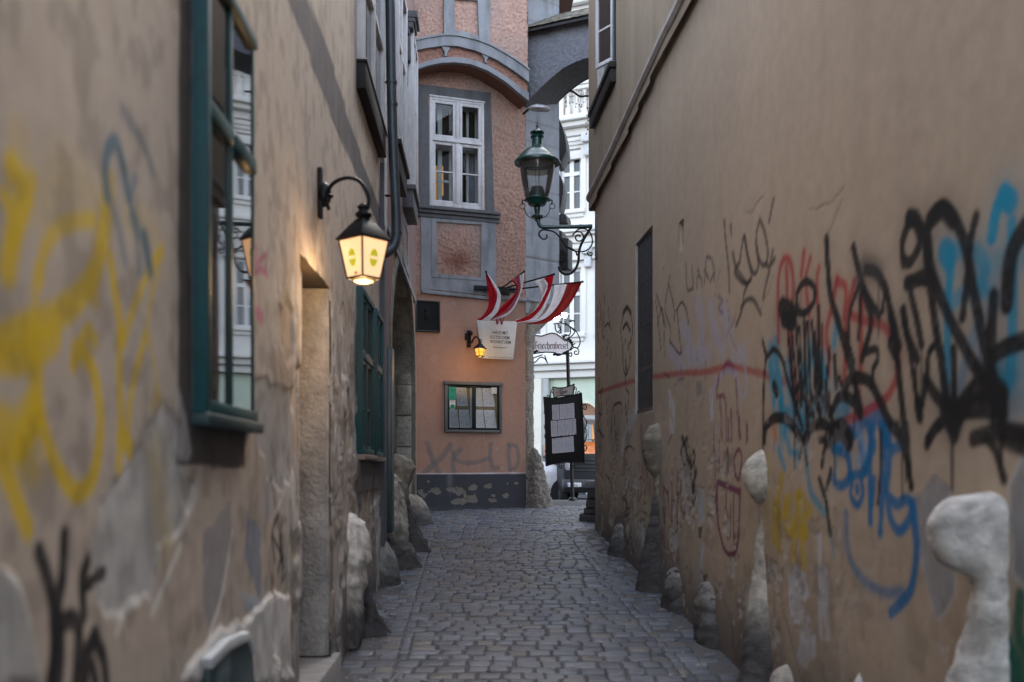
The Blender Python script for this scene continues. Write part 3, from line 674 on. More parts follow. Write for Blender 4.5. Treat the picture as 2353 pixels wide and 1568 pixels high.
def drip(q,w,c):
    if RG.random()<.4:
        u,z=q; ln=RG.uniform(.12,.42); p.stroke([(u,z),(u+RG.uniform(-.004,.004),z-ln*.5),(u,z-ln)],.022,c,.75,.6,.5)
def sB(pts,w=.04,c=BK,a=.96,soft=.24,tap=0):
    q=k(vB,pts); p.stroke(q,w*3.0,c,.13,.95); drip(q[-1],w,c)
    p.stroke(k(vB,pts),w*1.3,c,a,soft,tap)
def sC(pts,w=.03,c=BK,a=.85,soft=.4,tap=0): p.stroke(k(vC,pts),w,c,a,soft,tap)
def sD(pts,w=.04,c=BK,a=.92,soft=.35,tap=0): p.stroke(k(vD,pts),w*1.2,c,a,soft,tap)
RD=(.33,.035,.035); PU=(.13,.018,.07)
sA([(55,1275),(130,1250),(200,1226),(300,1196),(440,1170),(600,1150),(740,1142),(870,1110),(960,1120),(1110,1160),(1250,1210)],.05,RD,.7,.6)
sA([(855,1130),(880,1095),(915,1130)],.07,(.2,.02,.06),.85,.6)
# thin far tags
for a_ in ([(65,720),(60,850),(70,960)],[(75,700),(98,930)],[(105,670),(100,850)],[(108,860),(130,838),(150,880)],[(130,720),(142,850)],[(85,760),(70,860)],[(60,1290),(80,1400),(70,1480),(100,1560)],[(85,1260),(90,1400),(70,1400)],[(118,1280),(130,1480)],[(155,1395),(170,1350),(212,1338),(216,1400)],[(150,1380),(155,1568)],[(170,1380),(178,1568)],[(240,1350),(252,1500),(240,1568)],[(190,1500),(180,1568)],[(130,940),(120,1040)],[(150,1000),(145,1060)],[(70,1180),(75,1270),(95,1240)]): sA(a_,.03,(.02,.018,.02),.9)
sA([(217,960),(212,850),(248,735),(280,840),(276,930),(262,970)],.028); sA([(222,775),(248,738),(272,775)],.06,BK,.85,.6); sA([(222,870),(245,838),(266,885)],.045); sA([(222,960),(224,1090),(240,1160),(264,1090),(264,990)],.03); sA([(240,1070),(243,1130)],.06,BK,.8,.6)
sA([(235,1160),(240,1240),(260,1290),(250,1400)],.025); sA([(236,940),(234,1000)],.02); sA([(252,940),(254,1000)],.02)
for a_ in ([(432,650),(465,760),(490,860)],[(518,540),(505,610),(488,760),(520,870),(518,960)],[(512,600),(540,720),(548,830)],[(555,760),(592,705),(620,760),(632,840)],[(562,760),(578,930),(582,1030),(522,955)],[(440,840),(468,740),(480,900),(485,1040)],[(430,700),(450,900),(462,1000)]): sA(a_,.026,(.03,.027,.027),.82,.5)
sA([(480,1150),(520,1180)],.03,(.1,.06,.06),.6); sA([(570,1190),(605,1185)],.03,(.15,.1,.13),.6); sA([(545,1230),(570,1200),(565,1160)],.03,(.2,.17,.25),.5)
for a_ in ([(617,460),(625,620),(655,622)],[(655,480),(662,620)],[(685,615),(690,540),(712,560),(718,610)],[(735,580),(745,430),(775,430)],[(700,520),(690,500)],[(770,580),(795,510),(782,440)],[(735,500),(760,560)],[(795,570),(800,520)]): sA(a_,.028,(.05,.045,.05),.75,.6)
sA([(825,670),(848,700),(825,735),(850,775)],.035,(.15,.11,.18),.7,.6)
for a_ in ([(858,190),(870,330),(888,500),(893,640)],[(955,455),(928,520),(985,585),(1032,550),(1010,420),(985,290),(958,455)],[(985,290),(1012,430),(1048,525),(1075,470),(1058,330)],[(1085,180),(1060,300),(1078,430),(1112,475),(1135,400),(1112,260),(1085,190)],[(1120,460),(1145,500),(1130,560),(1105,680)],[(1022,560),(985,650),(975,740),(935,850)],[(965,740),(1000,692),(1045,692),(1090,780)],[(1165,380),(1150,470),(1176,430)],[(900,220),(905,280)],[(1140,200),(1165,60)]): sA(a_,.034,(.028,.026,.026),.8,.55)
sA([(915,400),(940,500),(1000,590)],.045,BK,.7,.5)
# pale and purple loops
sA([(762,1400),(780,1270),(830,1175),(880,1132),(935,1170),(965,1300),(1000,1230),(985,1090)],.05,(.36,.34,.45),.6,.5)
for a_ in ([(825,1160),(810,1290),(862,1310),(872,1568)],[(830,1300),(842,1568)],[(930,1190),(952,1560)],[(900,1380),(905,1568)],[(1000,1480),(1005,1568)]): sA(a_,.035,PU,.7,.5)
for a_,w_ in (([(800,100),(800,280)],.04),([(852,150),(852,275)],.045),([(902,300),(892,210),(918,150),(938,200),(922,330),(898,300)],.035),([(800,352),(860,378),(925,408)],.055),([(790,350),(792,560),(828,740),(875,790),(918,720),(928,400)],.045),([(842,400),(855,700)],.03),([(890,430),(892,700)],.028),([(868,430),(872,700)],.022),([(765,60),(775,380),(800,640)],.025),([(770,0),(765,120)],.02),([(855,-40),(858,90)],.03),([(925,-40),(930,80)],.03),([(965,-20),(965,120)],.02)): sC(a_,w_,PU,.85,.45)
for a_ in ([(462,400),(470,600),(455,730)],[(490,400),(502,560)],[(515,345),(512,740)],[(550,290),(545,560),(555,830)],[(468,380),(490,420)],[(470,600),(480,500)],[(510,740),(520,850)],[(565,280),(568,420)]): sC(a_,.035,PU,.8,.5)
for a_ in ([(312,230),(306,480)],[(308,330),(330,322)],[(310,470),(332,410)],[(360,260),(366,340)],[(345,330),(350,430)],[(382,260),(376,420)],[(326,0),(328,160)],[(490,120),(515,60)]): sC(a_,.028,(.16,.02,.06),.8,.5)
p.patch(k(vC,[(560,70),(600,60),(655,180),(665,280),(655,520),(625,480),(590,380),(570,200)]),(.02,.019,.02),.95,.03,14,speck=.47)
for a_ in ([(80,40),(60,250),(92,320)],[(190,40),(175,160),(122,540)],[(110,180),(90,290)],[(128,320),(160,420)],[(150,100),(140,350)],[(252,130),(220,200),(232,360)],[(222,150),(258,128),(288,160)],[(60,30),(100,70)],[(110,300),(130,330)],[(85,110),(70,200)]): sC(a_,.022,(.02,.018,.02),.85)
for a_ in ([(212,440),(242,480),(218,560),(250,540)],[(232,420),(240,700)],[(250,370),(215,470)],[(205,600),(225,760),(250,700)]): sC(a_,.03,(.03,.03,.045),.75,.6)
# yellow scrawl
YL=(.43,.30,.03)
for a_ in ([(45,320),(20,450),(22,740)],[(20,560),(70,530),(85,450)],[(62,470),(78,570)],[(128,445),(155,430),(178,470)],[(150,440),(135,560),(105,620),(118,800)],[(212,520),(160,590),(190,640),(168,700),(180,850)],[(95,640),(190,665)],[(0,480),(-10,700)],[(60,640),(55,740)]): sD(a_,.075,YL,.8,.55)
sC([(1100,180),(1115,400),(1110,640)],.05,(.4,.33,.1),.5,.7); sC([(1075,420),(1070,700)],.06,(.42,.37,.16),.6,.6)
# blue and cyan
CY=(.01,.24,.38); BL=(.006,.125,.30)
sB([(1610,40),(1560,100),(1535,190),(1520,295)],.06,CY); sB([(1600,40),(1630,70)],.09,CY); sB([(1235,400),(1252,520),(1235,700),(1235,1000),(1222,1330)],.055,CY,.85); sB([(1222,390),(1245,430)],.1,CY,.9)
sB([(1250,400),(1330,370),(1420,400),(1475,480),(1455,560)],.07,CY,.7,.6); sB([(1455,560),(1485,500),(1600,430),(1730,390)],.09,CY,.4,.8); sB([(1240,750),(1330,650),(1440,630),(1530,660),(1525,740)],.06,CY,.65,.6); sB([(1310,1300),(1340,1100),(1440,820)],.06,(.1,.22,.33),.6,.6)
sB([(1640,220),(1652,600),(1642,1000),(1622,1180),(1582,1230),(1535,1170)],.055,CY,.85); sB([(1530,1120),(1730,1060)],.1,CY,.4,.7); sB([(1600,1350),(1730,1310)],.12,(.12,.2,.27),.5,.7); sB([(1530,1180),(1580,1240),(1620,1190)],.09,CY,.7,.6)
for a_,w_ in (([(165,950),(172,1150),(200,1380),(245,1400)],.07),([(125,1100),(150,1330)],.06),([(370,950),(382,1090)],.05),([(540,850),(528,960)],.05),([(395,1350),(380,1430)],.06),([(592,1320),(602,1390)],.07),([(290,1380),(335,1490)],.08),([(240,1080),(260,1200)],.06),([(440,1040),(470,1160)],.07),([(340,1100),(360,1250)],.06)): sB(a_,w_,CY,.75,.5)
for a_ in ([(60,50),(95,160),(150,185)],[(190,120),(200,300),(225,420),(300,530)],[(150,30),(60,0)],[(20,150),(60,260)]): sD(a_,.05,CY,.7,.6)
sD([(330,640),(355,740),(362,800)],.04,CY,.35,.8)
sB([(620,1568),(700,1450),(790,1395),(850,1568)],.07,BL,.8); sB([(530,1568),(620,1530)],.09,BL,.7)
for a_,w_ in (([(560,0),(600,120),(560,200)],.06),([(690,0),(700,120)],.05),([(400,20),(430,110)],.07),([(520,120),(545,280)],.06),([(600,330),(590,480)],.05),([(350,60),(350,140),(400,160),(440,190),(452,320),(385,372),(340,310)],.06),([(345,100),(400,110)],.08),([(450,310),(540,290),(565,200),(600,0)],.055),([(470,320),(460,430),(500,490),(532,420),(520,320)],.045),([(495,380),(498,400)],.05),([(582,0),(575,300),(580,590)],.055),([(662,0),(655,350),(638,660)],.055),([(640,0),(685,120)],.05),([(790,120),(705,160),(690,280),(678,400),(700,560),(750,645),(800,600),(832,520),(800,450),(740,482),(690,440)],.055),([(830,480),(850,650),(860,760),(842,930),(805,1040),(700,1145)],.06),([(440,0),(470,60),(520,40)],.05)): sD(a_,w_*.92,BL,.9,.45)
sD([(430,540),(440,750),(485,880),(560,965),(680,1025),(770,1010)],.05,BL,.6,.7); sD([(500,20),(545,150),(500,230)],.06,(.2,.32,.48),.6,.6)
for a_,w_ in (([(130,1000),(190,1300)],.09),([(330,1150),(345,1420)],.08),([(420,1050),(440,1400)],.07),([(250,1250),(300,1500)],.08),([(480,1150),(470,1350)],.06),([(180,1180),(210,1500)],.09),([(560,1350),(540,1500)],.07)): sB(a_,w_,CY,.6,.5)
# red
for a_ in ([(180,950),(178,600),(210,440),(255,460),(272,640),(250,1000)],[(338,390),(320,530)],[(378,430),(350,560),(372,780)],[(432,490),(420,600),(442,960)],[(545,560),(520,700),(480,900),(500,1050)],[(550,570),(600,620),(592,800)],[(650,580),(618,760),(590,1200)],[(640,790),(720,822),(830,852),(900,950),(930,1100),(882,1260),(820,1330),(700,1402),(605,1445)],[(700,600),(690,1150)],[(230,480),(235,700)],[(240,850),(262,1100),(300,1300)]): sB(a_,.042,RD,.8,.5)
# the big black letters
for a_,w_ in (([(265,900),(300,1330)],.03),([(310,860),(330,1300)],.028),([(362,830),(380,1350)],.03),([(410,900),(425,1380)],.03),([(455,860),(450,1250)],.028),([(500,1000),(470,1300)],.03),([(330,1280),(400,1420)],.04),([(280,1320),(330,1500)],.035),([(440,1280),(520,1450)],.035),([(560,1180),(600,1300)],.03),([(660,1150),(655,1300)],.03),([(600,900),(650,1080)],.028),([(840,640),(830,760)],.03),([(1010,560),(1110,590)],.03),([(478,310),(488,480),(510,680),(560,850),(640,1150),(690,1370)],.055),([(300,760),(295,650),(345,575),(402,610),(402,700),(345,770),(290,762)],.042),([(205,740),(260,770)],.12),([(215,810),(265,830)],.1),([(235,840),(270,1300)],.03),([(285,780),(320,1350)],.035),([(340,820),(352,1380)],.04),([(390,830),(412,1300)],.035),([(430,740),(430,1280)],.04),([(250,1000),(290,1400)],.03),([(645,360),(672,480),(725,690),(757,840),(700,1060)],.048),
    ([(720,500),(790,520),(852,640),(890,850),(930,1150),(972,1568)],.05),([(700,600),(745,690),(808,790)],.045),([(682,590),(628,760),(620,930)],.03),([(692,640),(680,930)],.03),([(718,1022),(790,1000),(800,1060),(768,1130),(772,1220)],.035),([(600,1225),(640,1180),(740,1200),(812,1320),(870,1450),(952,1568)],.055),([(870,760),(902,900),(868,960),(920,1080)],.03),([(880,780),(930,980)],.06),
    ([(80,950),(108,1040),(150,1000),(200,1060),(232,1180),(280,1350)],.035),([(100,1060),(85,1250),(82,1568)],.03),([(150,1230),(165,1270)],.07),([(90,1568),(102,1480),(165,1430),(240,1450),(312,1545)],.06),([(350,1568),(390,1490),(460,1470),(530,1530)],.06),([(490,1560),(560,1500),(620,1568)],.10),([(490,1290),(502,1400),(560,1300),(640,1320),(692,1410)],.055),([(380,1300),(430,1350),(442,1450)],.045),([(360,1380),(370,1480)],.06),([(530,1050),(540,1230)],.04),([(955,750),(1000,1000),(1040,1300),(1060,1400),(1100,1200),(1118,1030),(1165,960)],.038),([(960,760),(985,920),(1045,1060)],.05),([(1050,1340),(1062,1420)],.06),
    ([(962,460),(955,330),(1010,190),(1068,240),(1062,340),(1005,450),(965,442)],.05),([(1000,180),(1040,190),(1070,260)],.08),([(1112,480),(1108,300),(1140,170),(1210,110),(1280,180),(1345,330),(1382,540),(1432,800),(1500,1100),(1522,1170)],.06),([(1130,190),(1210,130),(1270,190)],.075),([(1118,330),(1140,520),(1200,700),(1320,950),(1440,1150),(1580,1300)],.058),([(1420,170),(1390,300),(1352,600),(1330,800)],.045),([(980,585),(1050,562),(1130,525)],.06),([(990,580),(1030,750),(1072,970)],.045),([(1120,540),(1150,800),(1192,1050),(1232,1350),(1262,1500)],.055),([(1270,1000),(1275,1250),(1270,1500)],.045),([(1100,1190),(1160,1290),(1270,1400)],.055),([(1225,1370),(1270,1460),(1310,1380)],.10),([(1310,1390),(1390,1270),(1480,1225),(1570,1270),(1565,1330)],.085),([(1340,1370),(1480,1350),(1570,1390)],.09),([(1528,670),(1512,900),(1512,1160)],.06),([(1535,1030),(1620,980),(1730,945)],.06),([(1730,230),(1668,330),(1632,450),(1612,710)],.075),([(1110,1568),(1160,1490),(1230,1430)],.05)): sB(a_,w_)
sB([(690,540),(720,470),(800,520)],.09,(.05,.045,.045),.6,.8)
for a_,w_ in (([(1205,85),(1290,60),(1360,40),(1530,60)],.07),([(1285,80),(1345,160),(1390,330)],.045),([(920,125),(960,50),(1000,0)],.05),([(1075,0),(1085,60)],.08),([(740,0),(790,170),(826,375)],.045),([(800,0),(815,250),(826,375)],.04),([(640,40),(640,260),(625,480)],.028),([(270,90),(302,110),(285,250)],.04),([(340,275),(310,390)],.04),([(270,330),(310,480),(335,660)],.042),([(345,40),(410,20),(442,90)],.09),([(170,80),(197,240)],.03),([(180,60),(148,200)],.035),([(100,0),(165,90)],.045),([(1400,60),(1530,110)],.1)): sD(a_,w_)
GR=(.012,.10,.065)
sD([(1490,1045),(1478,1250),(1530,1390)],.06,GR,.9); sD([(1400,1400),(1450,1568)],.16,GR,.85,.6); sD([(1440,1440),(1500,1568)],.14,GR,.85,.6)
sB([(150,1500),(160,1560)],.04,(.5,.13,.04),.7,.6)
low=sstep(.85,.05,H+.4*(fbm(U*2.5,Z*1.4,120)-.5)); p.mix((.10,.092,.088), low*.82)  # dirt plus shade painted in where the wall meets the ground
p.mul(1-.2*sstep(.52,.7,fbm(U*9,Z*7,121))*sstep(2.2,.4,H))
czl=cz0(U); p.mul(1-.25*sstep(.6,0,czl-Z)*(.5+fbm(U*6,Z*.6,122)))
def cracks(p,n,u0,u1,z0,z1,seed,rgb):
    r=random.Random(seed)
    for _ in range(n):
        u,z=r.uniform(u0,u1),r.uniform(z0,z1); a_=r.choice((-1.57,-1.2,-1.9,-.6)); pts=[(u,z)]
        for _k in range(r.randint(5,11)): a_+=r.uniform(-.5,.5); u+=.07*math.cos(a_); z+=.07*math.sin(a_); pts.append((u,z))
        p.stroke(pts,r.uniform(.008,.02),rgb,.55,.8,.7,-.006)
cracks(p,26,5.5,14.5,1.2,4.6,5,(.09,.075,.06))
chip=fbm(U*4.2,Z*3.4,131)*.6+fbm(U*15,Z*13,132)*.4; cm=sstep(4.2,8,U)*sstep(3.3,1.6,Z); ck=sstep(.59,.61,chip)*cm
p.mix((.40,.385,.36),ck*.75); p.o-=.007*ck
ck2=sstep(.64,.66,fbm(U*3.1+7,Z*2.7,133)*.65+fbm(U*14,Z*12,134)*.35)*cm; p.mix((.12,.11,.105),ck2*.6); p.o-=.005*ck2
h_=lambda D:(lambda u,z:(u>D['u0'])&(u<D['u1'])&(z>D['z0'])&(z<D['z1']))
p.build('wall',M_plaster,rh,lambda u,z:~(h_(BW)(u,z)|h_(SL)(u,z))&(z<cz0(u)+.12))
# rounded corner at the far end, then the side turning into the street
def corner(U_,O_,Z_):
    ang=U_/.32; c=np.array(RW.p(14.95,-.32,0)); base=RW.N
    a0=np.array((*RW.N[:2],)); b0=np.array((*RW.U[:2],))
    V=np.zeros((len(U_),3)); r=.32+O_
    V[:,0]=c[0]+r*(np.cos(ang)*a0[0]+np.sin(ang)*b0[0]); V[:,1]=c[1]+r*(np.cos(ang)*a0[1]+np.sin(ang)*b0[1]); V[:,2]=Z_; return V
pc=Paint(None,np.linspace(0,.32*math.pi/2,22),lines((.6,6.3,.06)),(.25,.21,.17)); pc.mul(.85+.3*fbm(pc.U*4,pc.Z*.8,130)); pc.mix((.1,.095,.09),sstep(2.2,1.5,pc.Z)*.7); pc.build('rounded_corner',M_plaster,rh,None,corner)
bmx=MB(); bmx.box(RW,-6,14.94,-6,-.62,-.6,9.6); bmx.box(RW,14.945,15.26,-6,-.34,-.6,9.6); bmx.build('house_body',M_shell,rh)
bmx=MB(); bmx.box(RW,-6.02,15.3,-6.05,-.02,9.61,9.75); bmx.build('roof',MATS['old_tile'],rh)
bmx=MB(); bmx.box(RW,-6.0,-5.98,-.62,-.001,-.6,9.6); bmx.build('end_wall',M_shell,rh)
# upper storey: wall with window, above the sloping string course
uu=list(np.linspace(3,15.25,90)); mbu=MB(); n=len(uu)
UW=dict(u0=RW.u_at(1416,.05),u1=RW.u_at(1378,.05)); zW=E+5.2
pu=Paint(RW,snap(lines((-6,3,.5),(3,15.2,.06)),[UW['u0'],UW['u1']]),snap(lines((5.8,9.6,.06)),[zW]),(.25,.2,.145)); pu.o+=.055+.012*(fbm(pu.U,pu.Z,140)-.5); pu.mul(.82+.36*fbm(pu.U*4,pu.Z*.5,141))
pu.build('upper_wall',M_plaster,rh,lambda u,z:(z>cz1(u)-.2)&~((u>UW['u0'])&(u<UW['u1'])&(z>zW)&(z<zW+1.6)))
pce=MB(); pce.box(RW,15.2,15.27,-1.2,.055,6.1,9.6); pce.build('upper_corner',mat('tan_corner',(.25,.2,.145),.9,var=.25,vs=3,bump=.2,bs=80),rh,bevel=.02)
co_=MB(); vs=[]
for u in uu:
    a_,b_=float(cz0(u)),float(cz1(u)); wob=.012*(float(fbm(u*2.3,1.,150))-.5)*2
    for o_,z_ in ((-.05,a_-.03),(.07,a_+.05+wob),(.095,a_+.09+wob),(.092,a_+.14),(.056,b_+.02),(-.05,b_+.03)): vs.append(RW.p(u,o_,z_))
m_=6; co_.add(vs,[(i*m_+j,i*m_+(j+1)%m_,(i+1)*m_+(j+1)%m_,(i+1)*m_+j) for i in range(n-1) for j in range(m_)]+[tuple(range(m_)),tuple((n-1)*m_+j for j in range(m_-1,-1,-1))])
co_.build('string_course',mat('weathered_course',(.29,.265,.235),.9,var=.25,vs=4,bump=.35,bs=60,bd=.008,dirt=((.17,.14,.11),3,.6)),rh)
# upper window: box, open leaf, deep sill
F=RW; a,b=UW['u0'],UW['u1']
wf=MB(); frame_set(wf,F,a+.02,b-.02,zW+.01,zW+1.6,.06,-.05,.09); win=wf.build('window',M_white,rh,bevel=.004)
g=MB(); g.quad(F.p(a+.08,.0,zW+.07),F.p(b-.08,.0,zW+.07),F.p(b-.08,.0,zW+1.54),F.p(a+.08,.0,zW+1.54)); g.build('pane',M_glassd,win)
H0=np.array(F.p(a+.05,.07,zW+.04)); lf=np.array(F.p(a+.36,.25,zW+.04)); LF=fr_ab(H0*[1,1,0],lf*[1,1,0]); wl=float(np.linalg.norm((lf-H0)[:2]))
lm=MB(); frame_set(lm,LF,0,wl,zW+.04,zW+1.56,.05,-.02,.02)
for q in (.5,1.0): lm.box(LF,.05,wl-.05,-.012,.012,zW+q,zW+q+.025)
leaf=lm.build('open_leaf',M_white,win,bevel=.003)
g=MB(); g.quad(LF.p(.05,0,zW+.09),LF.p(wl-.05,0,zW+.09),LF.p(wl-.05,0,zW+1.51),LF.p(.05,0,zW+1.51)); g.build('leaf_glass',M_glassd,win)
bl=MB(); bl.box(LF,-.045,-.002,-.03,.03,zW+.02,zW+1.6); bl.build('hinge_post',mat('blue_grey_post',(.03,.05,.075),.5),win)
s_=MB(); s_.box(F,a-.03,b+.5,-.02,.15,zW-.08,zW-.002); s_.box(F,a,b+.45,-.02,.125,zW-.26,zW-.081); s_.build('sill',M_brown,win,bevel=.008)
rv=MB(); rv.box(F,a-.002,b+.002,-.55,-.05,zW-.002,zW+1.602); rv.build('dark_room',M_dark,win)
# barred window
a,b,z0,z1=BW['u0'],BW['u1'],BW['z0'],BW['z1']
rv=MB(); rv.box(F,a-.002,b+.002,-.5,-.2,z0-.002,z1+.002); bwn=rv.build('barred_window',M_dark,rh)
fr=MB(); fr.box(F,a-.03,a,-.2,.0,z0-.03,z1+.03); fr.box(F,b,b+.03,-.2,.0,z0-.03,z1+.03); fr.box(F,a,b,-.2,-.001,z1,z1+.03); fr.box(F,a,b,-.2,-.001,z0-.03,z0); fr.build('reveal',mat('pale_reveal',(.36,.33,.28),.9,bump=.3,bs=60),bwn)
br=MB()
for i in range(8):
    u=a+(b-a)*(i+.5)/8; br.tube([F.p(u,-.035,z0+.01),F.p(u,-.035,z1-.01)],.016,8)
for q in (.25,.5,.75): br.box(F,a+.005,b-.005,-.045,-.028,z0+(z1-z0)*q-.012,z0+(z1-z0)*q+.012)
br.box(F,a+.002,b-.002,-.06,-.02,z0+.004,z0+.05)
br.build('bars',mat('dark_bar_iron',(.05,.048,.05),.5,.2,var=.4,vs=20,bump=.2,bs=60),bwn)
sh=MB()
for i in range(6): u=a+(b-a)*(i+.5)/6; sh.box(F,u-.06,u+.06,-.16,-.12,z0+.02,z1-.02)
sh.build('shutter',mat('weathered_shutter',(.13,.12,.10),.7,var=.4,vs=9,dirt=((.2,.22,.24),2,.5)),bwn)
# small vent slot
a,b,z0,z1=SL['u0'],SL['u1'],SL['z0'],SL['z1']
v=MB(); v.box(F,a,b,-.4,-.16,z0,z1); vent=v.build('vent_slot',M_dark,rh)
v=MB(); v.box(F,a-.02,a,-.16,-.002,z0,z1); v.box(F,b,b+.02,-.16,-.002,z0,z1); v.hexa([F.p(a,-.16,z0-.05),F.p(b,-.16,z0-.05),F.p(b,0,z0-.05),F.p(a,0,z0-.05)],[F.p(a,-.16,z0+.16),F.p(b,-.16,z0+.16),F.p(b,-.001,z0+.001),F.p(a,-.001,z0+.001)]); v.box(F,a,b,-.16,-.003,z1,z1+.03); v.build('slot_reveal',mat('slot_plaster',(.42,.35,.27),.9,var=.2),vent)
# ------------------------------------------------------------------ LEFT PINK HOUSE beyond the beige one
M_pink_s = mat('pink_smooth_plaster',(1,1,1),.85,var=.1,vs=12,bump=.22,bs=110,bd=.004,attr=True,spec=.25)
M_pink_r = mat('pink_roughcast',(1,1,1),.95,var=.22,vs=55,bump=.5,bs=75,bd=.016,attr=True,spec=.1)
ph = empty('pink_house', LW.p(11.2,0,1.), 'narrow pink rendered house on the left with an arched stone portal and projecting white windows', 'house')
PU0,PU1=LW.u_at(897),LW.u_at(952.5); PC=(PU0+PU1)/2; PR=(PU1-PU0)/2; PSP=E+1.30; PTOP=E+2.93
def arch_z(u): return PSP+(PTOP-PSP)*np.sqrt(np.clip(1-((u-PC)/PR)**2,0,1))
us=lines((11.16,17.3,.045)); zs=lines((.4,5.4,.045),(5.4,10.5,.06)); us=snap(us,[PU0,PU1])
p=Paint(LW,us,zs,(.20,.115,.095)); U,Z=p.U,p.Z
p.mul(.85+.3*fbm(U*2,Z*.8,201)); rough=sstep(E+2.75,E+2.8,Z+.04*fbm(U*5,Z*5,2)); p.mix((.17,.115,.105),rough*.9); p.o+=rough*(.012+.016*(fbm(U*18,Z*18,204)-.5))
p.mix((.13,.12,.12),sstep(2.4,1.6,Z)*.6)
p.c*=1.15; p.build('wall',M_pink_s,ph,lambda u,z:~((u>PU0)&(u<PU1)&(z<np.where(np.abs(u-PC)<PR,arch_z(u),0))))
bmx=MB(); bmx.box(LW,11.16,17.25,-5,-.72,.3,10.5); bmx.build('house_body',M_shell,ph)
bmx=MB(); bmx.box(LW,11.1,17.25,-5.05,.03,10.51,10.7); bmx.build('roof',MATS['old_tile'],ph)
# stone portal
N_=18; arc=[(PC+PR*math.cos(math.pi*(1-i/N_)),PSP+(PTOP-PSP)*math.sin(math.pi*i/N_)) for i in range(N_+1)]
inn=[(PU0,1.)]+arc+[(PU1,1.)]; out=[]
for (u,z) in inn: out.append((PC+(u-PC)*1.0+(.17 if u>PC else -.17)*(1 if z<=PSP+.01 else abs(u-PC)/PR), z+(0 if z<=PSP+.01 else .2*((z-PSP)/(PTOP-PSP)))))
mb=MB(); mb.ribbon(LW,out,inn,-.06,.022); por=mb.build('portal',mat('mossy_portal_stone',(.19,.175,.145),.9,var=.4,vs=7,bump=.7,bs=40,bd=.014,dirt=((.09,.085,.06),3,.8)),ph,bevel=.008)
mb=MB(); n=len(inn); vs=[LW.p(u,-.05,z) for u,z in inn]+[LW.p(u,-.70,z) for u,z in inn]
mb.add(vs,[(i,i+1,n+i+1,n+i) for i in range(n-1)])
mb.build('portal_reveal',M_stone,por,smooth=True)
blk=MB()
for i in range(5): blk.box(LW,PU1-.03,PU1+.001,-.30,-.055,1.5+i*.52,1.5+i*.52+.5)
blk.build('jamb_block',mat('pitted_jamb_stone',(.32,.30,.26),.92,var=.45,vs=14,bump=1.,bs=55,bd=.02,dirt=((.10,.085,.065),3,.8)),por,bevel=.012)
mb=MB(); mb.box(LW,PU0-.05,PU1+.05,-.715,-.66,1.,PTOP+.1); mb.build('portal_door',mat('portal_door_wood',(.035,.025,.018),.6,var=.3,bump=.3,bs=20),por)
# green side panel and small framed notice boards on the pier before the portal
mb=MB(); mb.box(LW,11.3,11.62,.002,.09,1.45,E+1.35); mb.build('door_panel',mat('blackish_green_panel',(.012,.03,.034),.4,var=.3),ph,bevel=.008)
# windows
for (u0,u1,pr,zz) in ((12.0,13.4,.12,E+3.92-2.217+.0),(13.95,14.95,.17,E+3.95-2.217)):
    zz=E+ (1.70 if u0<13 else 1.74)+2.217-.0
    zz=E+3.93
    wf=MB(); frame_set(wf,LW,u0,u1,zz,zz+2.2,.08,-.02,pr); um=(u0+u1)/2; wf.box(LW,um-.04,um+.04,-.02,pr-.01,zz+.08,zz+2.12); wf.box(LW,u0+.08,um-.04,-.02,pr-.02,zz+1.3,zz+1.37); wf.box(LW,um+.04,u1-.08,-.02,pr-.02,zz+1.3,zz+1.37)
    win=wf.build('window',M_white,ph,bevel=.005)
    for x0,x1 in ((u0+.08,um-.04),(um+.04,u1-.08)):
        for s0,s1 in ((zz+.08,zz+1.3),(zz+1.37,zz+2.12)):
            g=MB(); g.quad(LW.p(x0,pr*.6,s0),LW.p(x1,pr*.6,s0),LW.p(x1,pr*.6,s1),LW.p(x0,pr*.6,s1)); g.build('pane',M_glassd,win)
    s_=MB(); s_.box(LW,u0-.05,u1+.05,-.02,pr+.03,zz-.07,zz-.002); s_.box(LW,u0-.02,u1+.02,-.02,pr-.01,zz-.32,zz-.071); s_.build('sill',M_brown if u0<13 else M_greyd,win,bevel=.01)
# grey frames below and between the windows
mb=MB()
for (u0,u1,z0,z1) in ((12.1,13.3,E+2.85,E+3.55),(14.0,14.9,E+2.85,E+3.55)): frame_set(mb,LW,u0,u1,z0,z1,.1,.0,.028)
mb.box(LW,11.2,16.7,.0,.035,E+2.72,E+2.80); mb.build('trim',M_grey,ph,bevel=.006)
# cornice and console at the inner corner
mb=MB()
for h0_,h1_,o_ in ((5.98,6.06,.12),(6.061,6.14,.17),(6.141,6.2,.20),(6.201,6.30,.235)): mb.box(LW,13.8-o_*.12,14.25,-.02,o_,E+h0_,E+h1_)
mb.build('cornice',M_greyd,ph,bevel=.012)
mb=MB(); mb.box(LW,13.82,14.2,-.02,.13,E+5.62,E+5.975); mb.box(LW,13.83,14.2,-.02,.09,E+5.3,E+5.615); mb.build('console',M_greyd,ph,bevel=.025)

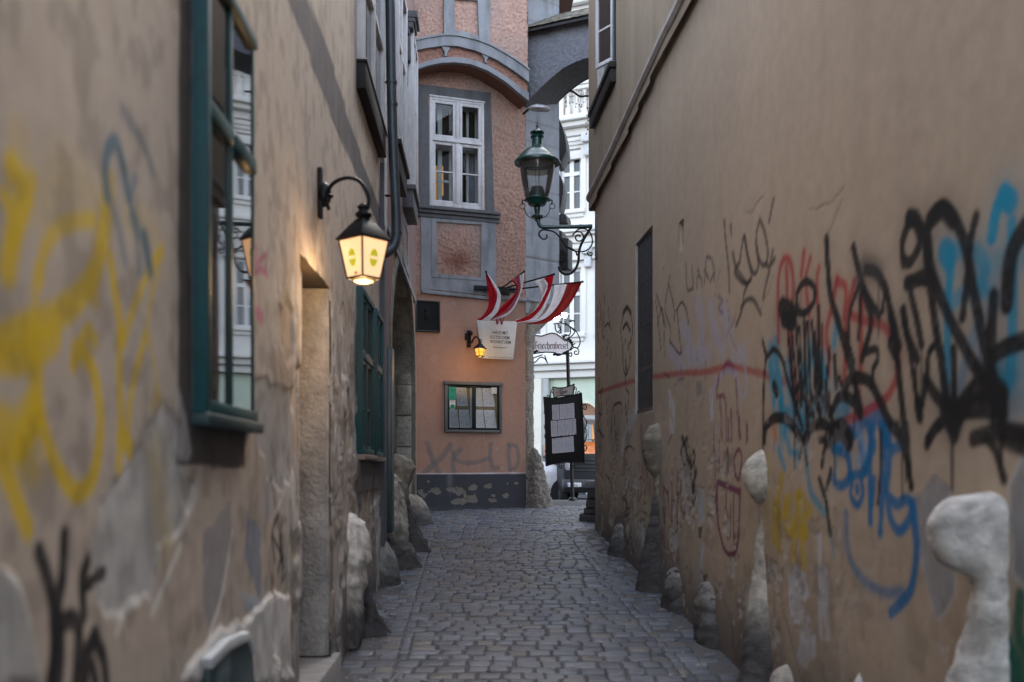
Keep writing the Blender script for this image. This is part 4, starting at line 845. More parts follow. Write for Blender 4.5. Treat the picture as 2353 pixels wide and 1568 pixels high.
# ------------------------------------------------------------------ PINK TOWER at the end of the alley
tw = empty('gothic_tower_house', (*TA[:2],1.45), 'pink roughcast tower house with grey trim closing the end of the alley', 'house')
TL=float(np.linalg.norm(TB-TA)); QL=float(np.linalg.norm(TC-TB))
W=lambda f,pts,o=0:[TW.hit(*f(*q),o) for q in pts]
zled=TW.hit(*vM(400,715))[1]           # ledge between smooth plinth storey and roughcast
WI=dict(u0=TW.hit(*vT(215,1000))[0],u1=TW.hit(*vT(618,1000))[0],z0=TW.hit(*vT(400,1535))[1],z1=TW.hit(*vT(400,735))[1])
us=snap(lines((-.05,TL+.01,.0125)),[TL]); zs=lines((1.25,zled+.02,.0125))
p=Paint(TW,us,zs,(.27,.16,.12)); U,Z=p.U,p.Z
p.mul(.88+.24*fbm(U*2.5,Z*1.6,301)); p.mix((.2,.13,.105),.45*sstep(.45,.7,fbm(U*3,Z*1.2,303))); p.mix((.28,.155,.11),.4*sstep(.5,.72,fbm(U*1.5,Z*1.5,305)))
p.mix((.28,.22,.19),.7*sstep(.80,.84,vnoise(U*34,Z*26,307))*sstep(.6,.7,fbm(U*3,Z*3,308)))
p.o+=.004*(fbm(U*6,Z*6,309)-.5)
GY=(.105,.105,.108)
def g_(pts,w=.085,a=.62): p.stroke(W(vL,pts),w,GY,a,.3)
for a_,w_ in (([(245,610),(270,700),(330,850),(350,880)],.09),([(450,625),(390,720),(300,800),(225,870)],.10),([(545,670),(490,720),(470,800),(485,870)],.09),([(470,690),(500,760),(600,790),(700,780),(790,750)],.075),([(815,615),(805,720),(830,830),(880,830)],.075),([(975,620),(972,720),(985,850)],.07),([(975,630),(1040,640),(1060,730),(1045,820),(990,850)],.065)): g_(a_,w_)
zpl=lambda u: np.interp(u,[0,TL],[TW.hit(*vL(148,888))[1],TW.hit(*vL(1107,882))[1]])
# dark painted plinth with flaking
pl=sstep(-.004,.004,zpl(U)-Z); p.mix((.040,.040,.048),pl); p.o+=.012*pl
fl=(fbm(U*7,Z*9,320)*.6+fbm(U*22,Z*22,321)*.4)
for (x,y,rx,ry) in ((225,1045,42,32),(335,1035,60,28),(455,1025,40,16),(545,1030,60,36),(640,1010,55,26),(780,990,36,16),(530,1135,55,22),(645,1110,55,32),(835,1075,18,14),(830,1125,32,20),(955,1080,24,16),(1035,970,14,8),(965,975,10,8),(255,950,12,8)):
    u0,z0=TW.hit(*vL(x,y)); du=rx*.2565/FPX*17.3; dz=ry*.2565/FPX*17.3
    e=((U-u0)/du)**2+((Z-z0)/dz)**2
    m_=pl*sstep(1.25,.95,e+ (fl-.5)*9); p.mix((.145,.13,.113),m_*.9); p.o-=.008*m_
p.mix((.16,.155,.15),pl*.3*sstep(1.60,1.44,Z+.14*fbm(U*9,Z*9,330))); 
p.mix((.45,.45,.5),sstep(.012,.004,np.abs(Z-zpl(U)-.004))*(.35+.5*vnoise(U*7,Z,331)))
p.mix((.20,.2,.21),pl*.35*np.exp(-((U-.68)/.05)**2)*sstep(1.6,2.0,Z))
p.c*=1.28; p.build('wall',M_pink_s,tw)
# roughcast storey
zs=snap(lines((zled+.0,E+7.0,.0165)),[WI['z0'],WI['z1']]); us=snap(lines((-.05,TL,.0165)),[WI['u0'],WI['u1'],TL])
p=Paint(TW,us,zs,(.262,.166,.132)); U,Z=p.U,p.Z
p.mul(.85+.3*fbm(U*2,Z*1.1,341)); nz=fbm(U*34,Z*38,343,2); p.mul(.74+.52*nz); p.mix((.21,.18,.165),.5*sstep(.45,.7,fbm(U*1.6,Z*.9,345)))
u0,z0=TW.hit(*vM(420,450)); p.mix((.12,.045,.03),.75*np.exp(-(((U-u0)/.28)**2+((Z-z0)/.22)**2))*(.5+fbm(U*8,Z*8,347)))
p.o+=.014+.03*(nz-.5)+.008*(vnoise(U*55,Z*55,349)-.5)
p.c*=1.32; p.build('roughcast',M_pink_r,tw,lambda u,z:~((u>WI['u0'])&(u<WI['u1'])&(z>WI['z0'])&(z<WI['z1'])))
# rough corner quoin on the turned face
zs=lines((E+1.9,E+6.3,.03)); us=lines((-.0,QL,.03)); zq0=E+2.92
p=Paint(QW,us,lines((E+2.72,E+8.9,.03)),(.17,.18,.2)); U,Z=p.U,p.Z; p.mul(.86+.28*fbm(U*3,Z*1.2,361)); p.mul(1-.3*sstep(.5,.75,fbm(U*7,Z*1.2,363)))
jz=[QW.hit(*vT(1060,y))[1] for y in (930,1068,1250,1420)]+[QW.hit(*vM(1050,y))[1] for y in (118,275,442)]
jz+= [jz[0]+.45*i for i in range(1,8)]; jz=sorted(jz)
for z_ in jz: g=np.exp(-((Z-z_)/.012)**2); p.mix((.075,.06,.055),g*.85); p.o-=.01*g
for i,z_ in enumerate(jz[:-1]):
    uu_=.30 if i%2 else .0
    if uu_: g=np.exp(-((U-uu_)/.012)**2)*(Z>z_)*(Z<jz[i+1]); p.mix((.09,.08,.08),g*.7); p.o-=.008*g
p.o+=.012+.003*(fbm(U*9,Z*9,365)-.5)
p.c*=1.2; p.build('quoin',mat('quoin_render',(1,1,1),.9,var=.12,vs=10,bump=.25,bs=120,bd=.004,attr=True),tw)
# ledge under the roughcast: left panel base and right band
mb=MB(); l0=W(vM,[(150,655),(250,672),(400,690),(560,708),(640,715)]); l1=W(vM,[(155,690),(250,700),(400,715),(560,730),(640,738)])
mb.ribbon(TW,l0,l1,-.01,.05); mb.ribbon(TW,W(vM,[(640,712),(780,715),(905,730),(935,722)]),W(vM,[(640,738),(780,742),(905,752),(935,752)]),-.01,.042); ql=[QW.hit(*vM(x,y)) for x,y in ((935,722),(1050,742),(1120,752))]; mb.ribbon(QW,ql,[(u,z-.06) for u,z in ql],-.01,.04)
mb.build('ledge',M_grey,tw,bevel=.01)
# grey panel below the window
mb=MB(); o_=W(vM,[(150,100),(705,150),(705,715),(152,655)]); i_=W(vM,[(262,165),(595,187),(592,576),(268,546)])
for k_ in range(4):
    a_,b_=o_[k_],o_[(k_+1)%4]; c_,d_=i_[(k_+1)%4],i_[k_]; mb.prism(TW,[a_,b_,c_,d_],-.005,.034)
o2=W(vM,[(228,140),(630,160),(630,600),(232,572)]); 
for k_ in range(4):
    a_,b_=o2[k_],o2[(k_+1)%4]; c_,d_=i_[(k_+1)%4],i_[k_]; mb.prism(TW,[a_,b_,c_,d_],.0345,.042)
mb.build('panel_frame',M_grey,tw)
# grey architrave
mb=MB(); o_=W(vT,[(130,625),(665,690),(690,1560),(145,1530)]); i_=W(vT,[(205,712),(615,758),(632,1560),(215,1530)])
for a_,b_,c_,d_ in ((o_[0],o_[1],i_[1],i_[0]),(o_[1],o_[2],i_[2],i_[1]),(o_[3],o_[0],i_[0],i_[3])): mb.prism(TW,[a_,b_,c_,d_],-.03,.036)
mb.build('architrave',M_greyd,tw)
# sill
mb=MB(); s0=W(vM,[(130,45),(730,93)]); 
for dz,dz2,o_ in ((0,-.06,.13),(-.061,-.12,.09),(-.121,-.19,.055)): mb.prism(TW,[(s0[0][0],s0[0][1]+dz),(s0[1][0],s0[0][1]+dz),(s0[1][0],s0[0][1]+dz2),(s0[0][0],s0[0][1]+dz2)],-.02,o_)
mb.build('window_sill',M_greyd,tw,bevel=.015)
# casement window
a,b,z0,z1=WI['u0'],WI['u1'],WI['z0'],WI['z1']
wf=MB(); frame_set(wf,TW,a,b,z0,z1,.055,-.09,.03); um=(a+b)/2+.01; zt=TW.hit(*vT(420,1045))[1]
wf.box(TW,a+.055,b-.055,-.05,.036,zt-.03,zt+.03); wf.box(TW,a+.055,b-.055,-.05,.05,zt-.036,zt-.012); wf.box(TW,um-.035,um+.035,-.05,.034,z0+.055,zt-.036); wf.box(TW,um-.03,um+.03,-.05,.03,zt+.03,z1-.055)
wf.box(TW,a-.01,b+.01,-.02,.045,z1-.012,z1+.02)
win=wf.build('window',M_white,tw,bevel=.005)
zb=TW.hit(*vT(420,1280))[1]
for x0,x1 in ((a+.055,um-.035),(um+.035,b-.055)):
    s_=MB(); frame_set(s_,TW,x0,x1,z0+.055,zt-.036,.052,-.04,.022); s_.box(TW,x0+.052,x1-.052,-.03,.016,zb-.012,zb+.012); s_.build('casement',M_white,win,bevel=.004)
    g=MB(); g.quad(TW.p(x0+.05,-.012,z0+.1),TW.p(x1-.05,-.012,z0+.1),TW.p(x1-.05,-.012,zt-.085),TW.p(x0+.05,-.012,zt-.085)); g.build('pane',M_glass,win)
    s_=MB(); frame_set(s_,TW,x0,x1,zt+.03,z1-.055,.05,-.04,.022); s_.build('upper_casement',M_white,win,bevel=.004)
    g=MB(); g.quad(TW.p(x0+.05,-.012,zt+.08),TW.p(x1-.05,-.012,zt+.08),TW.p(x1-.05,-.012,z1-.1),TW.p(x0+.05,-.012,z1-.1)); g.build('pane',M_glass,win)
# room behind: reveal, inner window and curtains
rv=MB(); D0,D1=-.62,-.09
rv.quad(TW.p(a,D1,z0),TW.p(b,D1,z0),TW.p(b,D0,z0),TW.p(a,D0,z0)); rv.quad(TW.p(a,D1,z1),TW.p(b,D1,z1),TW.p(b,D0,z1),TW.p(a,D0,z1)); rv.quad(TW.p(a,D1,z0),TW.p(a,D0,z0),TW.p(a,D0,z1),TW.p(a,D1,z1)); rv.quad(TW.p(b,D1,z0),TW.p(b,D0,z0),TW.p(b,D0,z1),TW.p(b,D1,z1)); rv.quad(TW.p(a,D0,z0),TW.p(b,D0,z0),TW.p(b,D0,z1),TW.p(a,D0,z1))
rv.build('dark_room',M_dark,win)
iw=MB(); frame_set(iw,TW,a+.02,b-.02,z0+.02,z1-.02,.06,-.30,-.25); iw.box(TW,um-.07,um+.0,-.29,-.25,z0+.08,z1-.08); iw.box(TW,a+.08,b-.08,-.289,-.251,zt-.10,zt+.0); iw.box(TW,a+.08,um-.07,-.288,-.252,zb-.10,zb-.065); iw.box(TW,a+.22,a+.30,-.289,-.251,z0+.08,z1-.08)
iw.box(TW,b-.24,b-.2,-.289,-.251,z0+.08,z1-.08); iw.build('inner_window',mat('inner_white_paint',(.36,.36,.37),.5),win)
def drape(u0,u1,z0,z1,o,m,nm,amp=.02,pinch=0):
    mb=MB(); nu,nz_=26,14; vs=[]
    for j in range(nz_):
        f=j/(nz_-1); z=z0+(z1-z0)*f
        for i in range(nu):
            q=i/(nu-1); uu=u0+(u1-u0)*q*(1-pinch*math.sin(math.pi*(1-f)*.5)); vs.append(TW.p(uu,o+amp*math.sin(q*34+2*f)*(0.6+.4*f),z))
    mb.add(vs,[(j*nu+i,j*nu+i+1,(j+1)*nu+i+1,(j+1)*nu+i) for j in range(nz_-1) for i in range(nu-1)]); return mb.build(nm,m,win,smooth=True)
drape(a+.06,a+.24,z0+.02,zt-.35,-.34,emat('glowing_yellow_curtain',(.9,.5,.12),.03,(.42,.26,.05)),'curtain',.015)  # faint glow in the cloth stands in for warm room light
drape(b-.06,b-.3,z0+.02,zt-.1,-.36,mat('grey_net_curtain',(.22,.22,.25),.9),'curtain',.015,.55)
drape(a+.26,a+.36,z0+.3,zt-.33,-.38,emat('glowing_warm_curtain',(.9,.42,.08),.05,(.4,.22,.05)),'curtain',.01)  # this cloth glows too, in place of a lamp inside
# round vent seen in the upper lights
mb=MB(); c0=TW.hit(*vT(440,948)); 
def disc(F,u,z,r,o0,o1,n=26): return [(u+r*math.cos(2*math.pi*i/n),z+r*math.sin(2*math.pi*i/n)) for i in range(n)]
mb.prism(TW,disc(TW,c0[0]-.02,c0[1]-.05,.105,0,0),-.245,-.235); mb.build('vent_disc',mat('brown_vent',(.06,.05,.035),.6,var=.5,vs=20),win)
# corbelled oriel storey with two arched bands
OF=.43; OW=Fr(TW.O+TW.N*OF,TW.U,TW.N); O=lambda pts:[OW.hit(*vT(*q)) for q in pts]
lowb=O([(40,560),(110,520),(200,490),(300,470),(400,465),(520,480),(640,525),(780,612),(870,690),(945,750)]); lowt=O([(40,525),(110,487),(200,455),(300,432),(400,425),(520,440),(640,486),(780,570),(870,638),(945,692)])
upb=O([(40,395),(110,380),(200,362),(320,345),(420,348),(560,385),(700,445),(830,528),(900,580),(950,622)]); upt=O([(40,315),(130,300),(220,282),(320,267),(420,270),(560,302),(660,340),(800,420),(880,475),(950,530)])
rs=lambda pts,us_:[(u,float(np.interp(u,[q[0] for q in pts],[q[1] for q in pts]))) for u in us_]
uA=np.linspace(lowb[0][0],lowb[-1][0],30); ztop=E+8.7
mb=MB(); mb.ribbon(OW,rs(lowt,uA),rs(lowb,uA),-.06,.035); mb.ribbon(OW,rs(upt,uA),rs(upb,uA),-.06,.05); mb.ribbon(OW,[(u,z+.02) for u,z in rs(upt,uA)],[(u,z-.015) for u,z in rs(upt,uA)],.05,.075); mb.build('arched_band',M_grey,tw)
# little bosses between the bands
for (x,y0,y1,w_) in ((335,350,420,34),(630,405,470,32)):
    mb=MB(); t_=OW.hit(*vT(x,y0)); b_=OW.hit(*vT(x,y1)); s_=w_*.3115/FPX*16.7; mb.prism(OW,[(t_[0]-s_,t_[1]),(t_[0]+s_,t_[1]),(t_[0]+s_*.75,t_[1]-.04),(t_[0]+s_*.3,t_[1]-.09),(t_[0]+s_*.28,b_[1]),(t_[0]-s_*.28,b_[1]),(t_[0]-s_*.3,t_[1]-.09),(t_[0]-s_*.75,t_[1]-.04)],-.02,.03); mb.build('boss',M_grey,tw,bevel=.006)
us=np.linspace(uA[0],uA[-1],150); zs=lines((float(min(q[1] for q in lowb)),ztop,.0165))
p=Paint(OW,us,zs,(.2,.11,.085)); U,Z=p.U,p.Z; nz=fbm(U*34,Z*38,381,2); up=sstep(0,.03,Z-np.interp(U,[q[0] for q in upt],[q[1] for q in upt]))
p.mix((.27,.176,.145),up); p.mul(.74+.52*nz); p.mul(.88+.24*fbm(U*1.8,Z*1.4,383)); p.o+=-.02+.03*(nz-.5); p.mix((.215,.165,.155),up*.5*sstep(.5,.7,fbm(U*1.6,Z*1.6,385)))
lbz=lambda u:np.interp(u,[q[0] for q in lowb],[q[1] for q in lowb])
p.c*=1.32; p.build('oriel_wall',M_pink_r,tw,lambda u,z:z>lbz(u)+.012)
mb=MB(); top=rs(lowb,uA); n=len(top); vs=[OW.p(u,.0,z+.002) for u,z in top]+[OW.p(u,-OF,z+.002) for u,z in top]; mb.add(vs,[(i,i+1,n+i+1,n+i) for i in range(n-1)]); mb.build('corbel_soffit',mat('orange_soffit',(.16,.072,.044),.9,var=.2,vs=5,bump=.3,bs=60),tw,smooth=True)
mb=MB(); vt=lambda x,y:OW.hit(*vT(x,y))
for pts in ([(318,-60),(395,-60),(402,262),(322,262)],[(568,-60),(662,-60),(660,340),(580,300)]): mb.prism(OW,[vt(*q) for q in pts],-.04,.03)
mb.prism(OW,[vt(*q) for q in ((400,228),(480,240),(575,272),(577,302),(480,270),(402,262))],-.04,.0295); mb.prism(OW,[vt(*q) for q in ((402,-20),(580,-8),(578,10),(402,-2))],-.04,.0285)
mb.build('panel_strip',M_grey,tw)
mb=MB(); mb.quad(OW.p(uA[0],-OF,lowb[0][1]),OW.p(uA[0],0,lowb[0][1]),OW.p(uA[0],0,ztop),OW.p(uA[0],-OF,ztop)); mb.build('oriel_side',MATS['orange_soffit'],tw); mb=MB(); mb.quad(OW.p(uA[-1],-OF,lowb[-1][1]),OW.p(uA[-1],0,lowb[-1][1]),OW.p(uA[-1],0,ztop),OW.p(uA[-1],-OF,ztop)); mb.build('oriel_side',MATS['orange_soffit'],tw)
# mass of the tower
mb=MB(); A_,B_,C_=TW.p(0,-.63,0),TW.p(TL-.02,-.63,0),QW.p(QL,-.02,0); B2=QW.p(.05,-.05,0)
def poly_mass(mb,pts,z0,z1): n=len(pts); mb.add([(x,y,z0) for x,y in pts]+[(x,y,z1) for x,y in pts],[tuple(range(n-1,-1,-1)),tuple(range(n,2*n))]+[(i,(i+1)%n,(i+1)%n+n,i+n) for i in range(n)])
cx_,cy_=TC[0],TC[1]
poly_mass(mb,[TW.p(-.05,-.02,0)[:2],TW.p(-.05,-.75,0)[:2],TW.p(TL-.1,-.75,0)[:2],TW.p(TL+.02,-.03,0)[:2],QW.p(.03,-.03,0)[:2],QW.p(QL,-.02,0)[:2],(cx_+.02,cy_+3.6),(-4,24.5),(-7,18)],zled+.3,ztop)
mb.build('tower_body',mat('tower_body',(.2,.2,.21),.9),tw)
mb=MB(); poly_mass(mb,[TW.p(-.05,-.02,0)[:2],TW.p(TL-.02,-.02,0)[:2],(TB[0]-.03,TB[1]+.3),(TB[0]-.03,cy_+3.5),(-4,24.4),(-7,18)],1.2,zled+.295); mb.build('lower_body',mat('lower_body',(.25,.14,.1),.9),tw)
mb=MB(); poly_mass(mb,[OW.p(uA[0]-.1,.12,0)[:2],OW.p(uA[-1]+.1,.12,0)[:2],(cx_+.3,cy_),(cx_+.2,cy_+4),(-4,25),(-7.2,17.8)],ztop+.002,ztop+.18); mb.build('roof',MATS['old_tile'],tw)

# stone blocks of the lower corner, overhanging block and guard stone
M_corner=mat('rough_corner_stone',(.24,.215,.18),.95,var=.75,vs=30,bump=1.,bs=40,bd=.03,dirt=((.09,.08,.07),4,.7))
def rock(name,secs,m,parent=None,seed=0,amp=.02,nseg=22,freq=6.,cap=True,flat=0.,colf=None,dent=None):
    """lofted stone; secs: list of (centre, axis, axis, half size, half size); colf(xyz) gives vertex colours"""
    n=max(nseg,36); t_=2*np.pi*np.arange(n)/n; cs,sn=np.cos(t_),np.sin(t_)
    if flat: cs=np.sign(cs)*np.abs(cs)**flat; sn=np.sign(sn)*np.abs(sn)**flat
    V=[]
    for (c,ax,ay,rx,ry) in secs:
        ax=np.array(ax,float); ay=np.array(ay,float)
        q=np.array(c)[None,:]+cs[:,None]*ax*rx+sn[:,None]*ay*ry
        a_=q[:,0]*1.3+q[:,1]*.9; k_=freq
        d=(fbm(a_*k_+q[:,2]*k_*.35+seed*3.7,q[:,2]*k_*.8-q[:,0]*k_+seed,seed,5)-.5)*2.6*amp+(fbm(a_*k_*4+seed,q[:,2]*k_*4+q[:,1]*k_*2,seed+9,3)-.5)*amp*1.1
        rg=np.abs(fbm(a_*k_*1.7+seed*2,q[:,2]*k_*1.5+q[:,1]*k_,seed+21,3)-.5)*2; d+=(np.clip(rg,0,.35)-.2)*amp*2.6
        d*=min(1,max(rx,ry)/.06)
        V.append(q+(cs[:,None]*ax+sn[:,None]*ay)*d[:,None])
    V=np.concatenate(V); m_=len(secs)
    if dent is not None:      # a broken, hollowed face
        c_=np.array(dent[0]); r_=np.linalg.norm(V-c_,axis=1); ctr_=np.repeat(np.array([s_[0] for s_ in secs],float),n,axis=0)
        k_=np.exp(-(r_/dent[1])**2)[:,None]; dv=ctr_-V; dv/=np.linalg.norm(dv,axis=1)[:,None]+1e-9; V=V+dv*k_*dent[2]
    fs=[(i*n+k_,i*n+(k_+1)%n,(i+1)*n+(k_+1)%n,(i+1)*n+k_) for i in range(m_-1) for k_ in range(n)]
    if cap: fs+=[tuple(range(n-1,-1,-1)),tuple((m_-1)*n+k_ for k_ in range(n))]
    mb=MB(); mb.add(V,fs); o=mb.build(name,m,parent,smooth=True)
    if colf is not None:
        me=o.data; C=np.clip(colf(V),0,1); at=me.color_attributes.new('Col','FLOAT_COLOR','POINT')
        at.data.foreach_set('color',np.concatenate([C,np.ones((len(C),1))],1).astype(np.float32).ravel())
    return o
def interp_secs(keys,nz):
    zs_=[k_[0] for k_ in keys]; zz=np.linspace(zs_[0],zs_[-1],nz); arr=np.array([k_[1:] for k_ in keys],float)
    return [(z,)+tuple(np.interp(z,zs_,arr[:,j]) for j in range(arr.shape[1])) for z in zz]
secs=[]
for z,u,ru in interp_secs([(1.4,.10,.11),(zled-1.35,.105,.115),(zled-1.3,.11,.12),(zled-1.28,.10,.11),(zled-.9,.10,.12),(zled-.55,.13,.15),(zled-.4,.22,.26),(zled-.25,.33,.36),(zled-.1,.36,.38),(zled-.01,.36,.385)],60):
    c=QW.p(u,-.13,z); secs.append((c,QW.U,QW.N,ru,.16))
rock('corner_stone',secs,M_corner,tw,21,.012,26,7,flat=.6)
# ------------------------------------------------------------------ guard stones along both walls
M_rock=mat('weathered_rock',(1,1,1),.9,var=.3,vs=16,bump=.8,bs=55,bd=.012,attr=True,spec=.25)
M_gs=[((.44,.41,.35),(.25,.225,.19)),((.29,.29,.275),(.17,.165,.155)),((.055,.053,.056),(.025,.025,.028)),((.55,.53,.495),(.33,.305,.27)),((.26,.225,.175),(.13,.115,.09))]
def guard(F,u,keys,m,label,seed,name='guard_stone',amp=.02,foot=.18,flat=0.,cat_='guard stone',group=None,dark=(.055,.053,.055),dent=None):
    """keys: (height above ground, half width along wall, reach from the wall, shift along wall)"""
    if isinstance(m[0][0],tuple): m=m[0]
    g0=float(ground(F.p(u,0,0)[1])); secs=[]
    for z,hw,pr,sh in interp_secs(keys,max(22,int((keys[-1][0]-keys[0][0])/.022))): secs.append((F.p(u+sh,-.03,g0+z),F.U,F.N,max(hw,.01),max(pr+.03,.012)))
    def colf(V):
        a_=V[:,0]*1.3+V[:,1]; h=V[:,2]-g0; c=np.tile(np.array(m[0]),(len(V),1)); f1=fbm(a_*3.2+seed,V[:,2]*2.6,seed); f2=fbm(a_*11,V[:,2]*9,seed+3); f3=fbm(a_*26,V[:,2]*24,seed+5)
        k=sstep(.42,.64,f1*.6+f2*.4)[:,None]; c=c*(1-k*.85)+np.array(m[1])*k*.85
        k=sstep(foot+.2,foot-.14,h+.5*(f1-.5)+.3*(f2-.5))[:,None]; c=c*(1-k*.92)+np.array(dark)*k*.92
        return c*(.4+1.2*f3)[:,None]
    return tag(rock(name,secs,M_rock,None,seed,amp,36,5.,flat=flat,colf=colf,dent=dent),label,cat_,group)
uL=lambda y: 5072/((y-1070)+193)
dome=lambda h,w,pr,sh=0:[(-.08,w*1.05,pr*1.03,sh),(h*.15,w,pr,sh),(h*.45,w*.9,pr*.85,sh),(h*.68,w*.78,pr*.7,sh),(h*.85,w*.6,pr*.52,sh+.02),(h*.95,w*.42,pr*.3,sh+.03),(h,w*.12,.0,sh+.03)]
GL='guard stones along the left wall'; GR_='guard stones along the right wall'
guard(LW,5.15,dome(.86,.24,.085),M_gs[3],'pale rounded stone at the foot of the left wall just before the doorway',31,group=GL)
guard(LW,8.35,[(.0,.15,.10,0),(.35,.16,.12,0),(.55,.15,.15,0),(.62,.12,.13,0),(.72,.16,.165,0),(.9,.17,.16,0),(1.03,.13,.11,0),(1.1,.06,.04,0),(1.12,.02,0,0)],M_gs[3],'tall whitish lumpy stone built into the left wall beyond the doorway',32,foot=.45,group=GL)
guard(LW,8.75,[(-.06,.13,.33,0),(.08,.12,.27,0),(.22,.1,.18,0),(.36,.07,.13,0),(.48,.03,.08,0)],M_gs[2],'low black wedge shaped stone on the left, nearest of the black ones',33,group=GL)
guard(LW,10.95,dome(.48,.2,.22),M_gs[1],'squat grey boulder against the slate grey strip on the left',34,group=GL)
guard(LW,11.9,[(-.06,.2,.42,0),(.1,.18,.34,0),(.3,.16,.24,0),(.55,.17,.22,0),(.85,.17,.2,0),(1.0,.13,.15,0),(1.1,.08,.1,0),(1.13,.02,.0,0)],M_gs[0],'tallest pitted pale stone on the left with a worn black foot',35,foot=.36,group=GL,amp=.03)
guard(LW,13.0,[(-.06,.2,.50,0),(.12,.17,.40,0),(.35,.14,.27,0),(.55,.12,.18,0),(.8,.12,.16,0),(.95,.14,.2,0),(1.08,.17,.26,0),(1.18,.14,.21,0),(1.25,.08,.12,0),(1.27,.02,0,0)],M_gs[4],'knob headed stone with a slim shaft and black foot, before the stone portal',36,foot=.62,group=GL,amp=.025)
guard(LW,15.55,dome(.46,.36,.37),M_gs[4],'round quarter dome boulder at the stone portal, farthest on the left',37,group=GL)
# right side
RB=[(-.1,.2,.36,.06),(.4,.175,.28,.04),(.75,.155,.2,.02),(.96,.14,.155,.01),(1.11,.12,.115,-.01),(1.21,.11,.10,-.02),(1.315,.10,.083,-.03),(1.40,.10,.095,-.03),(1.43,.12,.15,-.01),(1.46,.135,.205,0),(1.53,.14,.24,0),(1.61,.14,.25,0),(1.68,.13,.22,0),(1.72,.115,.18,0),(1.745,.09,.12,0),(1.757,.02,.0,0)]
g_big=float(ground(4.2)); 
o=guard(RW,4.17,[(z+.0,a_,b_,c_) for z,a_,b_,c_ in RB],M_gs[3],'big white bone shaped stone with a broken head on the right wall',41,group=GR_,amp=.016,flat=.75,dent=(RW.p(4.0,.2,float(ground(4.1))+1.50),.09,.028))
o=guard(RW,7.05,[(-.06,.24,.21,.0),(.15,.2,.17,.05),(.45,.16,.13,.08),(.8,.1,.085,.1),(1.1,.05,.035,.12),(1.18,.03,.01,.12),(1.32,.03,.01,.12),(1.40,.09,.08,.1),(1.48,.125,.13,.1),(1.58,.13,.14,.1),(1.66,.1,.11,.1),(1.72,.05,.04,.1),(1.74,.02,0,.1)],M_gs[0],'stone with an egg shaped head over a flared pale foot, beside the yellow scrawl',42,foot=.55,group=GR_,amp=.01)
guard(RW,10.6,[(-.05,.2,.25,0),(.2,.17,.2,0),(.5,.13,.14,0),(.8,.09,.08,0),(1.05,.05,.03,0),(1.2,.06,.05,0),(1.28,.13,.12,0),(1.42,.17,.17,0),(1.6,.17,.165,0),(1.74,.1,.1,0),(1.78,.02,0,0)],M_gs[4],'stone with a round tan head on a dark flared foot, under the barred window',43,foot=.95,group=GR_,amp=.012)
M_low=((.19,.18,.165),(.095,.09,.085))
guard(RW,12.75,dome(.40,.2,.17),M_low,'small grey wedge at the foot of the right wall, farthest one before the corner',44,group=GR_)
guard(RW,9.75,dome(.40,.24,.13),M_low,'low cracked grey stone at the right wall foot, just below the black smudge',45,group=GR_,amp=.035)
guard(RW,8.55,dome(.50,.25,.13),M_low,'brownish chipped stone low on the right wall left of the purple letters',46,group=GR_,amp=.035)
guard(RW,6.6,dome(.34,.14,.16),M_gs[0],'small rounded light stone on the ground just right of the flared pale foot',47,group=GR_)
guard(RW,5.45,dome(.62,.09,.07),M_gs[3],'slim pointed white stone at the right wall foot below the white plaster scars',48,group=GR_)
# guard boulder of the tower corner and stepped block at the end of the right wall
e=[]; g0=float(ground(17.9))
for z,rx,ry,dx in interp_secs([(-.06,.29,.34,.06),(.1,.255,.3,.03),(.35,.21,.25,.0),(.65,.165,.2,-.045),(.9,.12,.15,-.08),(1.03,.08,.09,-.1),(1.1,.03,.03,-.12)],40): e.append((QW.p(.26+dx,-.02,g0+z),QW.U,QW.N,rx,ry))
tag(rock('guard_stone',e,mat('tower_boulder',(.22,.195,.165),.92,var=.75,vs=28,bump=1.,bs=38,bd=.025,dirt=((.09,.085,.08),5,.7)),None,52,.03,30,6),'tall leaning granite guard stone with a white smear at the corner of the pink tower','guard stone')
st=empty('stepped_block',(1.3,15.9,float(ground(15.9))),'dark stepped masonry block with iron straps at the far end of the right wall','masonry block')
gb=float(ground(15.9)); Mb=mat('sooty_brick',(.035,.032,.034),.8,var=.5,vs=8,bump=.7,bs=30,bd=.015)
for i,(x0,z0,z1) in enumerate(((1.06,-.03,.10),(1.13,.11,.19),(1.17,.20,.34),(1.19,.35,.5),(1.16,.51,.63))):
    mb=MB(); mb.hexa([(x0,15.75,gb+z0),(1.75,15.7,gb+z0),(1.75,16.2,gb+z0),(x0+.03,16.2,gb+z0)],[(x0+.015,15.76,gb+z1),(1.75,15.71,gb+z1),(1.75,16.2,gb+z1),(x0+.04,16.2,gb+z1)]); mb.build('course',Mb if i<4 else mat('block_cap',(.13,.13,.135),.85,var=.3,bump=.4,bs=40),st,bevel=.018)

# dark green cover over the cellar opening, left foreground
cpts=[LW.hit(*v2(x,y),.045) for x,y in ((975,1510),(1060,1420),(1150,1378),(1172,1440),(1180,1568),(1185,1700),(985,1700))]
cv=empty('cellar_cover',LW.p(cpts[0][0],0,1.),'dark green arched metal cover low on the left wall','cellar cover')
mb=MB(); mb.prism(LW,cpts,.0,.035); mb.build('plate',mat('dark_green_sheet',(.012,.035,.036),.45,var=.3,vs=7,bump=.2,bs=20,dirt=((.18,.24,.27),5,.5)),cv,bevel=.006)
mb=MB(); rim=[(u,z) for u,z in cpts[:4]]; mb.ribbon(LW,[(u-.03,z+.05) for u,z in rim],rim,.0,.05); mb.build('rim',mat('pale_rim',(.42,.44,.45),.8,var=.3),cv,bevel=.008)

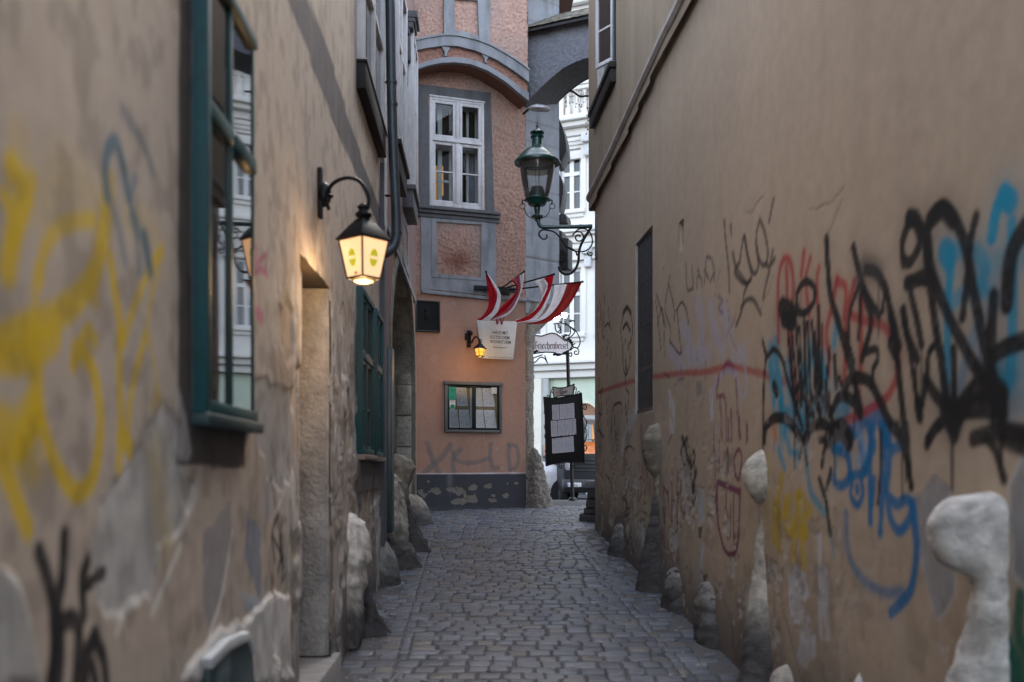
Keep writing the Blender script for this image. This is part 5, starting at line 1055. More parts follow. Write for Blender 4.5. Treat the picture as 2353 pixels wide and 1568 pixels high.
# ------------------------------------------------------------------ arch bridging the alley
ab=empty('buttress_arch',(1.0,17.4,6.5),'grey roughcast arch with a small tiled roof spanning between the tower and the right house','arch')
BA=np.array((.262,17.57,0)); BB=np.array((1.315,17.05,0)); BF=fr_ab(BA,BB); BF2=lambda pts:[BF.hit(*vT(*q)) for q in pts]
lo=BF2([(925,770),(1000,688),(1090,598),(1200,508),(1300,455),(1390,425)]); hi=BF2([(925,262),(1380,150)])
du=lo[-1][0]-lo[-2][0]; lo=lo+[(lo[-1][0]+du,lo[-1][1]+.05),(lo[-1][0]+2*du,lo[-1][1]+.03),(lo[-1][0]+3.2*du,lo[-1][1]-.05)]
ctr=catmull(lo,6); zt=lambda u:np.interp(u,[hi[0][0],hi[1][0]],[hi[0][1],hi[1][1]])
zr=hi[0][1]; 
us=np.linspace(ctr[0][0],ctr[-1][0],90); zs=lines((float(lo[0][1]),zr+.15,.02))
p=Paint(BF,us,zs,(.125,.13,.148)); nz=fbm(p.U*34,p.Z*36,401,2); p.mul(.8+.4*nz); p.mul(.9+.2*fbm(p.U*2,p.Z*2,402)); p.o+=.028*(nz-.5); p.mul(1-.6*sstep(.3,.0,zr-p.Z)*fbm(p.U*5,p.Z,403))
cu0=[float(q[0]) for q in ctr]; cz_=[float(q[1]) for q in ctr]
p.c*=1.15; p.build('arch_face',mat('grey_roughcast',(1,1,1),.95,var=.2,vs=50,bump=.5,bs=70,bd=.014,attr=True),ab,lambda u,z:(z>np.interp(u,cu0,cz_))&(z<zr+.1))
TH=.78
mb=MB(); n=len(ctr); vs=[BF.p(q[0],.0,q[1]) for q in ctr]+[BF.p(q[0],-TH,q[1]) for q in ctr]; mb.add(vs,[(i,i+1,n+i+1,n+i) for i in range(n-1)]); mb.build('soffit',mat('dark_soffit',(.085,.085,.088),.95,var=.25,vs=12,bump=.8,bs=60,bd=.02),ab,smooth=True)
mb=MB(); mb.prism(BF,[(q[0],q[1]) for q in ctr]+[(ctr[-1][0],zr+.1),(ctr[0][0],zr+.1)],-TH,-TH+.05); mb.build('arch_back',MATS['dark_soffit'],ab)
mb=MB(); ub,ue=ctr[0][0]-.02,ctr[-1][0]
rp=[BF.p(ub,.16,zr-.02),BF.p(ue,.16,zr-.02),BF.p(ue,-TH-.1,zr+.62),BF.p(ub+.32,-TH-.1,zr+.62)]; mb.hexa([(x,y,z) for x,y,z in rp],[(x,y,z+.05) for x,y,z in rp]); mb.build('roof_deck',mat('dark_eave',(.03,.03,.032),.8,var=.4,vs=10),ab)
mb=MB(); rng=random.Random(5)
for r_ in range(7):
    f0=r_/7; x=ub+.32*f0
    while x<ue:
        wd=.11+rng.random()*.03; c=[]
        for (uu_,f) in ((x,f0-.03),(x+wd-.006,f0-.03),(x+wd-.006,f0+.16),(x,f0+.16)): c.append(np.array(BF.p(uu_,.17-f*(TH+.26),zr+.035+f*.62+(.018 if f<f0 else 0)+rng.uniform(0,.012))))
        mb.hexa(c,[q+(0,0,.016) for q in c]); x+=wd
mb.build('roof_tiles',mat('mossy_tiles',(.16,.145,.12),.9,var=.5,vs=9,bump=.5,bs=30,dirt=((.09,.085,.055),6,.7)),ab)
# street light head under the arch
slh=empty('arch_light',P(1240,254,17.2),'flat silvery street light head fixed under the arch above the green lantern','street light')
c=np.array(P(1240,250,17.25)); mb=MB()
secs=[]
for t_,w_,h_ in ((-.19,.03,.02),(-.14,.06,.04),(-.05,.08,.06),(.06,.08,.06),(.14,.06,.045),(.18,.03,.025)): secs.append((c+np.array((t_,-.02*t_,-.06*t_+.01*math.cos(t_*9))),(0,1,0),(0,0,1),w_,h_))
rock('housing',secs,mat('dull_silver_housing',(.3,.3,.31),.35,.5,var=.4,vs=14,bump=.3,bs=30),slh,61,.008,16,9)
mb=MB(); mb.tube([c+(-.2,.05,.0),c+(-.28,.2,-.02)],.02); mb.build('arm',M_iron,slh)
# bare vine hanging behind the arch
vb=MB(); vb.tube(catmull([P(1308,208,18.0),P(1318,212,18.0),P(1333,222,18.0),P(1345,221,18.0),P(1362,221,18.0)],5),.019,8)
rng=random.Random(3)
vn=empty('hanging_vine',P(1335,220,18),'dark bare branch with drooping twigs behind the arch','vine'); vb.build('branch',mat('dark_bark',(.02,.014,.016),.9,var=.4,bump=.6,bs=40),vn,smooth=True)
vb=MB()
for k_ in range(9):
    x=1298+rng.random()*60; y=214; ln=rng.uniform(15,95) if x>1345 else rng.uniform(10,34); vb.tube(catmull([P(x,y-rng.random()*12,18),P(x+rng.uniform(-3,3),y+ln*.4,18),P(x+rng.uniform(-4,4),y+ln,18)],4),.003,5)
    for q in range(int(ln/14)): vb.ball(P(x+rng.uniform(-3,3),y+ln-q*12*rng.random(),18),.012,.008,.016,6,4)
vb.build('twigs',MATS['dark_bark'],vn)

# ------------------------------------------------------------------ drain pipe on the left facade
dp=empty('drainpipe',P(900,0,10.6),'slate blue downpipe ending in a bend on the left facade','drainpipe')
pts=catmull([P(889,-320,10.6),P(893,-80,10.6),P(896,0,10.6),P(899,185,10.6),P(904,356,10.6),P(910,480,10.6),P(911,532,10.6),P(909,552,10.58),P(902,570,10.55),P(888,581,10.5),P(868,588,10.5)],6)
mb=MB(); mb.tube(pts,.052,18); mb.build('pipe',M_zinc,dp,smooth=True)
mb=MB()
for (x,y) in ((899.4,190),(901,240),(911.2,536)): mb.tube([P(x,y-3,10.6),P(x+.3,y+3,10.6)],.059,18)
mb.build('joint_ring',M_zinc,dp)
mb=MB(); 
for (x,y) in ((899.3,189),(909,450)): mb.tube([P(x-8,y,10.62),P(x-22,y,10.75)],.014,8)
mb.build('bracket',M_iron,dp)

# ------------------------------------------------------------------ lit lantern on the left wall
ll=empty('wall_lantern',P(732,452,6.75),'lit black wall lantern with frosted panes on a curved arm, on the left wall','lantern')
d=6.4; s=.2382*d/FPX; K=lambda x,y,dd=d:np.array(P(*vK(x,y),dd))
cx0=K(722,735); rb=.168; rt=.10; zb=cx0[2]; zt_=zb-.255
mb=MB(); wp=np.array(P(731,452,6.74)); 
mb.box(LW,LW.u_at(731)-.035,LW.u_at(731)+.035,.0,.03,wp[2]-.17,wp[2]+.17); mb.ball(np.array(LW.p(LW.u_at(731),.04,wp[2]-.01)),.05,.05,.085); mb.build('wall_plate',M_iron,ll,bevel=.01)
a0=np.array(LW.p(LW.u_at(731),.05,wp[2]-.02)); tgt=K(785,440); top=K(600,150)
arm=[a0,a0*.9+K(385,330)*.1+np.array((.04,0,.0)),K(385,300,6.6),K(430,215,6.55),K(510,165,6.5),K(600,150,6.46),K(690,180,6.42),K(755,260,6.4),K(783,350,6.4),K(722+52,445,6.4)]
mb=MB(); mb.tube(catmull(arm,5),.0125,10); mb.tube(catmull([K(385,320,6.6),K(383,390,6.6),K(400,455,6.6)],5),[.012]*10+[.014],8); mb.build('arm',M_iron,ll,smooth=True)
cx0=K(752,760); lx,ly=cx0[0]-.012,cx0[1]; zb=cx0[2]+.005
def ring4(r,z,a0_=.30): return [(lx+r*math.cos(a0_+math.pi/2*i+math.pi),ly+r*math.sin(a0_+math.pi/2*i+math.pi),z) for i in range(4)]
# corner towards the viewer
A0=math.pi/2+.09
ring=lambda r,z:[(lx+r*math.cos(A0+math.pi/2*i),ly+r*math.sin(A0+math.pi/2*i),z) for i in range(4)]
R0=.158; R1=.105; zt_=zb-.245
mb=MB(); mb.hexa(ring(R0*1.15,zb),ring(R0*1.15,zb+.012)); mb.hexa(ring(R0*1.1,zb+.0125),ring(.075,zb+.115)); mb.hexa(ring(.075,zb+.1155),ring(.045,zb+.14)); mb.lathe([(.0,.15),(.05,.15),(.055,.17),(.035,.185),(.03,.2),(.045,.21),(.02,.235),(.0,.24)],(lx,ly,zb),16); mb.build('roof',mat('black_lantern_tin',(.005,.0055,.007),.6,0,spec=.25,var=.3,vs=15),ll,bevel=.004)
mb=MB()
t4,b4=ring(R0,zb-.001),ring(R1,zt_)
for i in range(4):
    mb.tube([t4[i],b4[i]],.007,6); mb.tube([b4[i],b4[(i+1)%4]],.008,6); mb.tube([t4[i],t4[(i+1)%4]],.006,6)
mb.build('frame',M_iron,ll)
Mg=emat('frosted_lit_glass',(1.,.48,.19),.145,(.8,.75,.6))
for i in range(4):
    g=MB(); q=[np.array(v) for v in (t4[i],t4[(i+1)%4],b4[(i+1)%4],b4[i])]; c=sum(q)/4; q=[c+(v-c)*.96 for v in q]; g.quad(*q); pane=g.build('pane',Mg,ll)
    if True:
        ex=(q[1]-q[0]); ex/=np.linalg.norm(ex); ez=(q[0]+q[1]-q[2]-q[3])/2; ez/=np.linalg.norm(ez); nn=np.cross(ex,ez); 
        if np.dot(nn,c-np.array((lx,ly,c[2])))<0: nn=-nn
        mb=MB(); cc=c+nn*.003; n=22; mb.add([cc+ex*.034*math.cos(2*math.pi*k_/n)+ez*.056*math.sin(2*math.pi*k_/n) for k_ in range(n)],[tuple(range(n))]); mb.build('emblem',emat('lime_emblem',(.62,.55,.02),.075,(.4,.42,.02)),pane)
        mb=MB(); cc=c+nn*.0045; mb.add([cc+ex*sx*.029+ez*sz*.010 for sx,sz in ((-1,-1),(1,-1),(1,1),(-1,1))],[(0,1,2,3)]); mb.build('emblem_band',emat('pale_emblem_band',(1,.62,.2),.1),pane)
        if i in (0,1,3):
            mb=MB(); cc=c+nn*.0045+ez*-.10+ex*.02; mb.add([cc+ex*.011*math.cos(.785*k_)+ez*.011*math.sin(.785*k_) for k_ in range(8)],[tuple(range(8))]); mb.build('red_dot',mat('red_dot',(.35,.03,.03),.6),pane)
mb=MB(); mb.lathe([(.0,0),(R1*.62,0),(R1*.6,-.02),(.03,-.03),(0,-.03)],(lx,ly,zt_),18); mb.build('base',emat('lit_base',(1,.55,.15),.06,(.3,.2,.1)),ll)
pl_=bpy.data.lights.new('lantern_bulb','POINT'); pl_.energy=3.2; pl_.color=(1,.62,.3); pl_.shadow_soft_size=.06
po=bpy.data.objects.new('lantern_bulb',pl_); COL.objects.link(po); po.location=(lx,ly,zt_-.09)

# ------------------------------------------------------------------ green gas style lamp on the right
gl=empty('green_street_lamp',P(1365,520,14.8),'dark green old fashioned street lamp with clear glass on a scrolled bracket','street lamp')
d=14.8; s=.2345*d/FPX; c0=np.array(P(*vE(365,440),d)); ez=lambda y:(440-y)*s
pr=lambda L_:[(r*s,ez(y)) for r,y in L_]
mb=MB(); mb.lathe(pr([(0,15),(5,18),(5,45),(10,55),(14,65),(8,76),(14,84),(24,92),(50,108),(70,122),(70,132),(40,140),(46,152),(68,165),(66,174),(54,182),(54,255),(62,268),(72,272),(110,292),(150,325),(180,360),(200,385),(222,405),(228,418),(226,430),(214,424),(190,402),(0,395)]),c0,32); mb.build('hood',M_green,gl,smooth=True)
mb=MB(); mb.lathe(pr([(176,428),(168,500),(150,620),(132,700),(118,765)]),c0,32); mb.build('glass',glass_thin('dusty_lamp_glass',(.93,.93,.92),1.45,.10,(.6,.58,.56)),gl,smooth=True)
mb=MB(); mb.lathe(pr([(174,430),(172,460),(166,500)]),c0,32); mb.build('stained_rim',glass_thin('rust_stained_glass',(.5,.42,.33),1.4,.3,(.16,.12,.09)),gl,smooth=True)
mb=MB(); mb.lathe(pr([(0,768),(118,768),(124,780),(104,792),(96,815),(80,838),(40,848),(30,862),(34,880),(26,900),(26,925),(46,935),(62,945),(60,960),(36,972),(22,980),(20,1000),(0,1000)]),c0,28); mb.build('base',M_green,gl,smooth=True)
mb=MB(); mb.lathe(pr([(0,655),(58,660),(66,690),(74,705),(78,765),(0,765)]),c0,20); mb.build('lamp_holder',mat('dark_lamp_holder',(.02,.035,.035),.4,.2,var=.3),gl,smooth=True)
mb=MB(); X=lambda x,y,dd=0:np.array(P(*vE(x,y),d+dd))
mb.tube([X(382,395),X(382,768)],.005,6); mb.tube([X(345,430),X(355,660)],.004,6); mb.build('rod',M_iron,gl)
for sg in (-1,1):
    mb=MB(); M_=lambda x,y:X(365+sg*(x-365),y)
    mb.tube(catmull([M_(470,800),M_(500,785),M_(512,800),M_(500,830)],4),.011,8); mb.tube([M_(512+26*math.cos(t_),847+26*math.sin(t_)) for t_ in np.linspace(0,6.28,20)],.006,6); mb.tube(catmull([M_(490,860),M_(478,910),M_(445,950),M_(400,962)],5),.007,8)
    mb.build('side_scroll',M_green,gl,smooth=True)
mb=MB(); mb.tube(catmull([X(378,980),X(380,1010),X(395,1038),X(430,1050),X(520,1050),X(700,1048),X(905,1042)],6),.030,14); mb.tube([X(775,1047),X(800,1046)],.036,14); mb.build('arm',M_green,gl,smooth=True)
mb=MB()
def spiral(cx_,cy_,r0,r1,t0,t1,n=26): return [X(cx_+(r0+(r1-r0)*i/n)*math.cos(t0+(t1-t0)*i/n),cy_+(r0+(r1-r0)*i/n)*math.sin(t0+(t1-t0)*i/n)) for i in range(n+1)]
mb.tube(catmull([X(455,1125),X(460,1150),X(435,1170),X(400,1155),X(382,1115),X(410,1080),X(470,1082),X(540,1105),X(600,1170),X(650,1240),X(700,1260),X(740,1290),X(755,1330)],6),.012,8)
mb.tube(catmull([X(895,1050),X(850,1120),X(800,1210),X(775,1290),X(768,1380),X(745,1450),X(700,1500),X(640,1512),X(595,1485),X(575,1440)],6),.020,10)
mb.tube(spiral(770,1150,62,14,3.4,3.4+9.0),.011,8); mb.tube(catmull([X(640,1240),X(720,1280),X(800,1292),X(870,1265),X(905,1200),X(890,1120),X(840,1070),X(770,1072),X(720,1120)],6),.011,8); mb.tube(spiral(885,1310,30,9,4.2,4.2-7),.009,8)
mb.build('bracket_scroll',M_iron,gl,smooth=True)
mb=MB(); q=X(915,1165); mb.box(RW,14.72,14.80,.0,.03,q[2]-.32,q[2]+.30); mb.build('wall_plate',mat('rusty_wall_plate',(.13,.12,.11),.8,.2,var=.5,bump=.4,bs=60),gl,bevel=.005)

# ------------------------------------------------------------------ iron guild sign seen edge on, at the tower corner
gs=empty('hanging_iron_sign',P(1290,420,18.4),'dark shield shaped iron sign seen edge on behind the green lamp','hanging sign')
Mi=mat('aged_iron_plate',(.004,.004,.005),.45,.0,spec=.35,var=.5,vs=8,bump=.4,bs=20,bd=.02)
gd=18.35
def edge_plate(pts,nm,dep=.5,wd=.02):
    q=[np.array(P(x,y,gd)) for x,y in pts]; mb=MB(); n=len(q); mb.add([v for v in q]+[v+np.array((.10,dep,0)) for v in q],[tuple(range(n-1,-1,-1)),tuple(range(n,2*n))]+[(i,(i+1)%n,(i+1)%n+n,i+n) for i in range(n)]); return mb.build(nm,Mi,gs,bevel=.01)
edge_plate([vE(x,y) for x,y in ((545,0),(580,-10),(610,60),(635,150),(648,230),(652,300),(632,340),(610,390),(590,430),(548,432))],'upper_plate')
edge_plate([vE(x,y) for x,y in ((540,450),(560,490),(600,570),(622,640),(618,720),(598,830),(575,900),(565,880),(552,600))],'lower_plate')
edge_plate([vE(x,y) for x,y in ((565,940),(600,915),(640,925),(652,960),(654,1000),(664,1005),(664,1030),(568,1030))],'pulley_box',.3)
edge_plate([vE(x,y) for x,y in ((572,1075),(605,1090),(608,1155),(668,1158),(666,1455),(640,1460),(585,1475),(572,1440))],'lower_box',.3)
mb=MB(); mb.tube([np.array(P(*vE(615+46*math.cos(t_),1330+52*math.sin(t_)),gd-.05)) for t_ in np.linspace(0,6.3,18)],.012,6); mb.tube([np.array(P(*vE(615+22*math.cos(t_),1330+25*math.sin(t_)),gd-.05)) for t_ in np.linspace(0,6.3,14)],.012,6); mb.build('scroll',Mi,gs)
# ------------------------------------------------------------------ things on the tower wall
pq=empty('memorial_plaque',TW.p(*(lambda q:(q[0],0,q[1]))(TW.hit(*vM(200,860)))),'square black relief plaque in a dark frame on the pink wall','plaque')
q=W(vM,[(110,743),(293,750),(293,978),(113,972)]); u0,u1=q[0][0],q[1][0]; z0,z1=q[3][1],q[1][1]
mb=MB(); frame_set(mb,TW,u0,u1,z0,z1,.028,.0,.045); mb.build('frame',mat('bronze_frame',(.012,.017,.018),.5,.0,var=.4),pq,bevel=.006)
mb=MB(); mb.box(TW,u0+.028,u1-.028,.0,.025,z0+.028,z1-.028)
rl=MB(); uc,zc=(u0+u1)/2,(z0+z1)/2
rl.ball(np.array(TW.p(uc-.03,.028,zc+.01)),.06,.014,.085); rl.ball(np.array(TW.p(uc-.03,.03,zc+.10)),.035,.016,.04)
for k_ in range(9): rl.box(TW,uc+.04,u1-.06,.024,.03,z1-.12-.03*k_,z1-.112-.03*k_)
mb.build('slab',mat('black_bronze',(.003,.0035,.0045),.55,.0,spec=.25,var=.4,vs=12,bump=.4,bs=30),pq); rl.build('relief',MATS['black_bronze'],pq)

sg=empty('house_sign',TW.p(TW.hit(*vM(715,1030))[0],.1,TW.hit(*vM(715,1030))[1]),'white tilted sheet metal sign reading HAUS MIT GOTISCHEM WOHNTURM under the flags','sign')
SP=Fr(TW.O+TW.N*.13,TW.U,TW.N); q=[SP.hit(*vM(*x)) for x in ((565,888),(865,897),(835,1178),(605,1170))]
mb=MB(); mb.prism(SP,q,-.02,.0); mb.build('panel',mat('ivory_sign_paint',(.56,.535,.50),.45,var=.08,vs=5,dirt=((.36,.33,.29),4,.4)),sg,bevel=.004)
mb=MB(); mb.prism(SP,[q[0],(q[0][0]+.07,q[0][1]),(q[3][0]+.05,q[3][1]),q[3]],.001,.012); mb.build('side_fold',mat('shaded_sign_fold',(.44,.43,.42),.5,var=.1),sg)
mb=MB(); mb.box(SP,q[0][0]+.1,q[0][0]+.13,-.13,-.02,q[3][1]+.25,q[3][1]+.28); mb.box(SP,q[1][0]-.13,q[1][0]-.1,-.13,-.02,q[3][1]+.25,q[3][1]+.28); mb.build('standoff',M_iron,sg)
Mtx=mat('dark_grey_lettering',(.06,.05,.05),.6,var=.1); Mrd=mat('dark_red_lettering',(.20,.022,.035),.6,var=.1)
def put_text(F,o,body,cu,bz,w,h,m,parent,nm='lettering',bold=.0,shear=0.,sk=0.,flip=1):
    v,f=text_geo(body,w,h,bold,shear); mb=MB(); mb.add([F.p(cu+x*flip,o,bz+y+sk*x) for x,y in v],f); return mb.build(nm,m,parent)
for body,x0,x1,yt,yb in (('HAUS MIT',682,797,968,992),('GOTISCHEM',664,806,1003,1027),('WOHNTURM',663,816,1036,1061)):
    a_=SP.hit(*vM(x0,yb)); b_=SP.hit(*vM(x1,yb)); c_=SP.hit(*vM(x0,yt)); put_text(SP,.0035,body,(a_[0]+b_[0])/2,(a_[1]+b_[1])/2,b_[0]-a_[0],c_[1]-a_[1],Mtx,sg,bold=.004)
a_=SP.hit(*vM(685,1097)); b_=SP.hit(*vM(790,1097)); put_text(SP,.0035,'Griechengasse 9',(a_[0]+b_[0])/2,a_[1],b_[0]-a_[0],.042,Mtx,sg,shear=.3)
a_=SP.hit(*vM(640,1165)); b_=SP.hit(*vM(825,1168)); put_text(SP,.0135 if 0 else .0035,'WIEN · EINE STADT STELLT SICH VOR',(a_[0]+b_[0])/2+.012,a_[1]+.004,b_[0]-a_[0]-.02,.02,Mtx,sg)
a_=SP.hit(*vM(700,918)); b_=SP.hit(*vM(772,918)); mb=MB()
for i in range(4):
    x0=a_[0]+(b_[0]-a_[0])*(.0+.22*i); sgn=1 if i%2==0 else -1; tt=.10
    xa,xb=(x0,x0+.25*(b_[0]-a_[0])); yt_,yb_=(a_[1]+.15,a_[1]); 
    pts=[(xa,yt_),(xa+.035,yt_),(xb+.012,yb_),(xb-.018,yb_)] if sgn>0 else [(xb,yt_),(xb+.016,yt_),(xa+.018,yb_),(xa,yb_)]
    mb.add([SP.p(u,.0035+.0005*i,z) for u,z in pts],[(0,1,2,3)])
mb.build('emblem_letter',Mrd,sg)

sl2=empty('amber_wall_lantern',TW.p(TW.hit(*vM(505,1030))[0],0,TW.hit(*vM(505,1030))[1]),'small lit lantern with amber panes on an iron bracket beside the white house sign','lantern')
d=16.75; S2=lambda x,y,dd=d:np.array(P(*vM(x,y),dd))
mb=MB(); a_=TW.hit(*vM(505,965)); b_=TW.hit(*vM(505,1090)); mb.box(TW,a_[0]-.035,a_[0]+.035,.006,.03,b_[1],a_[1]); mb.ball(np.array(TW.p(a_[0]+.02,.04,a_[1]-.05)),.045,.045,.045); mb.box(TW,a_[0]-.07,a_[0]-.036,.004,.05,a_[1]-.17,a_[1]-.05); mb.build('wall_plate',M_iron,sl2,bevel=.006)
w0=np.array(TW.p(a_[0]+.02,.03,(a_[1]+b_[1])/2)); cL=S2(590,1098)
mb=MB(); mb.tube(catmull([w0,S2(528,1055,16.95),S2(545,1020,16.85),S2(565,1010,16.8),S2(580,1025),S2(590,1040),S2(590,1060)],5),.014,8); mb.tube([S2(590+14*math.cos(t_),1042+14*math.sin(t_)) for t_ in np.linspace(0,6.3,16)],.006,6); mb.build('arm',M_iron,sl2,smooth=True)
lx,ly,zb=cL; ring=lambda r,z:[(lx+r*math.cos(.35+math.pi/3*i),ly+r*math.sin(.35+math.pi/3*i),z) for i in range(6)]
sm=.3115*d/FPX
mb=MB(); n=6; mb.add(ring(.125,zb)+ring(.03,zb+.085),[(i,(i+1)%6,(i+1)%6+6,i+6) for i in range(6)]+[tuple(range(6)),tuple(range(6,12))]); mb.lathe([(0,.085),(.02,.085),(.022,.1),(.01,.115),(0,.12)],(lx,ly,zb),10); mb.build('roof',MATS['black_lantern_tin'],sl2)
mb=MB(); t6,b6=ring(.095,zb-.002),ring(.066,zb-.125)
for i in range(6): mb.tube([t6[i],b6[i]],.0055,5); mb.tube([b6[i],b6[(i+1)%6]],.007,5)
for i in range(6): mb.tube([(np.array(t6[i])+b6[i])/2,(np.array(t6[(i+1)%6])+b6[(i+1)%6])/2],.003,5)
mb.lathe([(0,-.125),(.066,-.125),(.05,-.14),(0,-.145)],(lx,ly,zb),12); mb.build('frame',M_iron,sl2)
for i in range(6):
    g=MB(); q_=[np.array(v) for v in (t6[i],t6[(i+1)%6],b6[(i+1)%6],b6[i])]; c_=sum(q_)/4; g.quad(*[c_+(v-c_)*.93 for v in q_]); g.build('pane',emat('amber_lit_glass',(1.,.44,.05),.21,(.6,.35,.08)),sl2)
mb=MB(); mb.ball((lx,ly,zb-.06),.025,.025,.04); mb.build('bulb',emat('warm_bulb',(1,.8,.5),5),sl2)
pl_=bpy.data.lights.new('amber_bulb','POINT'); pl_.energy=1.2; pl_.color=(1,.55,.15); pl_.shadow_soft_size=.05; po=bpy.data.objects.new('amber_bulb',pl_); COL.objects.link(po); po.location=(lx,ly-.02,zb-.20)

# display case with menu sheets
q=W(vL,[(395,62),(907,75),(907,520),(402,518)]); u0,u1=q[0][0],q[1][0]; z0,z1=q[2][1],(q[0][1]+q[1][1])/2
cs=empty('menu_case',TW.p((u0+u1)/2,0,z0),'grey framed glass menu case with dark green sashes on the pink wall','display case')
mb=MB(); mb.box(TW,u0,u0+.05,.0,.05,z0,z1); mb.box(TW,u1-.05,u1,.0,.05,z0,z1); mb.box(TW,u0+.05,u1-.05,.001,.049,z0,z0+.045); mb.box(TW,u0-.015,u1+.015,.0,.07,z1-.05,z1+.012); mb.build('frame',mat('case_grey_frame',(.10,.10,.105),.6,var=.2,bump=.15,bs=60,dirt=((.05,.05,.05),6,.5)),cs,bevel=.006)
ua=TW.hit(*vL(653,300))[0]
mb=MB(); frame_set(mb,TW,u0+.052,ua+.012,z0+.047,z1-.052,.032,.012,.042); frame_set(mb,TW,ua+.013,u1-.052,z0+.047,z1-.052,.032,.012,.042); mb.build('sash',mat('blackish_green_sash',(.003,.012,.013),.4,spec=.3,var=.3),cs,bevel=.004)
mb=MB(); mb.box(TW,u0+.05,u1-.05,.004,.009,z0+.045,z1-.05); mb.build('back_board',mat('cork_board',(.22,.18,.11),.9,var=.3,vs=40),cs)
for x0,x1 in ((u0+.084,ua-.02),(ua+.045,u1-.084)):
    g=MB(); g.quad(TW.p(x0,.034,z0+.08),TW.p(x1,.034,z0+.08),TW.p(x1,.034,z1-.085),TW.p(x0,.034,z1-.085)); g.build('pane',glass_thin('case_glass',(.93,.96,.96),1.45),cs)
PM=paper_mat('printed_menu_paper')
def sheet_thing(F,pts,o,label,group,m=PM,nm='menu_sheet',cat_='menu sheet',curl=.006):
    (a,b,c,d_)=[np.array(x) for x in pts]; mb=MB(); n=6; vs=[]
    for j in range(n):
        for i in range(n):
            s_,t_=i/(n-1),j/(n-1); uv=(a*(1-s_)+b*s_)*(1-t_)+(d_*(1-s_)+c*s_)*t_; vs.append(F.p(uv[0],o+curl*math.sin(3*s_+2*t_)*t_,uv[1]))
    mb.add(vs,[(j*n+i,j*n+i+1,(j+1)*n+i+1,(j+1)*n+i) for j in range(n-1) for i in range(n-1)]); o_=mb.build(nm,m,None,smooth=True); return tag(o_,label,cat_,group)
SG='printed menu sheets in the wall case'
case=[([(500,112),(592,116),(606,280),(508,278)],'menu sheet with a boxed table, right of the green stickers in the wall case'),
([(672,115),(727,118),(742,283),(674,281)],'upper sheet just right of the middle bar in the wall case'),
([(735,117),(826,121),(848,285),(746,283)],'upper sheet with a small square code under the white sticker, wall case'),
([(438,310),(510,310),(527,474),(440,472)],'lower leftmost printed sheet in the wall case, under the owl sticker'),
([(526,313),(612,313),(636,475),(534,474)],'lower sheet left of the middle bar in the wall case'),
([(672,313),(740,315),(758,474),(674,473)],'lower sheet right of the middle bar in the wall case'),
([(748,315),(842,317),(865,476),(766,475)],'lower rightmost printed sheet in the wall case')]
for pts,lab in case: sheet_thing(TW,W(vL,pts),.016,lab,SG)
sheet_thing(TW,W(vL,[(624,116),(640,117),(642,470),(628,470)]),.0145,'narrow paper strip against the middle bar of the wall case',SG,mat('plain_paper',(.5,.5,.53),.7,var=.1))
Mgn=mat('green_sticker',(.01,.26,.17),.5,var=.1); Mws=mat('white_sticker',(.6,.61,.61),.5,var=.08)
def circ(F,u,z,r,o,m,parent,nm,r2=None):
    mb=MB(); n=20
    if r2: mb.add([F.p(u+r*math.cos(6.2832*k_/n),o,z+r*math.sin(6.2832*k_/n)) for k_ in range(n)]+[F.p(u+r2*math.cos(6.2832*k_/n),o,z+r2*math.sin(6.2832*k_/n)) for k_ in range(n)],[(k_,(k_+1)%n,n+(k_+1)%n,n+k_) for k_ in range(n)])
    else: mb.add([F.p(u+r*math.cos(6.2832*k_/n),o,z+r*math.sin(6.2832*k_/n)) for k_ in range(n)],[tuple(range(n))])
    return mb.build(nm,m,parent)
for (y0,y1,lab) in ((106,163,'upper green sticker with an owl face on the wall case glass'),(165,221,'lower square green sticker with an owl face on the wall case glass')):
    q_=W(vL,[(437,y0),(502,y0+1),(502,y1+1),(437,y1)],.045); mb=MB(); mb.prism(TW,q_,.0435,.045); st_=mb.build('sticker',Mgn); tag(st_,lab,'sticker','green stickers on the wall case')
    uc=(q_[0][0]+q_[1][0])/2; zc=(q_[0][1]+q_[2][1])/2-.006
    for sx in (-1,1): circ(TW,uc+sx*.016,zc,.013,.0465,mat('dark_sticker_print',(.01,.07,.06),.5),st_,'owl_eye',.007)
q_=W(vL,[(444,226),(496,227),(496,285),(484,308),(470,315),(456,308),(444,285)],.045); mb=MB(); mb.prism(TW,q_,.0435,.045); st_=mb.build('sticker',Mws); tag(st_,'white drop shaped sticker with a green round seal on the wall case','sticker')
uc=(q_[0][0]+q_[1][0])/2; circ(TW,uc,TW.hit(*vL(470,284),.045)[1],.042,.0465,Mgn,st_,'seal'); circ(TW,uc,TW.hit(*vL(470,284),.045)[1],.026,.048,mat('dark_sticker_print',(.01,.07,.06),.5),st_,'owl_eye',.02)
for i,(b_,y) in enumerate((('TRAVELLERS',238),('CHOICE',249))): put_text(TW,.0465,b_,uc,TW.hit(*vL(470,y),.045)[1],.075,.016,Mtx,st_)
q_=W(vL,[(817,113),(866,114),(866,169),(819,168)],.045); mb=MB(); mb.prism(TW,q_,.0435,.045); st_=mb.build('sticker',Mws); tag(st_,'small white square sticker with a grey ring, top right of the wall case','sticker'); circ(TW,(q_[0][0]+q_[1][0])/2,(q_[0][1]+q_[2][1])/2,.035,.0465,mat('grey_print',(.2,.2,.22),.6),st_,'ring',.029)

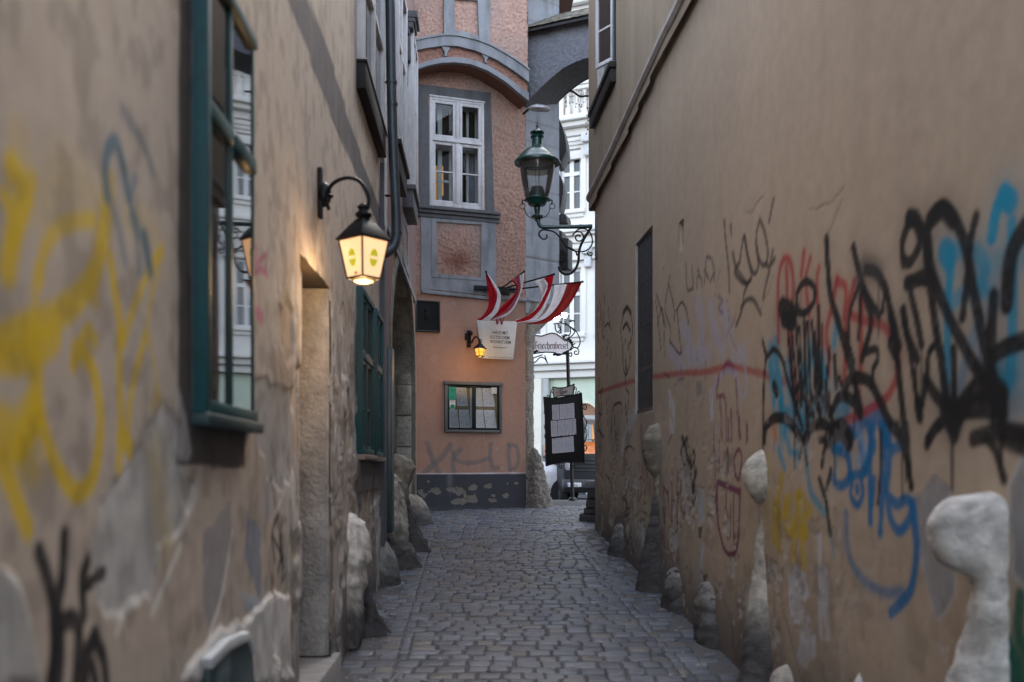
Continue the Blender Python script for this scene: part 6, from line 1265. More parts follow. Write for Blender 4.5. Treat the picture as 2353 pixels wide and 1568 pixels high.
# ------------------------------------------------------------------ flags
fb=empty('flag_bracket',TW.p(TW.hit(*vM(700,665))[0],.1,TW.hit(*vM(700,665))[1]),'black iron flag holder bar bolted to the grey ledge of the tower','flag holder')
z_=TW.hit(*vM(640,655),.1)[1]; ua_,ub_=TW.hit(*vM(545,650),.1)[0],TW.hit(*vM(850,660),.1)[0]
mb=MB(); mb.box(TW,ua_,ub_,.085,.125,z_-.045,z_+.045); mb.box(TW,ua_+.42,ub_-.12,.126,.16,z_-.10,z_+.04); mb.box(TW,ua_+.2,ua_+.25,.0,.085,z_-.03,z_+.03); mb.box(TW,ub_-.2,ub_-.15,.0,.085,z_-.03,z_+.03); mb.build('bar',M_iron,fb,bevel=.006)
Mfr=mat('red_flag_cloth',(.46,.006,.016),.75,var=.25,vs=12); Mfw=mat('white_flag_cloth',(.74,.73,.76),.75,var=.12,vs=9); Mfp=mat('sheer_red_cloth',(.42,.10,.14),.8,var=.2,vs=12)
for m_ in (Mfr,Mfw,Mfp):
    t_,N_,L_=nt(m_); b_=N_['Principled BSDF']; tl=N_.new('ShaderNodeBsdfTranslucent'); src=b_.inputs['Base Color'].links[0].from_socket; L_.new(src,tl.inputs['Color']); ms=N_.new('ShaderNodeMixShader'); ms.inputs[0].default_value=.4; L_.new(b_.outputs[0],ms.inputs[1]); L_.new(tl.outputs[0],ms.inputs[2]); L_.new(ms.outputs[0],N_['Material Output'].inputs['Surface'])
def flag(label,curves,cols,pole,dt,db,seed):
    """curves: traced edges of the stripes (top to bottom), one cloth per stripe; pole: two traced points; depth dt at the pole, db at the tie"""
    b0=np.array(P(*vM(*pole[0]),pole[2])); e=empty('flag',b0,label,'flag','red and white flags on the tower')
    mb=MB(); tip=np.array(P(*vM(*pole[1]),dt)); mb.tube([b0,tip],.013,8); mb.ball(tip,.02,.02,.02,8,6); mb.build('pole',M_iron,e)
    E_=[catmull(c_,6) for c_ in curves]; n=len(E_[0])
    for i,m_ in enumerate(cols):
        mb=MB(); vs=[]; K_=6
        for j in range(n):
            for k_ in range(K_+1):
                s_=k_/K_; xy=np.array(E_[i][j])*(1-s_)+np.array(E_[i+1][j])*s_; f=j/(n-1)
                dd=dt+(db-dt)*f**.8+.035*math.sin(seed+ (i+s_)*4.2+f*2.5)*(1-abs(2*f-1)*.6)+.02*(i+s_)+.022*math.sin((i+s_)*9+f*4+seed*2)*(1-f*.5)+.015*math.sin(f*11+seed)
                vs.append(P(*vM(*xy),dd))
        mb.add(vs,[(j*(K_+1)+k_,j*(K_+1)+k_+1,(j+1)*(K_+1)+k_+1,(j+1)*(K_+1)+k_) for j in range(n-1) for k_ in range(K_)]); o_=mb.build('cloth',m_,e,smooth=True)
flag('leftmost flag, hanging steeply red then white beside the grey panel',[[(637,545),(640,620),(652,700),(648,790),(605,860),(562,880)],[(645,545),(690,630),(716,690),(708,760),(675,830),(600,890)],[(648,546),(712,635),(742,695),(738,765),(715,830),(660,890)]],[Mfr,Mfw],((650,645),(635,530),16.8),16.55,16.75,1.)
flag('second flag from the left, twisting past the sign corner with a sheer pink fold',[[(820,595),(850,628),(856,675),(805,735),(745,790),(710,850)],[(828,585),(866,630),(862,690),(800,790),(760,830),(660,885)],[(880,558),(890,615),(884,680),(830,790),(765,845),(650,890)],[(913,537),(908,620),(888,700),(838,805),(770,862),(640,893)]],[Mfr,Mfp,Mfw],((745,655),(915,530),16.85),16.45,16.75,2.3)
flag('third flag from the left, white at the pole and sweeping red down to the left',[[(985,600),(1025,640),(1040,690),(1034,745),(950,850),(850,885)],[(1062,578),(1090,630),(1060,710),(1010,800),(930,860),(850,893)],[(1135,549),(1118,640),(1080,730),(1035,810),(960,880),(860,903)],[(1135,549),(1119,645),(1092,745),(1050,830),(985,890),(880,908)]],[Mfw,Mfr,Mfw],((780,650),(1137,548),16.85),16.4,16.8,3.1)
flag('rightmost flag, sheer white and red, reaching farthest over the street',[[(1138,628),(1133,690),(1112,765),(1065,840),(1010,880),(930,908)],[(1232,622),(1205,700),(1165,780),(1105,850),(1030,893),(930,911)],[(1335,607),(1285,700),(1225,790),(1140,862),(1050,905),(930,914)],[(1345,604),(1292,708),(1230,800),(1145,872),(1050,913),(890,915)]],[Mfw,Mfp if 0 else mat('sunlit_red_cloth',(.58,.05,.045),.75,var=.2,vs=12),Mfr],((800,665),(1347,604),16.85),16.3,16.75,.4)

# ------------------------------------------------------------------ menu stand
ms_=empty('menu_board',(P(*vF(600,1500),20.)[0],20.,float(ground(20))),'black pillow shaped menu board with scrolled iron edges, hung on the tavern sign pole','menu board')
dS=20.; BFm=Fr((0,dS,0),(1,.0,0),(0,-1,0)); V=lambda x,y,o=0:BFm.hit(*vF(x,y),o)
op=[V(*q_) for q_ in ((273,315),(360,330),(450,325),(560,305),(650,288),(713,268),(722,400),(735,700),(748,1078),(650,1075),(500,1070),(380,1092),(300,1117),(297,800),(288,500))]
mb=MB(); mb.prism(BFm,op,-.06,.02); mb.build('board',mat('black_board_paint',(.003,.003,.0035),.5,spec=.25,var=.3,vs=10,bump=.1,bs=30),ms_,bevel=.012)
ip=[V(*q_) for q_ in ((362,405),(628,380),(655,960),(372,975))]; mb=MB(); mb.prism(BFm,ip,.0205,.024); mb.build('felt',mat('dark_felt',(.006,.006,.007),.95,var=.3),ms_)
fr_=MB()
for a_,b_ in zip(op,op[1:]+op[:1]): fr_.tube([BFm.p(a_[0],.022,a_[1]),BFm.p(b_[0],.022,b_[1])],.012,6)
fr_.build('rim',M_iron,ms_)
hp=[V(*q_) for q_ in ((378,197),(440,210),(510,206),(570,190),(630,163),(620,290),(540,296),(460,305),(392,322))]; mb=MB(); mb.prism(BFm,hp,-.03,.0); hd=mb.build('header',mat('cream_header',(.36,.33,.31),.6,var=.1),ms_)
mb=MB()
for a_,b_ in zip(hp,hp[1:]+hp[:1]): mb.tube([BFm.p(a_[0],.004,a_[1]),BFm.p(b_[0],.004,b_[1])],.011,6)
mb.build('header_rim',M_iron,hd)
a_,b_=V(472,280),V(552,262); put_text(BFm,.012,'össer',(a_[0]+b_[0])/2,a_[1]+.012,b_[0]-a_[0],.075,mat('brown_print',(.09,.06,.05),.6),hd,bold=.012,sk=.06)
mb=MB(); c_=V(478,255); mb.tube([BFm.p(c_[0]+.036*math.cos(t_)+.012,.012,c_[1]+.062*math.sin(t_)) for t_ in np.linspace(.9,5.6,14)],.007,6); mb.tube([BFm.p(c_[0]+.012,.012,c_[1]-.005),BFm.p(c_[0]+.045,.012,c_[1]-.002),BFm.p(c_[0]+.042,.012,c_[1]-.05)],.006,6); mb.build('lettering',MATS['brown_print'],hd)
a_,b_=V(420,275),V(446,268); put_text(BFm,.012,'rA',(a_[0]+b_[0])/2,a_[1],b_[0]-a_[0],.04,mat('orange_print',(.4,.09,.03),.6),hd,bold=.006)
def scr(pts,r=.009): MB().tube(catmull([BFm.p(*(lambda q_:(q_[0],-.02,q_[1]))(V(*x))) for x in pts],5),r,7).build('scroll',M_iron,ms_,smooth=True)
scr([(320,320),(315,300),(330,293),(345,305),(335,318)]); scr([(350,330),(355,260),(370,228),(385,240),(378,262),(362,255)]); scr([(640,290),(655,230),(650,205),(635,200),(632,222),(645,225)]); scr([(655,285),(675,250),(695,258),(690,280),(678,275)])
for pts in ([(735,420),(750,402),(772,425),(762,458),(740,450),(748,430)],[(725,500),(750,560),(774,600),(770,650),(745,675),(728,655),(740,630),(752,648)],[(728,690),(760,680),(778,720),(770,790),(745,850),(735,880)],[(735,740),(728,715),(745,700),(758,722),(742,735)],[(735,900),(750,875),(774,895),(765,932),(742,930),(750,905)],[(300,490),(285,470),(282,510)],[(298,610),(285,660),(300,720)],[(300,730),(287,770),(303,820)],[(305,925),(293,940),(302,965)],[(495,1080),(460,1080),(455,1125),(478,1142),(488,1115),(470,1108)],[(600,1078),(635,1075),(640,1115),(622,1140),(600,1120),(618,1108)]): scr(pts,.011)
mb=MB()
for y_ in (420,960):
    c_=V(560,y_); mb.box(BFm,c_[0]-.06,c_[0]+.10,-.62,-.061,c_[1]-.025,c_[1]+.025)
mb.build('hanger',M_iron,ms_)
SG2='printed menu sheets on the black board'; PM2=paper_mat('stand_menu_paper',(.40,.40,.44),.7,.75)
rows=[([(370,410),(450,405),(455,578),(374,582)],'upper left sheet'),([(457,404),(538,397),(545,570),(460,577)],'upper middle sheet'),([(542,396),(626,384),(632,560),(548,568)],'upper right sheet with a boxed note'),
([(356,592),(432,588),(436,772),(362,776)],'left sheet of the middle row'),([(438,585),(518,578),(524,764),(441,770)],'second sheet of the middle row'),([(522,578),(600,571),(606,756),(527,763)],'third sheet of the middle row'),([(604,570),(646,564),(652,748),(609,754)],'narrow right sheet of the middle row'),
([(370,798),(450,790),(456,965),(374,970)],'lower left sheet'),([(453,788),(534,779),(540,957),(458,964)],'lower middle sheet with a crest'),([(537,778),(618,768),(626,948),(543,956)],'lower right sheet with a crest')]
for pts,lab in rows:
    o_=sheet_thing(BFm,[V(*q_) for q_ in pts],.03,'printed '+lab+' on the black menu board',SG2,PM2,curl=.003)
mb=MB()
for i,(x,y) in enumerate(((430,585),(485,578),(385,583),(530,572),(580,566),(630,562),(480,764),(560,757),(402,798),(476,788),(575,772),(640,748))):
    c_=V(x,y); mb.ball(BFm.p(c_[0],.038,c_[1]),.013,.01,.013,8,6)
mb.build('push_pins',mat('dark_red_pins',(.06,.02,.03),.4,var=.5,vs=2),ms_)

# ------------------------------------------------------------------ lit tavern sign on its post
dG=20.6; ts=empty('tavern_sign',(P(1305,1100,dG)[0],dG,float(ground(dG))),'white scalloped tavern sign in wrought iron reading Griechenbeisel on a black pole','sign')
vG=lambda x,y:(1900*.5745+x*.3113,1200*.5745+y*.3113)     # enlarged view of the sign
GF=Fr((0,dG,0),(1,.0,0),(0,-1,0)); G_=lambda x,y:GF.hit(*vG(x,y))
out=[(368,330),(400,285),(440,262),(490,268),(530,255),(565,245),(600,252),(635,275),(660,300),(690,303),(712,325),(716,345),(700,368),(665,385),(640,402),(600,398),(575,388),(520,386),(470,392),(430,398),(395,385),(370,360)]
mb=MB(); mb.prism(GF,[G_(*q_) for q_ in out],-.05,.0); mb.build('panel',emat('lit_white_sign',(.9,.9,1.),.03,(.75,.75,.8)),ts)
mb=MB(); cl_=[GF.p(G_(*q_)[0],.005,G_(*q_)[1]) for q_ in out]; mb.tube(cl_+[cl_[0]],.013,7)
def sw(pts,r=.012): mb.tube(catmull([GF.p(G_(*q_)[0],-.01,G_(*q_)[1]) for q_ in pts],5),r,7)
for pts in ([(640,260),(665,290),(695,292),(700,275)],[(655,255),(690,262),(700,290)],[(700,310),(722,330),(712,355)],[(575,405),(590,400),(610,412),(640,402),(680,400)],[(430,385),(455,372),(480,385),(520,385),(600,388)],[(418,470),(450,455),(480,425),(510,430),(530,455)],[(420,435),(440,425),(470,415),(500,405)],[(515,410),(525,440),(535,470)],[(690,290),(735,240),(720,215),(690,190),(640,170)],[(690,190),(745,230),(776,300),(762,350),(735,352),(722,335),(740,320)],[(700,375),(735,350),(765,370),(760,400),(735,398),(738,378),(755,380)],[(690,400),(712,390),(712,415),(697,412)],[(590,178),(598,225),(625,245),(635,220),(615,200),(612,175)],[(640,170),(600,175),(580,178)],[(660,165),(700,200),(705,240),(690,270)],[(620,180),(632,215),(612,235)]): sw(pts)
sw([(690,157),(715,153),(740,157)],.014); mb.ball(GF.p(*(lambda q_:(q_[0],0,q_[1]))(G_(706,155))),.03,.03,.03,8,6)
for (x,y) in ((655,270),(672,262),(690,285),(705,300),(715,315),(440,385),(455,378),(585,405),(605,402),(625,405),(655,395),(670,390)): mb.ball(GF.p(*(lambda q_:(q_[0],.0,q_[1]))(G_(x,y))),.032,.02,.026,8,6)
mb.build('scrollwork',M_iron,ts,smooth=True)
mb=MB(); a_=G_(683,395); x_=a_[0]; xb_=P(1316,1150,dG+.04)[0]; mb.tube([(x_,dG+.04,a_[1]+.05),(xb_,dG+.04,float(ground(dG))-.02)],.038,14); mb.lathe([(.0,0),(.10,0),(.09,.04),(.05,.07)],(xb_,dG+.04,float(ground(dG))),16); mb.build('pole',mat('pole_black',(.012,.014,.02),.4,.2,var=.3),ts,smooth=True)
# broad pen letters
LET={'G':([(.85,1.25),(.6,1.5),(.3,1.45),(.1,1.1),(.08,.45),(.3,.05),(.6,0),(.9,.25),(.9,.7),(.62,.78)],[(.48,1.35),(.46,.2)],1.1),'r':([(.15,1.),(.15,.05),(.28,-.05)],[(.15,.85),(.33,1.02),(.48,.88)],.58),'i':([(.12,1.),(.12,.08),(.25,0)],[(.12,1.32),(.17,1.38)],.36),'e':([(.5,.15),(.32,0),(.13,.2),(.13,.8),(.34,1.),(.5,.78),(.16,.45)],None,.62),'c':([(.5,.15),(.32,0),(.13,.2),(.13,.8),(.34,1.),(.5,.85)],None,.58),'h':([(.13,1.5),(.13,.05),(.22,0)],[(.13,.8),(.36,1.),(.52,.8),(.5,.1),(.38,-.25)],.68),'n':([(.13,1.),(.13,.05),(.22,0)],[(.13,.8),(.36,1.),(.52,.8),(.52,.08),(.62,0)],.7),'b':([(.13,1.5),(.13,.15),(.32,0),(.52,.2),(.52,.8),(.36,1.),(.13,.8)],None,.66),'s':([(.5,.88),(.32,1.),(.14,.78),(.48,.3),(.3,0),(.1,.14)],None,.58),'l':([(.13,1.5),(.13,.1),(.27,0)],None,.36)}
word='Griechenbeisel'; tot=sum(LET[c_][2] for c_ in word); a_,b_=G_(432,362),G_(690,362); sc_=(b_[0]-a_[0])/tot; hh=(G_(560,322)[1]-G_(560,358)[1])
x=a_[0]; red=MB(); blk=MB()
for k_,ch in enumerate(word):
    L1,L2_,adv=LET[ch]; M__=red if ch in 'Gb' else blk
    for L__ in (L1,L2_):
        if not L__: continue
        for (p0,p1) in zip(L__[:-1],L__[1:]):
            v_=np.array((.085,.05)); pts=[(p0[0]-v_[0],p0[1]-v_[1]),(p0[0]+v_[0],p0[1]+v_[1]),(p1[0]+v_[0],p1[1]+v_[1]),(p1[0]-v_[0],p1[1]-v_[1])]
            M__.add([GF.p(x+px_*sc_,.004+.0002*(k_%3),a_[1]+pz_*hh) for px_,pz_ in pts],[(0,1,2,3)])
    x+=adv*sc_
red.build('red_lettering',mat('sign_red',(.32,.01,.03),.6),ts); blk.build('lettering',mat('sign_blue_black',(.02,.02,.045),.6),ts)
for (x,y,lab) in ((603,138,'left and lower floodlight above the tavern sign, lit white'),(657,115,'right and higher floodlight above the tavern sign, lit white')):
    e=empty('floodlight',GF.p(*(lambda q_:(q_[0],.02,q_[1]))(G_(x,y))),lab,'floodlight','floodlights over the tavern sign'); c_=np.array(e.location)
    mb=MB(); ax=np.array((.35 if x<630 else .45,-.75,-.35)); ax/=np.linalg.norm(ax); r_=np.cross(ax,(0,0,1)); r_/=np.linalg.norm(r_); u_=np.cross(r_,ax)
    f4=[c_+r_*sx*.075+u_*sz*.055 for sx,sz in ((-1,-1),(1,-1),(1,1),(-1,1))]; b4=[v-ax*.05+(c_-v)*.2 for v in f4]; mb.hexa(b4,f4); mb.tube([c_-ax*.05,np.array(GF.p(*(lambda q_:(q_[0],-.01,q_[1]))(G_(640,170))))],.012,6); mb.build('housing',M_iron,e,bevel=.004)
    mb=MB(); mb.quad(*[c_+(v-c_)*.88+ax*.004 for v in f4]); mb.build('lens',emat('white_led',(.9,.95,1.),5),e)

# ------------------------------------------------------------------ vehicles in the street
zs_=1.05-.03
VF=Fr((2.63,31.4,zs_),(1,.12,0),(-.12*-1,-1,0)); VF=Fr((2.63,31.4,zs_),(1,.10,0),(.10,-1,0))
van=empty('utility_van',(2.63,31.4,zs_),'orange and black utility van parked nose to the alley, behind the menu board','van')
def prof_x(mb,F,prof,u0,u1): # prof of (o,z) extruded along u
    n=len(prof); vs=[F.p(u0,o,z) for o,z in prof]+[F.p(u1,o,z) for o,z in prof]; mb.add(vs,[tuple(range(n-1,-1,-1)),tuple(range(n,2*n))]+[(i,(i+1)%n,(i+1)%n+n,i+n) for i in range(n)]); return mb
Mor=mat('orange_vehicle_paint',(.50,.12,.008),.3,var=.12,vs=3,coat=.6); Mbp=mat('black_vehicle_plastic',(.006,.006,.007),.5,spec=.3,var=.3,vs=12)
mb=MB(); prof_x(mb,VF,[(-5,.5),(-.15,.5),(-.05,1.0),(-.04,1.5),(-.12,1.62),(-.95,1.98),(-5,1.98)],-1.0,1.0); mb.build('body',Mor,van,bevel=.07,seg=3)
mb=MB(); prof_x(mb,VF,[(-5.02,.32),(.02,.34),(.05,.8),(.0,1.3),(-.03,1.57),(-5.02,1.57)],-1.02,1.02); mb.build('front_mask',Mbp,van,bevel=.05,seg=3)
mb=MB(); prof_x(mb,VF,[(-.3,.46),(.09,.48),(.11,.62),(.09,.76),(-.3,.78)],-1.03,1.03); mb.build('bumper',mat('grey_bumper',(.03,.031,.033),.55,var=.2),van,bevel=.035,seg=3)
mb=MB()
for i in range(4): mb.box(VF,-.72,.72,-.02,.045-.012*i,1.0+i*.115,1.055+i*.115)
mb.build('grille',mat('satin_grille',(.015,.015,.016),.35,.3,var=.2),van,bevel=.012)
for sx in (-1,1):
    mb=MB(); mb.box(VF,sx*.86-.12,sx*.86+.12,-.1,.025,.98,1.28); mb.build('headlight',dark_glass('lamp_glass',(.2,.2,.21)),van,bevel=.03)
    mb=MB(); mb.box(VF,sx*1.13-.09,sx*1.13+.09,-1.3,-1.2,1.9,2.25); mb.box(VF,min(sx*1.0,sx*1.05),max(sx*1.0,sx*1.05),-1.28,-1.22,2.0,2.06); mb.build('mirror',Mbp,van,bevel=.03)
    for o_ in (-.95,-4.2):
        mb=MB(); c_=np.array(VF.p(sx*.9,o_,.34)); ax_=VF.U; pts=[]; prof=[(.0,.12),(.2,.12),(.22,.1),(.32,.11),(.345,.06),(.345,-.06),(.32,-.11),(0,-.11)]; n=24; vs=[]
        for r_,w_ in prof:
            for k_ in range(n): vs.append(c_+ax_*w_*sx+VF.N*r_*math.cos(6.2832*k_/n)+np.array((0,0,1))*r_*math.sin(6.2832*k_/n))
        mb.add(vs,[(i*n+k_,i*n+(k_+1)%n,(i+1)*n+(k_+1)%n,(i+1)*n+k_) for i in range(len(prof)-1) for k_ in range(n)]); mb.build('wheel',mat('tyre_rubber',(.014,.014,.015),.8,var=.2),van,smooth=True)
mb=MB(); mb.quad(*[VF.p(u,o,z) for u,o,z in ((-.9,-1.0,1.985),(.9,-1.0,1.985),(.82,-1.72,2.70),(-.82,-1.72,2.70))]); mb.build('windscreen',glass_thin('clear_windscreen',(.75,.8,.8),1.5),van)
mb=MB(); mb.box(VF,-.9,.9,-4.9,-1.74,2.70,2.80); mb.build('roof',mat('van_grey_roof',(.30,.30,.29),.5,var=.15),van,bevel=.03)
for sx in (-1,1):
    for (o0_,o1_) in ((-1.0,-1.72),(-3.0,-3.0),(-4.85,-4.85)): MB().tube([VF.p(sx*.92,o0_,1.97),VF.p(sx*.85,o1_,2.72)],.04,8).build('roof_pillar',Mbp,van)
mb=MB(); mb.tube([VF.p(-.5,-.93,2.01),VF.p(.3,-.97,2.05)],.012,6); mb.build('wiper',Mbp,van)
pu0=(P(1302.5,1112,31.2)[0]-2.63); mb=MB(); mb.box(VF,pu0,pu0+.44,.112,.122,.53,.655); pp=mb.build('licence_plate',mat('plate_white',(.6,.6,.6),.4,var=.05),van,bevel=.004)
mb=MB(); mb.box(VF,pu0+.004,pu0+.035,.1221,.1245,.535,.65); mb.build('blue_band',mat('plate_blue',(.02,.06,.3),.4),pp)
put_text(VF,.1236,'W 7565 D',pu0+.235,.55,.36,.085,mat('plate_black',(.01,.01,.01),.5),pp,bold=.02)
mb=MB(); mb.box(VF,.28,.48,.03,.05,1.32,1.38); mb.build('badge',mat('steel_badge',(.5,.5,.5),.3,.7),van)
# pale car behind it, seen from the side
car=empty('pale_car',(.6,33.2,zs_),'pale silver car seen from the side, partly hidden by the guard stone and the van','car')
CF=Fr((.6,32.6,zs_),(1,.06,0),(.06,-1,0)); Mwp=mat('pale_silver_paint',(.62,.60,.62),.28,.1,var=.06,vs=3,coat=.7)
def car_body():
    # long section: (u, z_low, z_belt, z_roof, half width belt, half width roof)
    secs=[(-3.4,.45,1.0,1.02,.72,.6),(-3.2,.3,1.1,1.13,.88,.7),(-2.7,.26,1.14,1.2,.93,.74),(-2.2,.26,1.16,1.62,.94,.66),(-1.2,.26,1.17,1.70,.95,.66),(-.2,.26,1.17,1.68,.95,.66),(.3,.26,1.16,1.50,.95,.67),(.85,.26,1.15,1.22,.94,.74),(1.5,.26,1.10,1.13,.92,.7),(1.95,.28,1.0,1.03,.88,.66),(2.25,.36,.82,.85,.76,.55)]
    vs=[]; n=12
    for (u,zl,zb_,zr_,hb,hr) in secs:
        prof=[(-hb*.9,zl),(-hb,zl+.18),(-hb*1.0,(zl+zb_)/2),(-hb*.96,zb_),(-hr,zb_+(zr_-zb_)*.85),(-hr*.6,zr_),(hr*.6,zr_),(hr,zb_+(zr_-zb_)*.85),(hb*.96,zb_),(hb,(zl+zb_)/2),(hb,zl+.18),(hb*.9,zl)]
        vs+=[CF.p(u,-.95+y,z) for y,z in prof]
    m_=len(secs); mb=MB(); mb.add(vs,[(i*n+k_,i*n+(k_+1)%n,(i+1)*n+(k_+1)%n,(i+1)*n+k_) for i in range(m_-1) for k_ in range(n)]+[tuple(range(n-1,-1,-1)),tuple((m_-1)*n+k_ for k_ in range(n))]); return mb
b_=car_body().build('body',Mwp,car,smooth=True); sub=b_.modifiers.new('sub','SUBSURF'); sub.levels=2; sub.render_levels=2
mb=MB(); 
for (u0_,u1_) in ((-2.05,-1.0),(-.92,.02)): mb.quad(CF.p(u0_,-.06,1.21),CF.p(u1_+.25*(u1_>-.5),-.06,1.21),CF.p(u1_-.12*(u1_>-.5),-.235,1.56),CF.p(u0_+.1,-.235,1.56))
mb.build('side_window',dark_glass('car_glass',(.02,.022,.025)),car)
mb=MB(); mb.quad(CF.p(.32,-.25,1.50),CF.p(.32,-1.65,1.50),CF.p(.95,-1.75,1.2),CF.p(.95,-.15,1.2)); mb.build('windscreen',dark_glass('pale_windscreen',(.15,.18,.2)),car)
wx=P(1298,1130,32.6)[0]-.6
for u_ in (wx,wx-2.7):
    for o_ in (.0,-1.7):
        mb=MB(); c_=np.array(CF.p(u_,o_-.1,.33)); prof=[(.0,.05),(.19,.04),(.21,.075),(.31,.08),(.335,.04),(.335,-.12),(0,-.12)]; n=28; vs=[]
        for r_,w_ in prof:
            for k_ in range(n): vs.append(c_+CF.N*w_+CF.U*r_*math.cos(6.2832*k_/n)+np.array((0,0,1))*r_*math.sin(6.2832*k_/n))
        mb.add(vs,[(i*n+k_,i*n+(k_+1)%n,(i+1)*n+(k_+1)%n,(i+1)*n+k_) for i in range(len(prof)-1) for k_ in range(n)]); wh=mb.build('wheel',MATS['tyre_rubber'],car,smooth=True)
        if o_==0.:
            mb=MB(); 
            for k_ in range(5):
                a_=6.2832*k_/5+.3; dr=CF.U*math.cos(a_)+np.array((0,0,1))*math.sin(a_); mb.tube([c_+CF.N*.055,c_+CF.N*.07+dr*.19],[.03,.018],6)
            mb.tube([c_+CF.N*.072+(CF.U*math.cos(t_)+np.array((0,0,1))*math.sin(t_))*.2 for t_ in np.linspace(0,6.2832,26)],.012,6); mb.build('rim',mat('dark_alloy',(.12,.12,.13),.35,.7,var=.2),wh)
    mb=MB(); c_=np.array(CF.p(u_,-.0,.33)); n=26; rr=.46; vs=[c_+CF.N*.022+CF.U*rr*math.cos(math.pi*2*k_/n)+np.array((0,0,1))*rr*math.sin(math.pi*2*k_/n) for k_ in range(n)]; vs=[v for v in vs]; mb.add([np.array(v)*1 for v in vs]+[np.array(v)-CF.N*.14 for v in vs],[tuple(range(n)),]+[(k_,(k_+1)%n,(k_+1)%n+n,k_+n) for k_ in range(n)]); mb.build('wheel_arch',mat('wheel_well_black',(.01,.01,.011),.9),car)

# ------------------------------------------------------------------ bright town house across the street
A0=np.array((.43,42.,0)); D0=np.array((1,-.45,0)); FF=Fr(A0,D0,(-.45,-1,0)); H=lambda x,y,o=0:FF.hit(x,y,o)
tb=empty('white_town_house',(2.,41.,1.0),'bright white stucco town house with cornices and a balustrade across the street','house')
Mst=mat('bright_stucco',(.60,.575,.54),.85,var=.05,vs=2,bump=.1,bs=60); Mcr=mat('cream_stucco',(.58,.545,.46),.85,var=.06,vs=3)
zc1=H(1300,838)[1]; zc2=H(1310,575)[1]; zc3=H(1310,318)[1]; zbal=H(1310,245)[1]
wins=[]; uc=H(1311,400)[0]; ww=H(1331,400)[0]-H(1284,400)[0]; sp=ww*1.95
rows_=[(H(1310,484)[1],H(1310,346)[1]),(H(1312,768)[1],H(1312,618)[1]),(H(1312,205)[1],H(1312,90)[1]),(H(1312,205)[1]+3.6,H(1312,90)[1]+3.6)]
cols_=[uc+sp*i for i in range(-4,6)]
cuts=[(c_-ww/2,c_+ww/2,z0_,z1_) for c_ in cols_ for z0_,z1_ in rows_]
us_=np.unique(np.round([-14,24]+[v for c_ in cuts for v in c_[:2]],4)); zz_=np.unique(np.round([zc1,zc3+16]+[v for c_ in cuts for v in c_[2:]],4))
mb=MB(); idx={}
for i in range(len(us_)-1):
    for j in range(len(zz_)-1):
        um_,zm_=(us_[i]+us_[i+1])/2,(zz_[j]+zz_[j+1])/2
        if any(c_[0]<um_<c_[1] and c_[2]<zm_<c_[3] for c_ in cuts): continue
        mb.add([FF.p(us_[i],0,zz_[j]),FF.p(us_[i+1],0,zz_[j]),FF.p(us_[i+1],0,zz_[j+1]),FF.p(us_[i],0,zz_[j+1])],[(0,1,2,3)])
mb.build('wall',Mst,tb)
mb=MB(); mb.box(FF,-14,24,-8,-.5,.9,zc3+16); mb.build('house_body',mat('house_core',(.3,.3,.3),.9),tb)
Mwf=mat('bright_window_paint',(.62,.61,.6),.5,var=.05); Mgl=dark_glass('street_window_glass',(.035,.038,.04),1.5)
for c_ in cols_[2:8]:
    for ri,(z0_,z1_) in enumerate(rows_[:3]):
        a_,b_=c_-ww/2,c_+ww/2; wf=MB(); frame_set(wf,FF,a_,b_,z0_,z1_,.10,-.28,-.16); zt=z0_+(z1_-z0_)*.62; wf.box(FF,a_+.1,b_-.1,-.27,-.13,zt-.08,zt+.07); wf.box(FF,c_-.09,c_+.09,-.27,-.15,z0_+.1,zt-.08); wf.box(FF,c_-.09,c_+.09,-.27,-.15,zt+.07,z1_-.1); wf.box(FF,a_+.1,c_-.09,-.265,-.17,z0_+(zt-z0_)*.5,z0_+(zt-z0_)*.5+.05); wf.box(FF,c_+.09,b_-.1,-.265,-.17,z0_+(zt-z0_)*.5,z0_+(zt-z0_)*.5+.05)
        wf.box(FF,a_-.001,a_+.0,-.28,0,z0_,z1_)
        win=wf.build('window',Mwf,tb)
        g=MB(); g.quad(FF.p(a_+.1,-.22,z0_+.1),FF.p(b_-.1,-.22,z0_+.1),FF.p(b_-.1,-.22,z1_-.1),FF.p(a_+.1,-.22,z1_-.1)); g.build('pane',Mgl,win)
        s_=MB(); s_.box(FF,a_-.22,b_+.22,-.28,.20,z0_-.16,z0_-.004); s_.box(FF,a_-.15,b_+.15,-.05,.10,z0_-.32,z0_-.161); s_.build('sill',Mst,win,bevel=.02)
        s_=MB(); s_.box(FF,a_-.24,a_-.02,-.02,.07,z0_,z1_+.2); s_.box(FF,b_+.02,b_+.24,-.02,.07,z0_,z1_+.2); s_.box(FF,a_-.019,b_+.019,-.02,.068,z1_+.02,z1_+.2); s_.box(FF,a_-.3,b_+.3,-.02,.2,z1_+.3,z1_+.42); s_.build('surround',Mst,win,bevel=.015)
        s_=MB(); s_.quad(FF.p(a_,-.28,z0_),FF.p(a_,0,z0_),FF.p(a_,0,z1_),FF.p(a_,-.28,z1_)); s_.quad(FF.p(b_,-.28,z0_),FF.p(b_,0,z0_),FF.p(b_,0,z1_),FF.p(b_,-.28,z1_)); s_.quad(FF.p(a_,-.28,z1_),FF.p(b_,-.28,z1_),FF.p(b_,0,z1_),FF.p(a_,0,z1_)); s_.build('reveal',Mst,win)
mb=MB()
def cornice(z,st):
    for dz0,dz1,o_ in st: mb.box(FF,-14,24,-.1,o_,z+dz0,z+dz1)
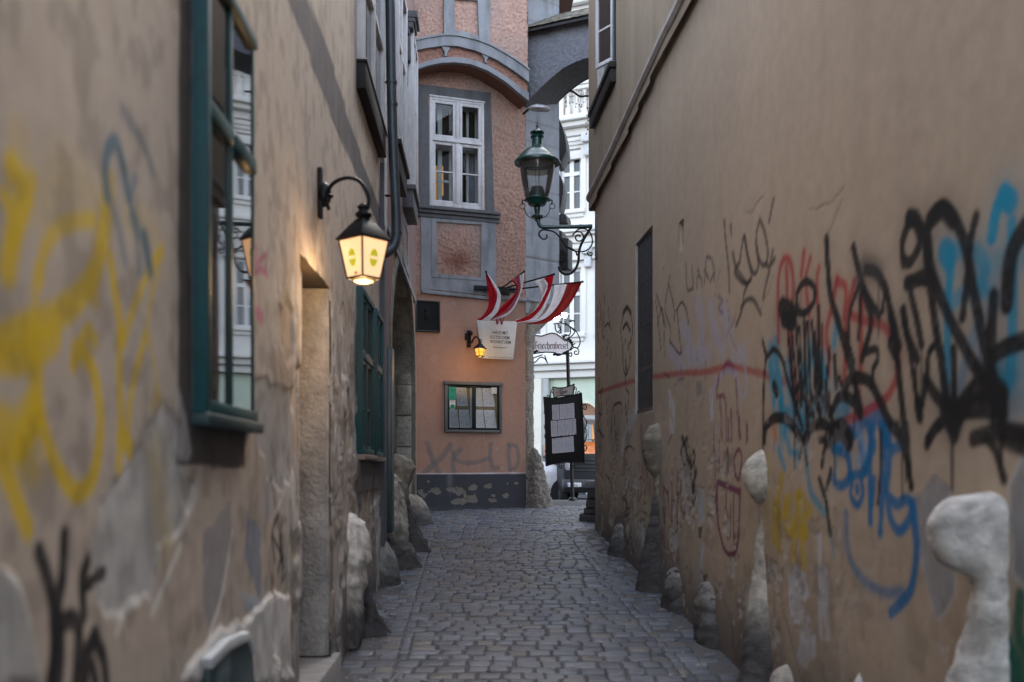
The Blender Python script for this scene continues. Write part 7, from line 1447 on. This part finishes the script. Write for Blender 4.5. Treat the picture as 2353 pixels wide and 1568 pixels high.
cornice(zc2,((0,.22,.12),(.221,.5,.22),(.501,.62,.42),(.621,.8,.55))); cornice(zc3,((-.9,-.55,.08),(-.35,0,.14),(.001,.3,.25),(.301,.5,.55),(.501,.72,.75))); cornice(zbal-.75,((-.45,-.15,.2),(-.149,.0,.3))); cornice(zbal+.55,((0,.16,.3),(.161,.28,.36)))
cornice(zc1-.35,((-.2,.1,.1),(.101,.35,.3),(.351,.5,.5))); cornice(zc3+5.4,((0,.3,.3),(.301,.6,.55)))
mb.build('cornice',Mst,tb,bevel=.03)
for c_ in cols_[2:8]:
    for zq in (zc2-.55,zc3-.62):
        b2=MB(); b2.box(FF,c_+ww*.9-.18,c_+ww*.9+.18,.06,.5,zq+.25,zq+.60); b2.box(FF,c_+ww*.9-.14,c_+ww*.9+.14,.0,.28,zq-.25,zq+.24); b2.build('console',mat('grey_stucco_console',(.5,.5,.5),.85,var=.2,vs=8,bump=.5,bs=15,bd=.03),tb,bevel=.04)
n0=0
for i in range(34):
    u=H(1272,245)[0]+i*.36-2.2
    if i%8==7: b2=MB(); b2.box(FF,u-.2,u+.2,-.1,.26,zbal-.75,zbal+.55)
    else: b2=MB(); c_=FF.p(u,.1,zbal-.75); b2.lathe([(.11,0),(.11,.1),(.06,.16),(.12,.35),(.13,.5),(.09,.72),(.05,.9),(.08,1.05),(.05,1.12),(.11,1.2),(.11,1.3)],c_,12)
    b2.build('baluster',Mst,tb,smooth=True)
mb=MB(); mb.box(FF,-14,24,.0,.04,H(1310,12)[1]-.1,H(1310,12)[1]+.12); mb.build('blue_stripe',mat('blue_stripe',(.05,.09,.16),.6),tb)
# ground floor shop front
z0_=1.0; zt=H(1300,858)[1]; uA,uB=H(1223,950)[0],H(1246,950)[0]
for bx_ in ((-14,uA-6,.0,zc1),(uA-.1,uB,.12,zc1-.55),(9.5,11,.12,zc1-.55)): MB().box(FF,bx_[0],bx_[1],-.1,bx_[2],z0_,bx_[3]).build('pier',Mcr,tb,bevel=.02)
MB().box(FF,uA-.1,uB+.02,.121,.20,z0_,H(1235,1022)[1]).build('plinth',Mcr,tb,bevel=.02)
mb=MB(); mb.box(FF,uB,9.5,-.3,-.02,zt-.05,zc1-.3); mb.build('fascia',Mcr,tb)
sf=MB(); u1_=H(1262,950)[0]; a1=H(1335,1000)[0]; 
sf.box(FF,uB+.0,u1_-.02,-.3,.06,z0_,zt+.1); sf.box(FF,u1_-.02,9.5,-.3,.05,H(1300,966)[1],H(1300,956)[1]); shop=sf.build('shopfront',mat('grey_shop_frame',(.30,.305,.29),.6,var=.15),tb,bevel=.015)
g=MB(); zm=H(1300,966)[1]; ac=H(1341,940)[0]; ar=H(1376,940)[0]-ac; az=H(1341,940)[1]-.35; N_=14
arcp=[(ac-ar*math.cos(math.pi*i/N_),az+ar*1.0*math.sin(math.pi*i/N_)) for i in range(N_+1)]
topz=zt+.12; vs=[]; n=len(arcp)
g.ribbon(FF,[(u,topz) for u,z in arcp],arcp,-.28,-.2); g.box(FF,u1_-.02,ac-ar,-.28,-.2,az,topz); g.box(FF,ac+ar,9.5,-.28,-.2,az,topz); g.build('tinted_panel',mat('pale_green_panel',(.42,.48,.38),.5,var=.15,vs=1.5),shop)
g=MB(); g.ribbon(FF,[(ac+(u-ac)*1.0,z) for u,z in arcp],[(ac+(u-ac)*.9,az+(z-az)*.9) for u,z in arcp],-.2,-.1); g.build('arch_trim',Mcr,shop)
g=MB(); g.quad(FF.p(u1_,-.32,z0_),FF.p(9.5,-.32,z0_),FF.p(9.5,-.32,topz),FF.p(u1_,-.32,topz)); g.build('shop_pane',dark_glass('shop_glass',(.05,.06,.055),1.4),shop)
g=MB(); g.prism(FF,[(u,z) for u,z in arcp],-.31,-.295); g.build('shop_light',emat('brown_lit_interior',(.9,.35,.1),.015,(.12,.07,.045)),shop)
g=MB()
for x in (1268,1300,1345,1352,1374): u=H(x,1000)[0]; g.box(FF,u-.05,u+.05,-.29,-.2,z0_,zm)
g.build('mullion',MATS['grey_shop_frame'],shop)
g=MB(); u=H(1356,985)[0]; g.box(FF,u-.1,u+.6,-.30,-.28,H(1350,1010)[1],H(1350,968)[1]); g.build('orange_display',emat('orange_glow',(1.,.36,.05),.08,(.5,.2,.03)),shop)
# neighbouring blocks that close the street to both sides
for (x0,x1,y0,hh,lab,c_) in ((-40,-13.5,47.5,19,'plain pale yellow block left of the white town house','cream'),(22.5,52,33.5,19,'plain pale block right of the white town house','white')):
    b2=empty('street_block',((x0+x1)/2,y0,1.),lab,'house'); NF=Fr((x0,y0,0),(1,-.2,0),(-.2,-1,0)); mb=MB(); mb.box(NF,0,x1-x0,-8,0,.9,hh); mb.build('wall',Mcr if c_=='cream' else Mst,b2)
